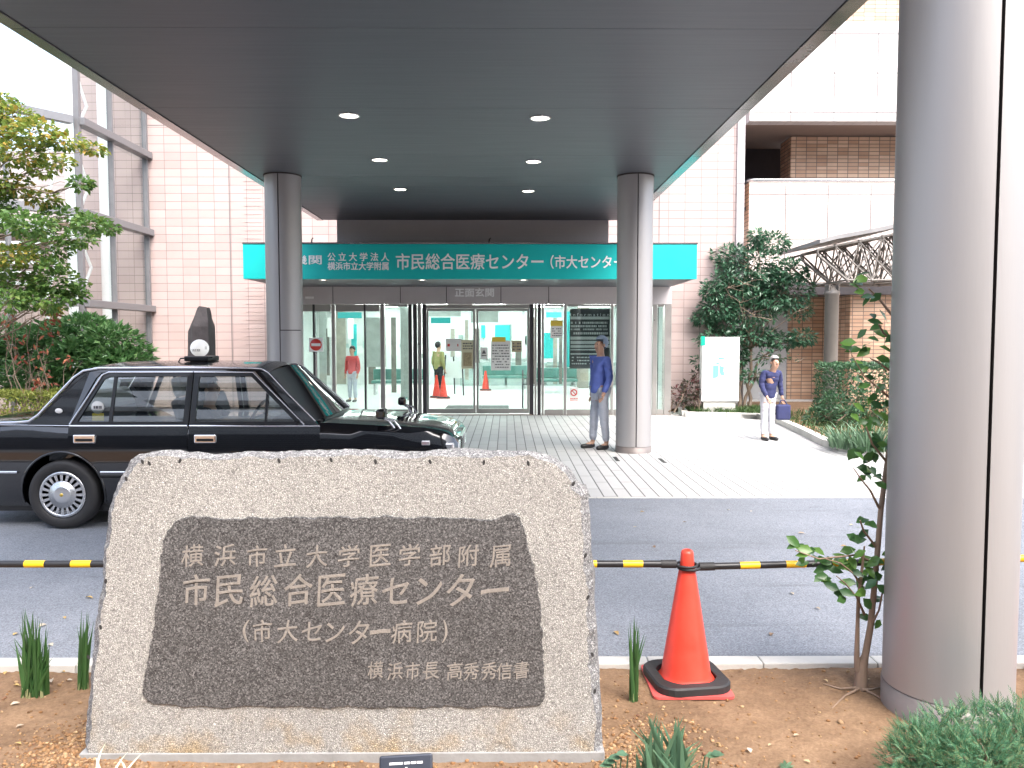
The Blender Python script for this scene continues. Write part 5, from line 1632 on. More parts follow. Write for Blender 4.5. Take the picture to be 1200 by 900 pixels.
mb = MB(); mb.bbox((TX + 2.80, YC - .06, 1.32), (TX + 2.83, YC + .20, 1.39), .01); mb.build('mirror', M_trimb, taxi)
# round paper and yellow sticker inside the rear quarter pane
q = G(1.335, 1.13, -.014); M1 = T(q) @ Matrix.Rotation(math.pi / 2, 4, 'X')
mb = MB(); mb.lathe([(0, .002), (.060, .002), (.060, 0)], 24, M1); o_ = mb.build('sticker', M_paper, taxi)
mb = MB(); mb.box((q.x - .055, q.y - .001, q.z - .125), (q.x + .055, q.y + .001, q.z - .055)); mb.build('sticker', M_yel, taxi)
for k, (dx, w_) in enumerate(((-.036, .012), (-.018, .02), (.006, .012), (.022, .018))):
    pass
mb = MB()
for dx, w_ in ((-.038, .014), (-.018, .022), (.010, .010), (.024, .014)): mb.box((q.x + dx, q.y - .004, q.z - .012), (q.x + dx + w_, q.y - .0025, q.z + .014))
mb.build('print', M_ink, o_)
# roof lamp
lc = at(234, 408, YC - .12)
rl = MB(); rl.ball(lc, (.090, .090, .088), 28, 18); lampo = rl.build('roof_lamp', mat('white_lamp_globe', (0.86, 0.86, 0.85), .3, var=.02, emit=(1, .98, .94), estr=.12), taxi)
mb = MB(); mb.bbox((lc.x - .10, lc.y - .16, 1.548), (lc.x + .14, lc.y + .16, lc.z - .078), .012); mb.tube([(lc.x - .16, lc.y - .14, 1.535), (lc.x - .14, lc.y - .14, 1.575), (lc.x + .18, lc.y - .14, 1.585)], .008, 6); mb.build('lamp_base', M_black, lampo)
mb = MB()
for k, (a, w_) in enumerate(((-.62, .12), (-.40, .16), (-.18, .14), (.04, .18), (.26, .14))):
    for j in range(3):
        aa = a + w_ * j / 3
        f = lambda an, z: (lc.x + .0915 * math.cos(z / .09) * math.sin(an), lc.y - .0915 * math.cos(z / .09) * math.cos(an), lc.z + z)
        z0, z1 = (-.034, -.008) if j != 1 else (-.022, -.012)
        mb.add([f(aa, z0), f(aa + w_ / 3 * .8, z0), f(aa + w_ / 3 * .8, z1), f(aa, z1)], [(0, 1, 2, 3)])
for a0 in (.95, 1.12):
    mb.add([f(a0, -.012), f(a0 + .06, -.012), f(a0 + .06, .018), f(a0, .018)], [(0, 1, 2, 3)])
mb.add([f(-1.15, -.02), f(-1.05, -.02), f(-1.05, .012), f(-1.15, .012)], [(0, 1, 2, 3)])
mb.build('print', M_ink, lampo)
# ------------------------------------------------------------------ planting beds on the far side
M_grass = leaf_mat('grass_blades', [(0.03, 0.075, 0.018), (0.055, 0.115, 0.03), (0.09, 0.14, 0.045)], .5, .3)
bedpts = [(797, 482), (803, 488.5), (868, 490), (890, 491), (915, 497), (945, 511), (968, 523), (985, 528.5), (1010, 531), (1060, 533), (1150, 536)]
B = [on_z(*q, .0) for q in bedpts]
bx = [(v.x, v.y) for v in B]
back = [(bx[-1][0] + 3, bx[-1][1]), (14, WY + 2.2), (WX1 + .1, WY + 2.2), (WX1 + .1, WY - .02), (bx[0][0] - .3, WY - .02)]
poly = bx + back
mb = MB(); mb.prism_z(poly, .008, .085); tag(mb.build('planting_soil', M_soil), kind='structure')
mb = MB()
pts = resample([Vector(q) for q in bx], .30)
for a, b_ in zip(pts, pts[1:]):
    d = (b_ - a).normalized(); n_ = Vector((-d.y, d.x)) * .075
    g = d * .004
    q = [a + g + n_, a + g - n_, b_ - g - n_, b_ - g + n_]
    mb.prism_z([(v.x, v.y) for v in q], .007, .12)
tag(mb.build('bed_kerb', M_concrete), kind='structure')

def in_poly(x, y, P):
    c = False
    j = len(P) - 1
    for i in range(len(P)):
        if (P[i][1] > y) != (P[j][1] > y) and x < (P[j][0] - P[i][0]) * (y - P[i][1]) / (P[j][1] - P[i][1]) + P[i][0]: c = not c
        j = i
    return c
rp = random.Random(11)
def blade(mb, base, lean, L, W, segs=3, droop=.25, twist=0.0):
    """one grass or iris blade, tapered"""
    s = Vector((math.cos(twist), math.sin(twist), 0))
    vs = []
    for i in range(segs + 1):
        t = i / segs
        c = base + Vector((0, 0, 1)) * L * t * (1 - droop * t * t * .4) + Vector(lean) * L * (t * .5 + t * t * .5 * (1 + droop))
        w = W * (1 - t ** 2.2) * .5 + .0004
        vs += [c - s * w, c + s * w]
    mb.add(vs, [(2*i, 2*i+1, 2*i+3, 2*i+2) for i in range(segs)], True)
mb = MB()
for i in range(5200):
    if i < 2800: x, y = rp.uniform(bx[0][0], 6.2), rp.uniform(17.9, 19.4)
    else: x, y = rp.uniform(4.5, 8.0), rp.uniform(13.2, 18.5)
    if not in_poly(x, y, poly): continue
    if min((Vector((x, y)) - p_).length for p_ in pts[::2]) < .13: continue
    blade(mb, Vector((x, y, .08)), (rp.gauss(0, .4), rp.gauss(0, .4), 0), rp.uniform(.08, .2), .018, 2, .4, rp.uniform(0, 3))
tag(mb.build('grass', M_grass), kind='stuff')

def leaf_pad(mb, c, r, n, L, W, r_=rp, down=.3, six=False, shell=.55, ymin=None):
    """leaves through an ellipsoid, densest near its skin, faces mostly to the sky"""
    for _ in range(n):
        while True:
            v = Vector((r_.uniform(-1, 1), r_.uniform(-1, 1), r_.uniform(-1, 1)))
            if v.length < 1 and (v.length > shell or r_.random() < .35): break
        p = Vector(c) + Vector((v.x * r[0], v.y * r[1], v.z * r[2]))
        if ymin is not None and p.y < ymin: continue
        out = Vector((v.x, v.y, v.z * .6 + .1))
        d = (out.normalized() + Vector((r_.gauss(0, .5), r_.gauss(0, .5), r_.gauss(0, .4) - down))).normalized()
        nn = (Vector((0, 0, 1)) + out * .5 + Vector((r_.gauss(0, .5), r_.gauss(0, .5), r_.gauss(0, .3)))).normalized()
        k = r_.uniform(.7, 1.25)
        vs, fs = leaf_verts(p, d, nn, L * k, W * k, .2, six)
        mb.add(vs, fs, False)
def limb(mb, a, b_, r0, r1, n=5, wob=.06, seed=0):
    a, b_ = Vector(a), Vector(b_)
    r_ = random.Random(seed)
    L = (b_ - a).length
    pts = []
    for i in range(n + 1):
        t = i / n
        p = a.lerp(b_, t)
        if 0 < i < n: p += Vector((r_.uniform(-1, 1), r_.uniform(-1, 1), r_.uniform(-.5, 1))) * L * wob
        pts.append(p)
    mb.tube(pts, [r0 + (r1 - r0) * i / n for i in range(n + 1)], 7)
    return pts

# small evergreen tree by the map board -----------------------------------
M_ever = leaf_mat('glossy_evergreen_leaves', [(0.035, 0.10, 0.055), (0.065, 0.165, 0.09), (0.045, 0.125, 0.07), (0.12, 0.24, 0.14)], .3, .25, .7)
TD = 19.0
tb = on_z(873, 484, .085); tb.y = TD
tr = thing('evergreen_tree', 'small many-stemmed evergreen tree with layered leaves behind the white map board', 'tree', (at(874, 470, TD).x, TD, .08))
pads = [(880,312,40,24,.0),(852,335,30,18,-.3),(915,342,38,22,.2),(868,352,36,15,-.5),(905,372,34,15,-.6),(843,362,24,13,.2),(936,362,22,13,-.2),(842,398,26,13,-.2),(878,392,26,9,.3),(903,285,22,12,.3),(858,300,24,13,.4),(940,395,16,9,.1),(826,372,15,9,.3),(905,418,26,8,-.3),(938,420,17,10,-.4),(862,422,15,7,.4),(824,423,13,9,-.2),(890,330,36,18,.6),(925,318,22,13,.1),(834,342,13,10,0),(918,400,20,7,.3),(884,440,17,7,0),(888,277,10,7,.1),(880,365,34,16,-.1),(872,330,30,16,-.2),(860,408,20,9,.5),(895,395,24,10,.5),(902,352,26,14,.5),(855,380,24,11,.4)]
mbL, mbT = MB(), MB()
base = Vector((at(874, 470, TD).x, TD + .15, .08))
stems = [(at(868, 425, TD + .3), .045), (at(893, 418, TD + .45), .04), (at(880, 408, TD + .35), .045)]
st_pts = []
for i, (p, r) in enumerate(stems):
    st_pts += limb(mbT, base + Vector((.12 * (i - 1), 0, 0)), p, r, r * .8, 5, .04, i)[2:]
for k, (px, py, rx_, ry_, dd) in enumerate(pads):
    c = at(px, py, TD + dd)
    s = (TD + dd) / F
    leaf_pad(mbL, c, (rx_ * s, rx_ * s * .9, ry_ * s), int(rx_ * ry_ * 1.5) + 70, .125, .056, down=.45, ymin=18.85)
    q = min(st_pts, key=lambda v: (v - c).length + max(0, v.z - c.z) * 3)
    limb(mbT, q, c + Vector((0, .12, -.05)), .016, .006, 4, .05, k + 20)
    for j in range(4):
        limb(mbT, c - Vector((0, 0, .05)), c + Vector((rp.uniform(-1, 1) * rx_ * s * .8, rp.uniform(-.6, .6) * rx_ * s, rp.uniform(-.5, .7) * ry_ * s)), .008, .003, 3, .08, k * 7 + j)
mbL.build('crown', M_ever, tr); mbT.build('trunk', M_bark, tr)

# map board -----------------------------------------------------------------
BD = 18.40
bo = thing('map_board', 'white site map board with a green corner tab standing on a low grass bed', 'sign board', (at(845, 470, BD).x, BD, .085))
a, b_ = at(822, 472, BD), at(867, 395, BD)
zb_ = at(845, 470.5, BD).z
mb = MB(); mb.bbox((a.x, BD, zb_), (b_.x, BD + .22, b_.z), .012); mb.build('panel', M_white, bo)
mb = MB(); mb.box((a.x + .05, BD + .03, .06), (b_.x - .07, BD + .19, zb_ - .002)); mb.build('base', M_concrete, bo)
def bp_(px, py): v = at(px, py, BD); return (v.x, v.z)
mb = MB(); q0, q1 = bp_(821.8, 405), bp_(826.5, 394.2); mb.box((q0[0] - .004, BD - .003, q0[1]), (q1[0], BD + .1, q1[1] + .004)); mb.build('green_tab', mat('green_tab', (0.0, 0.40, 0.26), .4, var=.03), bo)
M_mapblue = mat('map_blue', (0.16, 0.40, 0.78), .5, var=.04)
mb = MB()
mb.prism([bp_(*q) for q in ((835.2, 443.5), (840.5, 442.5), (842, 440), (842, 428.5), (835.5, 428.5))], BD - .004, BD)
mb.prism([bp_(*q) for q in ((844.5, 439.5), (848.6, 440), (848.6, 436.5), (847.6, 434), (848.8, 430.5), (843.2, 428.2), (843.2, 436))], BD - .004, BD)
mb.prism([bp_(*q) for q in ((839.2, 427.2), (842.6, 427.2), (842.6, 425), (839.2, 425))], BD - .004, BD)
mb.prism([bp_(*q) for q in ((842, 421.5), (849.5, 420.6), (849.5, 418.6), (842, 419))], BD - .004, BD)
mb.build('map_print', M_mapblue, bo)
M_pale_ink = mat('pale_grey_print', (0.50, 0.52, 0.55), .6, var=.05)
mb = MB()
for (x0, y0, x1, y1) in ((829, 406.4, 864, 407), (830.5, 408.6, 838, 410.0), (853, 431.5, 860, 432.6), (848, 449, 856, 450), (850, 452.5, 853, 453.3), (856, 439.6, 860, 440.4), (851.5, 427.6, 854, 428.4)):
    c, d_ = bp_(x0, y1), bp_(x1, y0); mb.box((c[0], BD - .004, c[1]), (d_[0], BD, d_[1]))
mb.build('print', M_pale_ink, bo)

# red-leaved shrub left of the board and others on that side --------------------------
def bush(name, label, cat, blobs, d, m, n_per, L, W, twig=True, group=None, zbase=.08, six=False, stems=6, seed=5):
    """blobs: (px, py, rx, ry, dd) at distance d"""
    cx_ = sum(b[0] for b in blobs) / len(blobs)
    g = on_z(cx_, 480, zbase)
    c0 = at(cx_, 470, d)
    t = thing(name, label, cat, (c0.x, d, zbase), group)
    mL, mT = MB(), MB()
    r_ = random.Random(seed)
    for k, (px, py, rx_, ry_, dd) in enumerate(blobs):
        c = at(px, py, d + dd); s = (d + dd) / F
        leaf_pad(mL, c, (rx_ * s, rx_ * s * .8, ry_ * s), int(n_per * rx_ * ry_ / 100), L, W, r_, .1, six, .6)
        for j in range(2):
            limb(mT, (c0.x + r_.uniform(-.5, .5), d + r_.uniform(-.3, .3), zbase), c + Vector((r_.uniform(-1, 1) * rx_ * s * .6, 0, r_.uniform(-.3, .8) * ry_ * s)), .022, .006, 5, .06, seed * 50 + k * 3 + j)
    mL.build('foliage', m, t)
    mT.build('stems', M_bark, t)
    return t
M_redleaf = leaf_mat('dark_red_green_leaves', [(0.03, 0.06, 0.03), (0.08, 0.03, 0.03), (0.04, 0.08, 0.04), (0.20, 0.05, 0.06), (0.03, 0.05, 0.03)], .35, .15)
bush('small_shrub', 'low dark shrub with a few red leaves left of the map board', 'shrub', [(812, 455, 11, 14, 0), (806, 466, 12, 10, -.1), (817, 440, 6, 8, 0), (796, 462, 12, 12, .2)], 18.7, M_redleaf, 95, .10, .05, seed=8)
M_hedge = leaf_mat('clipped_hedge_leaves', [(0.035, 0.09, 0.045), (0.065, 0.15, 0.07), (0.045, 0.115, 0.055), (0.11, 0.21, 0.10)], .4, .25)
def hedge(name, label, x0, x1, y0, y1, z0, z1, n, L, m, seed, group=None):
    t = thing(name, label, 'hedge', ((x0 + x1) / 2, (y0 + y1) / 2, z0), group)
    r_ = random.Random(seed); mb = MB()
    for _ in range(n):
        q = r_.random()
        x, y, z = r_.uniform(x0, x1), r_.uniform(y0, y1), r_.uniform(z0, z1)
        nn = Vector((r_.gauss(0, .5), r_.gauss(0, .5), r_.gauss(0, .5)))
        if q < .4: z = z1 - abs(r_.gauss(0, .05)); nn += Vector((0, 0, 1))
        elif q < .75: y = y0 + abs(r_.gauss(0, .06)); nn += Vector((0, -1, .4))
        elif q < .88: x = x0 + abs(r_.gauss(0, .06)); nn += Vector((-1, 0, .4))
        wz = .05 * noise.noise(Vector((x * 2.3, y * 2.3, z * 2.3 + seed)))
        p = Vector((x, y - wz, z + wz))
        d = (nn + Vector((r_.gauss(0, .7), r_.gauss(0, .7), r_.gauss(.3, .5)))).normalized()
        k = r_.uniform(.7, 1.3)
        vs, fs = leaf_verts(p, d, nn.normalized(), L * k, L * .5 * k, .2)
        mb.add(vs, fs)
    mb.build('foliage', m, t)
    mb = MB()
    for k in range(int((x1 - x0) / .25)):
        x = x0 + .12 + k * .25
        for yy in (y0 + (y1 - y0) * .35, y0 + (y1 - y0) * .7):
            limb(mb, (x, yy, z0 - .02), (x + r_.uniform(-.1, .1), yy + r_.uniform(-.1, .1), z1 - .1), .018, .006, 4, .05, k)
    mb.build('stems', M_bark, t)
hA = at(986, 428, 16.2)
hedge('clipped_hedge', 'clipped green hedge in front of the brick wall at right', hA.x, hA.x + 4.2, 16.2, 17.6, .09, hA.z, 9000, .075, M_hedge, 4)
M_strap = leaf_mat('strappy_leaves', [(0.05, 0.11, 0.05), (0.09, 0.17, 0.09), (0.16, 0.26, 0.16), (0.04, 0.09, 0.04)], .4, .25)
def tuft(name, label, cat, base, n, L, W, spread, m, lean=.45, seed=1, group=None, droop=.5, rad=.1, parts=True):
    t = thing(name, label, cat, base, group)
    r_ = random.Random(seed); mb = MB()
    for _ in range(n):
        a = r_.uniform(0, 6.283); rr = rad * math.sqrt(r_.random())
        l_ = abs(r_.gauss(0, lean))
        blade(mb, Vector(base) + Vector((math.cos(a) * rr, math.sin(a) * rr, -.01)), (math.cos(a) * l_, math.sin(a) * l_, 0), L * r_.uniform(.55, 1.1), W * r_.uniform(.8, 1.2), 5, droop, r_.uniform(0, 3.14))
    mb.build('leaves', m, t)
    return t
g_ = 'strappy plants at the foot of the hedge'
tuft('strappy_plant', 'pale strappy plant at the kerb below the clipped hedge, nearest the metal column', 'plant', on_z(1018, 527, .085), 110, .50, .035, 0, M_strap, .5, 3, g_, .6, .28)
tuft('strappy_plant', 'strappy plant at the curve of the kerb, left of the other by the hedge', 'plant', on_z(992, 524, .085), 110, .42, .03, 0, M_strap, .55, 4, g_, .6, .26)
bush('flowering_shrub', 'low shrub with pale flowers beside the person in navy', 'shrub', [(975, 478, 16, 18, 0), (992, 492, 14, 16, -.3), (958, 490, 16, 14, .2), (1006, 470, 12, 18, 0)], 15.6, M_hedge, 110, .09, .045, seed=13)

# ------------------------------------------------------------------ left bed: maple, big shrub, low hedge
lb = [(-30, PY + 3.4), (WX0 + 1.9, PY + 3.4), (WX0 + 2.0, WY - .05), (-30, WY - .05)]
mb = MB(); mb.prism_z([(-30, 12.2), (-5.9, 12.2), (-5.6, 12.6), (-5.6, WY - .02), (-30, WY - .02)], .007, .09); tag(mb.build('planting_soil', M_soil), kind='structure')
mb = MB()
for k in range(40): mb.bbox((-5.9 - .6 * (k + 1) + .003, 12.05, .007), (-5.9 - .6 * k - .003, 12.19, .13), .008)
for k in range(12): mb.bbox((-5.59, 12.6 + .6 * k + .003, .007), (-5.45, 12.6 + .6 * (k + 1) - .003, .13), .008)
tag(mb.build('bed_kerb', M_concrete), kind='structure')
M_rhodo = leaf_mat('broad_glossy_leaves', [(0.06, 0.145, 0.05), (0.11, 0.25, 0.08), (0.08, 0.19, 0.065), (0.20, 0.34, 0.13)], .34, .35, .6)
SHD = 14.0
bush('broadleaf_shrub', 'big rounded green shrub against the glass hall behind the taxi', 'shrub',
     [(95, 395, 40, 22, 0), (130, 405, 36, 24, -.2), (60, 400, 36, 22, .1), (160, 415, 20, 12, -.2), (30, 410, 30, 25, .2), (90, 425, 45, 25, -.4), (130, 430, 40, 20, -.5), (40, 445, 40, 25, -.3), (100, 380, 28, 10, .2), (68, 455, 45, 22, -.5), (5, 400, 26, 25, .3), (-40, 420, 40, 40, .2), (172, 425, 10, 8, -.3), (120, 452, 40, 22, -.4)],
     SHD, M_rhodo, 120, .125, .058, seed=21, stems=8)
M_dry = leaf_mat('dry_red_leaves', [(0.32, 0.085, 0.045), (0.22, 0.05, 0.03), (0.42, 0.16, 0.08), (0.16, 0.05, 0.03)], .6, .2)
wd = 12.6
ws = thing('withered_shrub', 'half dead shrub of bare twigs with dry red leaves, before the big green shrub', 'shrub', (at(35, 480, wd).x, wd, .09))
mT, mL = MB(), MB()
r_ = random.Random(17)
root = Vector((at(32, 480, wd).x, wd, .09))
tips = [(12,372),(14,395),(28,360),(8,350),(30,430),(43,452),(46,443),(78,424),(60,385),(55,420),(20,410),(50,445),(36,415)]
for k, (px, py) in enumerate(tips):
    q = at(px, py, wd + r_.uniform(-.3, .3))
    p_ = limb(mT, root + Vector((r_.uniform(-.35, .35), r_.uniform(-.15, .15), 0)), q, .014, .003, 6, .07, k + 90)
    for j in (4,): limb(mT, p_[j], q + Vector((r_.uniform(-.3, .3), r_.uniform(-.2, .2), r_.uniform(-.1, .3))), .007, .002, 4, .08, k * 3 + j)
for (px, py) in ((12,372),(14,395),(46,445),(42,455),(78,424),(64,366),(72,376),(58,390),(44,408),(26,413),(62,372),(12,366),(50,440)):
    q = at(px, py, wd - .1)
    for j in range(8):
        vs, fs = leaf_verts(q + Vector((r_.gauss(0, .07), r_.gauss(0, .07), r_.gauss(0, .08))), Vector((r_.gauss(0, .6), r_.gauss(0, .6), r_.gauss(-.5, .4))), Vector((r_.gauss(0, .6), r_.gauss(-.6, .4), r_.gauss(.3, .4))).normalized(), r_.uniform(.07, .13), .045, .2)
        mL.add(vs, fs)
mT.build('twigs', mat('dry_bark', (0.22, 0.165, 0.12), .85, var=.2, vscale=9, bump=.3), ws); mL.build('dry_leaves', M_dry, ws)
M_lowh = leaf_mat('yellow_green_hedge_leaves', [(0.13, 0.17, 0.03), (0.22, 0.26, 0.05), (0.30, 0.33, 0.08), (0.17, 0.20, 0.04)], .45, .25)
lx = at(-30, 465, 12.45).x
hedge('low_hedge', 'low yellow green clipped hedge behind the boot of the taxi', at(-60, 465, 12.4).x, at(62, 465, 12.4).x, 12.3, 13.0, .09, at(20, 460, 12.4).z, 5200, .05, M_lowh, 6)
# maple
M_maple = leaf_mat('autumn_maple_leaves', [(0.10, 0.18, 0.035), (0.18, 0.26, 0.05), (0.12, 0.20, 0.04), (0.28, 0.32, 0.06), (0.20, 0.27, 0.05), (0.42, 0.36, 0.07), (0.48, 0.29, 0.06)], .5, .45)
M_maplo = leaf_mat('green_maple_leaves', [(0.07, 0.16, 0.04), (0.12, 0.22, 0.055), (0.09, 0.19, 0.045), (0.19, 0.27, 0.06)], .5, .45)
MPD = 12.5
mp_ = thing('maple_tree', 'green and yellow maple reaching in from the left above the shrubs', 'tree', (at(-75, 480, MPD).x, MPD + .3, .09))
mT = MB()
root = Vector((at(-75, 480, MPD).x, MPD + .3, .09))
tp_ = limb(mT, root, at(-62, 190, MPD + .2), .11, .06, 6, .03, 3)
mU, mV = MB(), MB()
pads = [(18,135,24,14,1),(40,155,30,14,1),(75,165,24,8,1),(110,175,14,6,1),(20,180,30,14,1),(68,190,18,8,1),(95,215,12,7,0),(10,215,24,12,1),(50,232,20,9,1),(30,262,34,14,0),(75,255,26,12,0),(108,262,22,10,0),(128,268,12,6,0),(15,300,30,12,1),(55,290,30,13,0),(90,280,22,9,0),(25,335,30,14,0),(65,330,34,13,0),(50,352,34,11,0),(88,345,14,9,0),(10,352,24,12,0),(-15,240,30,30,0),(-20,150,30,22,1),(-30,320,40,24,0),(-60,230,40,50,0),(-70,130,40,30,1),(62,312,16,7,0),(62,362,10,8,1),(50,200,14,7,1),(-90,300,40,40,0),(-100,200,40,40,1),(5,120,14,8,1)]
for k, (px, py, rx_, ry_, up) in enumerate(pads):
    dd = rp.uniform(-.9, .9)
    c = at(px, py, MPD + dd); s = (MPD + dd) / F
    leaf_pad(mU if up else mV, c, (rx_ * s, rx_ * s, ry_ * s), int(rx_ * ry_ * .75) + 50, .085, .066, rp, .35, False, .3)
    q = min(tp_, key=lambda v: (v - c).length + max(0, v.z - c.z + .2) * 2)
    pb = limb(mT, q, c, .022, .004, 5, .05, k + 300)
    for j in range(5):
        limb(mT, pb[rp.choice((3, 4, 5))], c + Vector((rp.uniform(-1, 1) * rx_ * s * .9, rp.uniform(-1, 1) * rx_ * s * .6, rp.uniform(-.6, .6) * ry_ * s)), .007, .002, 3, .08, k * 9 + j)
mU.build('crown', M_maple, mp_); mV.build('lower_crown', M_maplo, mp_); mT.build('trunk', M_bark, mp_)

# ------------------------------------------------------------------ plants in the near bed
M_iris = leaf_mat('iris_leaves', [(0.035, 0.10, 0.03), (0.05, 0.13, 0.035), (0.07, 0.16, 0.05), (0.03, 0.085, 0.03)], .4, .3)
M_iris2 = leaf_mat('grey_green_iris_leaves', [(0.08, 0.17, 0.10), (0.11, 0.22, 0.13), (0.07, 0.14, 0.08), (0.15, 0.24, 0.13)], .45, .3)
M_strawy = leaf_mat('straw_sheath', [(0.35, 0.33, 0.18), (0.28, 0.30, 0.14)], .6, .2)
def iris(label, pxb, pyb, tops, n, W, m, seed, halfw, z=.06):
    """tops: (px, py) of blade tips"""
    b0 = on_z(pxb, pyb, z)
    t = thing('iris_clump', label, 'plant', (b0.x, b0.y, soil_z(b0.x, b0.y)), 'iris clumps in the earth bed')
    r_ = random.Random(seed); mb = MB(); ms = MB()
    for k in range(n):
        px, py = tops[k % len(tops)]
        px += r_.gauss(0, 2.5); py += abs(r_.gauss(0, 14)) if k >= len(tops) else 0
        b_ = Vector((b0.x + r_.uniform(-1, 1) * halfw, b0.y + r_.uniform(-.6, .6) * halfw, 0)); b_.z = soil_z(b_.x, b_.y) - .006
        tip = at(px, py, b_.y + r_.uniform(-.04, .04))
        d = tip - b_
        s = Vector((math.cos(r_.uniform(-.7, .7)), math.sin(r_.uniform(-.7, .7)), 0))
        vs = []
        for i in range(7):
            q = i / 6
            c = b_ + d * q + Vector((d.x, d.y, 0)) * (-.25 * q * (1 - q)) * 1.6
            w = W * .5 * (.75 + .5 * math.sin(math.pi * min(q * 1.3, 1))) * (1 - q ** 4) + .0003
            n_ = s.cross(d).normalized()
            vs += [c - s * w, c + n_ * w * .35, c + s * w]
        f = []
        for i in range(6): f += [(3*i, 3*i+1, 3*i+4, 3*i+3), (3*i+1, 3*i+2, 3*i+5, 3*i+4)]
        mb.add(vs, f, True)
        if k % 3 == 0: ms.tube([b_, b_ + d * .12], [W * .45, W * .3], 6)
    mb.build('leaves', m, t); ms.build('sheaths', M_strawy, t)
    return t
iris('tall green iris clump by itself at the far left of the earth bed', 41, 813, [(24,713),(29,712),(33,720),(38,716),(42,720),(47,724),(51,732),(56,738),(60,755),(16,748),(36,730),(45,740),(54,752),(27,735)], 52, .013, M_iris, 2, .05)
iris('narrow green iris clump touching the left edge of the granite monument', 97, 806, [(95,718),(99,713),(103,716),(106,722),(110,728),(93,735),(101,730),(108,742)], 20, .011, M_iris, 3, .022)
iris('slim green iris clump between the monument and the traffic cone', 743, 820, [(738,728),(742,722),(746,727),(737,745),(749,740),(756,742),(744,735)], 17, .011, M_iris, 4, .022)
t = iris('grey green iris clump at the bottom edge right of the monument', 782, 930, [(744,850),(752,852),(760,836),(764,842),(771,834),(776,845),(790,842),(796,838),(800,848),(812,872),(820,868),(826,880),(742,868),(785,870),(806,880),(758,860),(770,868)], 64, .021, M_iris2, 5, .095)
mb = MB()
for (px, py, a) in ((728, 888, 2.6), (722, 893, 3.0), (736, 884, 2.2), (826, 886, .3), (718, 897, 3.3), (832, 884, .1)):
    p = at(px, py, 3.05)
    vs, fs = leaf_verts(p, Vector((math.cos(a), -.2, .15)), Vector((0, -.3, 1)), .055, .035, .15, True); mb.add(vs, fs, True)
    mb.tube([Vector((p.x * .98 + .0, p.y, .05)), p], .003, 5)
mb.build('side_leaves', M_iris2, t)
wl_ = thing('striped_grass', 'pale white striped blades at the bottom left foot of the granite monument', 'plant', on_z(118, 930, .05))
mb = MB()
M_wleaf = leaf_mat('white_striped_blades', [(0.55, 0.60, 0.42), (0.68, 0.70, 0.56)], .45, .25)
for (xa, ya, xb, yb) in ((102, 905, 124, 870), (128, 905, 149, 882), (146, 902, 170, 879), (158, 906, 140, 890), (120, 908, 112, 888)):
    a = at(xa, ya, 3.05); b_ = at(xb, yb, 3.08); g = Vector(on_z(128, 935, .05)); 
    vs = []
    for i in range(7):
        q = i / 6
        c = (g * (1 - q) + a * q) if q < .5 else None
        c = g * (1 - q) ** 2 + a * 2 * q * (1 - q) + b_ * q * q
        w = .0075 * (1 - q ** 3) + .0003
        vs += [c - Vector((w, 0, 0)), c + Vector((w * .8, .002, w * .4))]
    mb.add(vs, [(2*i, 2*i+1, 2*i+3, 2*i+2) for i in range(6)], True)
mb.build('leaves', M_wleaf, wl_)

# slender camellia beside the near column
M_cam = leaf_mat('camellia_leaves', [(0.035, 0.10, 0.033), (0.06, 0.15, 0.045), (0.09, 0.21, 0.05), (0.16, 0.31, 0.06)], .28, .42, .6)
M_cbark = mat('pale_brown_bark', (0.27, 0.19, 0.135), .8, var=.25, vscale=14, bump=.3, bscale=90, stretch=(1, 1, .25))
KD = on_z(1007, 803, .06).y
ct = thing('camellia_sapling', 'slender camellia sapling with glossy leaves growing beside the large metal column', 'tree', on_z(1007, 803, .06))
mT, mL = MB(), MB()
K = lambda px, py, dd=0: at(px, py, KD + dd)
mT.tube([K(1008, 812), K(1009, 800), K(1010, 780), K(1014, 768), K(1020, 735), (K(1023, 705)), K(1028, 650), K(1032, 600), K(1037, 560, .05), K(1045, 500, .1), K(1050, 430, .15), K(1046, 370, .18), K(1030, 350, .15), K(1018, 338, .1)], [.036, .032, .028, .017, .0155, .0145, .0135, .013, .012, .011, .010, .008, .006, .004], 10)
mT.tube([K(1006, 785), K(1004, 770), K(1005, 730), K(1006, 700), K(1010, 670, -.03), K(1013, 640, -.05)], [.022, .014, .010, .009, .008, .004], 8)
for q in (((1012, 690), (1000, 672), (985, 660), (968, 655)), ((1024, 660), (1005, 650), (960, 655), (932, 645)), ((1026, 640), (1012, 622), (1008, 610)), ((1013, 720), (1004, 700), (990, 683), (980, 675)), ((1030, 595), (1020, 575), (1008, 560), (1000, 548)), ((1047, 470), (1030, 455), (1012, 440), (995, 410)), ((1047, 400), (1035, 390), (1030, 380)), ((1020, 735), (1030, 715), (1035, 690)), ((1050, 440), (1030, 425), (1020, 420)), ((1038, 540), (1022, 520), (1015, 500))):
    mT.tube([K(*p, -.05 * i) for i, p in enumerate(q)], [.007, .005, .0035, .002][:len(q)], 6)
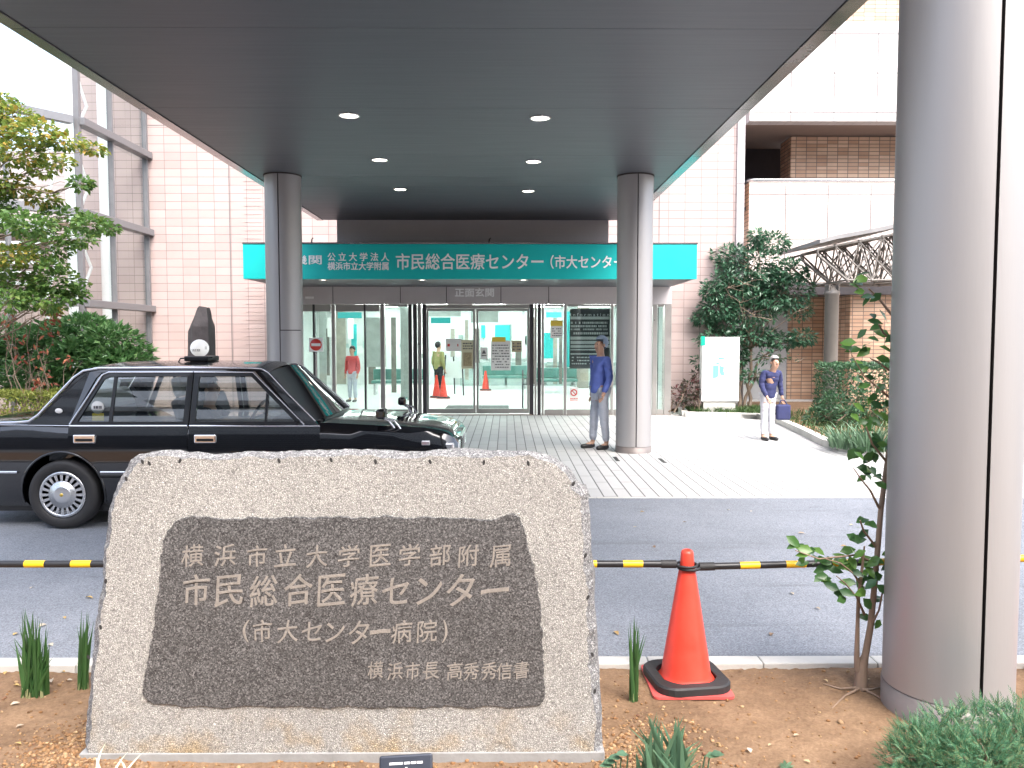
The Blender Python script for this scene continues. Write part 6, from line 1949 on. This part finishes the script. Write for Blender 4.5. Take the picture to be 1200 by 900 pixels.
cl = [(928,641),(936,646),(942,650),(950,650),(958,655),(965,660),(955,668),(962,678),(972,664),(978,672),(985,655),(990,668),(982,682),(975,690),(968,684),(998,660),(1003,640),(1008,624),(998,632),(1012,610),(1004,650),(1012,668),(1020,680),(1018,700),(1024,690),(1010,685),(1000,678),(1027,705),(1022,720),(1030,730),(1032,650),(1030,672),(990,700),(945,642),(1015,655),(1028,640),(1020,625),
      (1002,545),(1008,552),(995,540),(1012,562),(1020,548),(1026,556),(1030,548),(1016,540),(1032,562),(1006,534),(1024,535),
      (995,405),(1003,412),(990,398),(1010,420),(1005,430),(1018,415),(1012,438),(1022,440),(1000,420),(1025,430),(1015,448),(1028,452),(1032,425),(1008,395),(1020,402),
      (1006,332),(1012,345),(1016,338),(1010,322),(1004,345),(1020,350),(1022,372),(1034,365),(1038,375),(1030,380),(1028,390),(1036,395),(1040,405),(1034,355),
      (1020,470),(1030,480),(1012,488),(1024,498),(1034,492),(1015,505),(1028,512),(1036,470),(1034,515),(1008,475),(1022,520),(1032,530)]
r_ = random.Random(8)
for (px, py) in cl:
    p = K(px, py, r_.uniform(-.12, .06))
    for j in range(2 if py > 585 else 1 if r_.random() < .5 else 2):
        a = r_.uniform(0, 6.28)
        d = Vector((math.cos(a) * .8, math.sin(a) * .5 - .2, r_.uniform(-.7, .25)))
        nn = Vector((r_.gauss(0, .35), r_.gauss(-.8, .3), r_.uniform(.2, .9)))
        L = r_.uniform(.055, .085)
        vs, fs = leaf_verts(p - d.normalized() * L * .5 + Vector((r_.gauss(0, .02), 0, r_.gauss(0, .02))), d, nn.normalized(), L, L * .56, .12, True); mL.add(vs, fs, True)
for q in (((1006, 806), (990, 815), (975, 828)), ((1012, 806), (1025, 812), (1040, 822)), ((1003, 804), (985, 806), (965, 800)), ((1010, 808), (1022, 806), (1036, 802))):
    pt = [on_z(x, y, .06) for x, y in q]
    mT.tube([Vector((p.x, p.y, soil_z(p.x, p.y) + .006)) for p in pt], [.008, .005, .002], 6)
mT.build('trunk', M_cbark, ct); mL.build('foliage', M_cam, ct)

# juniper bottom right
M_jun = leaf_mat('juniper_sprays', [(0.05, 0.16, 0.085), (0.085, 0.22, 0.115), (0.13, 0.29, 0.16), (0.06, 0.18, 0.08), (0.20, 0.33, 0.16), (0.20, 0.21, 0.10)], .55, .3, .35)
ju = thing('juniper_shrub', 'low spreading juniper with feathery blue green sprays in the bottom right corner', 'shrub', (1.78, 2.95, .05))
r_ = random.Random(31); mL, mT = MB(), MB()
def spray(mb, p, d, n, L):
    d = d.normalized(); s = d.cross(n).normalized()
    k = 5
    for i in range(k + 1):
        t = i / k
        c = p + d * L * t
        for sg in ((-1, 1) if i < k else (0,)):
            dd = (d * (1.1 + .3 * t) + s * sg * (1.0 - .45 * t)).normalized()
            ll = L * (.40 - .16 * t); w = ll * .17
            pw = n.cross(dd).normalized() * w
            mb.add([c - pw * .5, c + pw * .5, c + dd * ll * .6 + pw * .5, c + dd * ll, c + dd * ll * .6 - pw * .5], [(0, 1, 2, 3, 4)])
    mb.add([p - s * L * .02, p + s * L * .02, p + d * L], [(0, 1, 2)])
jb = [(1075,868,30,22,0),(1110,858,40,26,.05),(1150,852,40,24,.1),(1190,850,40,26,.1),(1060,890,26,24,-.05),(1100,890,50,30,-.1),(1150,890,60,35,-.12),(1210,885,60,45,-.05),(1240,860,50,40,.1),(1130,925,70,35,-.15)]
for (px, py, rx_, ry_, dd) in jb:
    D_ = 2.95 + dd
    c = at(px, py, D_); s = D_ / F
    for _ in range(int(rx_ * ry_ * .25)):
        while True:
            v = Vector((r_.uniform(-1, 1), r_.uniform(-1, 1), r_.uniform(-1, 1)))
            if .5 < v.length < 1: break
        p = c + Vector((v.x * rx_ * s, v.y * rx_ * s * .8, v.z * ry_ * s))
        d = (Vector((v.x, v.y * .8, v.z * .6 + .25)).normalized() + Vector((r_.gauss(0, .35), r_.gauss(0, .35), r_.gauss(.1, .3))))
        nn = (v + Vector((r_.gauss(0, .5), r_.gauss(0, .5), r_.gauss(.5, .4)))).normalized()
        if d.normalized().cross(nn).length < .1: continue
        spray(mL, p, d, nn, r_.uniform(.03, .055))
    for j in range(4): limb(mT, (1.78, 2.95, .04), c + Vector((r_.uniform(-1, 1) * rx_ * s * .7, r_.uniform(-.5, .5) * rx_ * s, r_.uniform(-.3, .6) * ry_ * s)), .010, .003, 4, .07, j + int(px))
mL.build('foliage', M_jun, ju); mT.build('stems', M_bark, ju)
# tiny weed in the earth
wd_ = thing('weed', 'tiny bright green weed in bare earth near the bottom edge', 'plant', on_z(921, 897, .06))
mb = MB(); b0 = on_z(921, 899, .06); b0.z = soil_z(b0.x, b0.y)
for a in np.linspace(0, 6.28, 10)[:-1]:
    vs, fs = leaf_verts(b0 + Vector((0, 0, .004)), Vector((math.cos(a), math.sin(a), .5)), Vector((0, 0, 1)), r_.uniform(.03, .05), .016, .2, True); mb.add(vs, fs, True)
mb.build('leaves', M_strap, wd_)
# ------------------------------------------------------------------ people
M_skin = mat('skin', (0.50, 0.30, 0.21), .5, var=.06, vscale=12)
M_hair = mat('black_hair', (0.012, 0.010, 0.010), .45, var=.3, vscale=60, bump=.2)
M_greyhair = mat('grey_hair', (0.30, 0.29, 0.28), .6, var=.3, vscale=60, bump=.2)
M_bluej = mat('blue_jacket_cloth', (0.10, 0.15, 0.46), .75, var=.12, vscale=8, bump=.25, bscale=14, dist=.02)
M_pale_tr = mat('pale_blue_trousers', (0.46, 0.49, 0.56), .8, var=.08, vscale=8, bump=.25, bscale=16, dist=.02)
M_navy = mat('navy_cloth', (0.03, 0.036, 0.11), .8, var=.15, vscale=8, bump=.25, bscale=14, dist=.02)
M_whtr = mat('white_trousers', (0.62, 0.62, 0.66), .8, var=.06, vscale=8, bump=.25, bscale=16, dist=.02)
M_shoe = mat('black_shoe', (0.02, 0.02, 0.022), .4, var=.1)
M_suit = mat('dark_suit', (0.022, 0.024, 0.032), .8, var=.15, bump=.2, bscale=20)
M_yvest = mat('yellow_green_vest', (0.26, 0.25, 0.10), .75, var=.1, bump=.2, bscale=20)
def skin(name, m, parent, V_, E_, levels=2, fold=0.0):
    """V_: {key: (x, y, z, r)}; one continuous skinned surface"""
    keys = list(V_)
    me = bpy.data.meshes.new(name)
    me.from_pydata([V_[k][:3] for k in keys], [(keys.index(a), keys.index(b_)) for a, b_ in E_], [])
    o = bpy.data.objects.new(name, me); COL.objects.link(o)
    sk = o.modifiers.new('s', 'SKIN'); sk.use_smooth_shade = True
    for i, k in enumerate(keys):
        r = V_[k][3]
        me.skin_vertices[0].data[i].radius = r if isinstance(r, tuple) else (r, r)
    me.skin_vertices[0].data[0].use_root = True
    ss = o.modifiers.new('u', 'SUBSURF'); ss.levels = levels; ss.render_levels = levels
    dg = bpy.context.evaluated_depsgraph_get()
    m2 = bpy.data.meshes.new_from_object(o.evaluated_get(dg))
    bpy.data.objects.remove(o)
    if fold:                                        # cloth folds
        for v in m2.vertices:
            c = v.co
            f1 = noise.noise(Vector((c.x * 9, c.y * 9, c.z * 22))) ; f2 = noise.noise(Vector((c.x * 20 + 4, c.y * 20, c.z * 34)))
            v.co += v.normal * fold * (f1 * 1.0 + f2 * .55)
    for p in m2.polygons: p.use_smooth = True
    m2.name = name
    return link_mesh(name, m2, m, parent)
def chain(*ks): return list(zip(ks, ks[1:]))
def figure(label, loc, face, h, pose, mats, hair=None, extra=None, cat='person', lod=2):
    """pose: joint positions in units of height, x to the figure's left... given for a figure facing -Y, turned by face (degrees)"""
    t = thing('person', label, cat, loc)
    Mz = Matrix.Rotation(R(face), 4, 'Z')
    L = Vector(loc)
    def J(k, r):
        v = L + Mz @ (Vector(pose[k]) * h)
        rr = tuple(a * h for a in r) if isinstance(r, tuple) else r * h
        return (v.x, v.y, v.z, rr)
    def mid(a, b_, t_=.5): 
        pose[a + '_' + b_] = tuple(Vector(pose[a]).lerp(Vector(pose[b_]), t_)); return a + '_' + b_
    bodyv = {'pelvis': J('pelvis', .075), 'waist': J('waist', .055), 'chest': J('chest', .062), 'neck': J('neck', .032), 'jaw': J('jaw', .040), 'head': J('head', .052), 'crown': J('crown', .040)}
    e = chain('pelvis', 'waist', 'chest', 'neck', 'jaw', 'head', 'crown')
    pose['nose'] = tuple(Vector(pose['jaw']).lerp(Vector(pose['head']), .55) + Vector((0, -.055, 0)))
    bodyv['nose'] = J('nose', .009); e += [('head', 'nose')]
    for s in ('l', 'r'):
        bodyv['sh' + s] = J('sh' + s, .028); bodyv['el' + s] = J('el' + s, .024); bodyv['wr' + s] = J('wr' + s, .016)
        w, el = Vector(pose['wr' + s]), Vector(pose['el' + s])
        d = (w - el).normalized()
        pose['pa' + s] = tuple(w + d * .032); bodyv['pa' + s] = J('pa' + s, (.020, .012))
        e += chain('chest', 'sh' + s, 'el' + s, 'wr' + s, 'pa' + s)
        bodyv['hi' + s] = J('hi' + s, .055); bodyv['kn' + s] = J('kn' + s, .034); bodyv['an' + s] = J('an' + s, .022)
        a = Vector(pose['an' + s]); dr = Vector(pose.get('toe' + s, tuple(a + Vector((0, -.095, -.018)))))
        pose['toe' + s] = tuple(dr); bodyv['toe' + s] = J('toe' + s, .018)
        e += chain('pelvis', 'hi' + s, 'kn' + s, 'an' + s, 'toe' + s)
    skin('body', M_skin, t, bodyv, e, lod)
    # fingers
    for s in ('l', 'r'):
        w = Vector(pose['pa' + s]); d = (w - Vector(pose['wr' + s])).normalized()
        side = d.cross(Vector((0, -1, 0)))
        if side.length < .1: side = Vector((1, 0, 0))
        side.normalize(); nn = d.cross(side)
        fv, fe = {}, []
        for i, ln in enumerate((.042, .047, .044, .034)):
            o_ = side * (.0095 * (i - 1.5))
            for j, q in enumerate((0, .5, 1)):
                p = w + o_ + d * (ln * q + .006) + nn * (-.012 * q * q)
                pose['f'] = tuple(p); fv[(i, j)] = J('f', .0048 - .0008 * j)
            fe += [((i, 0), (i, 1)), ((i, 1), (i, 2))]
            if i: fe.append(((i - 1, 0), (i, 0)))
        for j, q in enumerate((0, .5, 1)):
            p = w - side * (.016 + .014 * q) + d * (-.012 + .030 * q) - nn * .006 * q
            pose['f'] = tuple(p); fv[(4, j)] = J('f', .0056 - .0008 * j)
        fe += [((4, 0), (4, 1)), ((4, 1), (4, 2)), ((0, 0), (4, 0))]
        skin('hand', M_skin, t, fv, fe, 1)
    # clothes: a little larger than the body
    pose['hem'] = tuple(Vector(pose['pelvis']) + Vector((0, 0, -.03)))
    jv = {'waist': J('waist', (.090, .072)), 'hem': J('hem', (.104, .088)), 'chest': J('chest', (.086, .072)), 'collar': J('neck', .038)}
    pose['collar_'] = tuple(Vector(pose['chest']).lerp(Vector(pose['neck']), .72)); jv['collar'] = J('collar_', .044)
    je = chain('waist', 'chest', 'collar') + [('waist', 'hem')]
    for s in ('l', 'r'):
        pose['cf' + s] = tuple(Vector(pose['el' + s]).lerp(Vector(pose['wr' + s]), .93))
        jv['sh' + s] = J('sh' + s, .039); jv['el' + s] = J('el' + s, .034); jv['cf' + s] = J('cf' + s, .024)
        je += chain('chest', 'sh' + s, 'el' + s, 'cf' + s)
    skin('jacket', mats[0], t, jv, je, lod + 1, .011)
    tv = {'pelvis': J('pelvis', .066)}; te = []
    for s in ('l', 'r'):
        pose['ct' + s] = tuple(Vector(pose['kn' + s]).lerp(Vector(pose['an' + s]), .93))
        tv['hi' + s] = J('hi' + s, .054); tv['kn' + s] = J('kn' + s, .042); tv['ct' + s] = J('ct' + s, .034)
        te += chain('pelvis', 'hi' + s, 'kn' + s, 'ct' + s)
    skin('trousers', mats[1], t, tv, te, lod + 1, .008)
    for s in ('l', 'r'):
        a = Vector(pose['an' + s]); toe = Vector(pose['toe' + s])
        dr = (toe - a); dr.z = 0; dr.normalize()
        zs_ = .016
        fl = toe.z
        pose['q0'] = (a.x - dr.x * .022, a.y - dr.y * .022, fl + .004); pose['q1'] = (a.x + dr.x * .03, a.y + dr.y * .03, fl + .006); pose['q2'] = tuple(toe + Vector((dr.x * .0, dr.y * .0, 0))); pose['q3'] = tuple(toe + dr * .028); pose['q4'] = (a.x, a.y, fl + .022)
        skin('shoe', mats[2], t, {0: J('q0', .022), 1: J('q1', .024), 2: J('q2', .024), 3: J('q3', .017), 4: J('q4', .024)}, [(0, 1), (1, 2), (2, 3), (1, 4)], 2)
    # hair and face
    hd = Vector(pose['head'])
    def P(v): return L + Mz @ (Vector(v) * h)
    mb = MB()
    c = P(hd + Vector((0, .012, .012)))
    M3 = Mz.to_3x3().to_4x4()
    vs0 = len(mb.v)
    mb.ball(c, (.056 * h, .064 * h, .066 * h), 20, 14, M3)
    keep = []
    fwd = Mz @ Vector((0, -1, 0))
    for f in mb.f:
        cc = sum((Vector(mb.v[i]) for i in f), Vector()) / len(f) - c
        if cc.dot(fwd) > .022 * h and cc.z < .030 * h: continue
        if cc.z < -.035 * h and cc.dot(fwd) > -.03 * h: continue
        keep.append(f)
    mb.f = keep; mb.mi = [0] * len(keep); mb.sm = [True] * len(keep)
    mb.build('hair' if hair is not None and hair[1] == 'hair' else 'cap', hair[0], t)
    mb = MB()
    for s in (-1, 1): mb.ball(P(hd + Vector((s * .019, -.046, -.002))), .0055 * h, 8, 6)
    mb.build('eyes', M_shoe, t)
    mb = MB(); mb.ball(P(Vector(pose['jaw']) + Vector((0, -.040, .010))), (.013 * h, .004 * h, .003 * h), 8, 6, M3); mb.build('mouth', mat('lips', (0.36, 0.13, 0.11), .5, var=.05), t)
    mb = MB()
    for s in (-1, 1): mb.ball(P(hd + Vector((s * .051, .004, -.012))), (.006 * h, .012 * h, .018 * h), 8, 6, M3)
    mb.build('ears', M_skin, t)
    if extra: extra(t, P, h, pose)
    return t
def standing(**k):
    p = dict(pelvis=(0, 0, .52), waist=(0, 0, .61), chest=(0, 0, .74), neck=(0, .005, .845), jaw=(0, -.012, .885), head=(0, 0, .935), crown=(0, .005, .965),
             shl=(.102, 0, .795), ell=(.128, .015, .63), wrl=(.125, -.035, .49), shr=(-.102, 0, .795), elr=(-.128, .015, .63), wrr=(-.125, -.035, .49),
             hil=(.048, 0, .50), knl=(.052, -.008, .275), anl=(.055, .008, .045), toel=(.065, -.085, .019),
             hir=(-.048, 0, .50), knr=(-.052, -.008, .275), anr=(-.055, .008, .045), toer=(-.065, -.085, .019))
    p.update(k)
    return p
# the person in blue by the middle column, turned to the left
pl = on_z(703, 526, 0)
pb_ = figure('person in a bright blue jacket and pale trousers standing beside the middle metal column', (pl.x, pl.y, .006), -62, 1.80,
       standing(elr=(-.132, .02, .63), wrr=(-.125, -.01, .49), ell=(.130, .01, .63), wrl=(.115, -.045, .495), anl=(.075, .02, .045), knl=(.062, .0, .275), toel=(.085, -.07, .019), anr=(-.07, -.03, .045), toer=(-.08, -.125, .019), knr=(-.058, -.025, .275)),
       (M_bluej, M_pale_tr, M_shoe), (mat('pale_blue_cap', (0.28, 0.36, 0.46), .7, var=.08), 'cap'))
# the short stooping person in navy by the hedge
pn_ = on_z(899, 516, 0)
def bag(t, P, h, pose):
    w = Vector(pose['wrl'])
    mb = MB(); c = P(w + Vector((0.01, -.01, -.17)))
    mb.bbox((c.x - .12, c.y - .06, c.z - .14), (c.x + .12, c.y + .06, c.z + .13), .03)
    o = tag(mb.build('shoulder_bag', M_navy), 'navy bag hanging from the hand of the person in navy by the hedge', 'bag')
    p0, p1 = P(w + Vector((0, -.01, -.035))), c + Vector((0, 0, .125))
    mb = MB(); mb.tube([p1 + Vector((-.07, 0, 0)), p0 + Vector((-.03, 0, 0)), p0 + Vector((.03, 0, 0)), p1 + Vector((.07, 0, 0))], .010, 6)
    mb.build('bag_strap', M_navy, o)
figure('short stooping person in a navy top and white trousers by the hedge', (pn_.x, pn_.y, .006), 18, 1.50,
       standing(waist=(0, -.02, .61), chest=(0, -.055, .735), neck=(0, -.095, .83), jaw=(0, -.125, .862), head=(0, -.118, .915), crown=(0, -.118, .945),
                shl=(.105, -.06, .80), shr=(-.105, -.06, .80), elr=(-.13, -.05, .64), wrr=(-.10, -.13, .50), ell=(.135, -.04, .63), wrl=(.15, -.06, .50)),
       (M_navy, M_whtr, M_shoe), (M_greyhair, 'hair'), bag)
# lobby visitor
lv = on_z(515, 468, .015)
lv = Vector((at(514, 440, 24.6).x, 24.6, .015))
figure('person in a yellow green vest and dark trousers inside the lobby behind two red cones', lv, 140, 1.66, standing(), (M_yvest, M_suit, M_shoe), (M_hair, 'hair'), None, 'person', 1)
lv = Vector((at(413, 440, 22.6).x, 22.6, .015))
figure('person in a red top seen through the glass left of the sliding doors', lv, -20, 1.55, standing(), (mat('red_top', (0.55, 0.07, 0.07), .8, var=.1), M_pale_tr, M_shoe), (M_hair, 'hair'), None, 'person', 1)
# the driver
sit = standing(pelvis=(0, 0, .0), waist=(0, .015, .09), chest=(0, .03, .215), neck=(0, .03, .32), jaw=(0, .012, .36), head=(0, .022, .41), crown=(0, .028, .44),
               shl=(.105, .03, .28), ell=(.13, -.06, .15), wrl=(.07, -.20, .19), shr=(-.105, .03, .28), elr=(-.13, -.06, .15), wrr=(-.07, -.20, .19),
               hil=(.05, -.02, -.01), knl=(.06, -.25, .03), anl=(.06, -.33, -.18), toel=(.06, -.42, -.20), hir=(-.05, -.02, -.01), knr=(-.06, -.25, .03), anr=(-.06, -.33, -.18), toer=(-.06, -.42, -.20))
figure('driver in a dark suit sitting at the wheel of the black taxi', (TX + 2.28, YC - .36, .60), 90, 1.68, sit, (M_suit, M_suit, M_shoe), (M_hair, 'hair'), None, 'person', 1)

# red cones in the lobby
lc0 = []
for (px, d, lab) in ((511.5, 24.2, 'red cone inside the lobby, leftmost beside the person in yellow green'), (519.5, 23.9, 'red cone inside the lobby at the foot of the easel'), (569, 27.5, 'red cone alone on the bright lobby floor below the arrow notice')):
    c = copy_tree(cone); c.location = (at(px, 450, d).x, d, .015); c['label'] = lab; c['group'] = 'red cones inside the lobby'
for o in (cone, hid, h3, h4): o['group'] = 'traffic cones of the striped barrier'

# ------------------------------------------------------------------ what stands behind the camera (seen in the taxi and the polished stone)
ob = thing('office_block', 'long office block with white balcony bands across the street, mirrored in the taxi', 'building', (0, -30, 0))
mb = MB(); mb.box((-60, -40, 0), (45, -30, 27)); mb.build('wall', mat('office_wall', (0.10, 0.095, 0.095), .7, var=.1), ob)
for k in range(9, 20):
    mb = MB(); mb.box((-60, -29.99, .9 + 1.3 * k), (45, -29.4, 1.55 + 1.3 * k)); mb.build('balcony', M_white, ob)
mb = MB()
for k in range(19):
    mb.box((-60, -29.95, 1.6 + 1.3 * k), (45, -29.93, 2.15 + 1.3 * k))
mb.build('window_band', mat('dark_window', (0.03, 0.035, 0.04), .1, var=.1), ob)
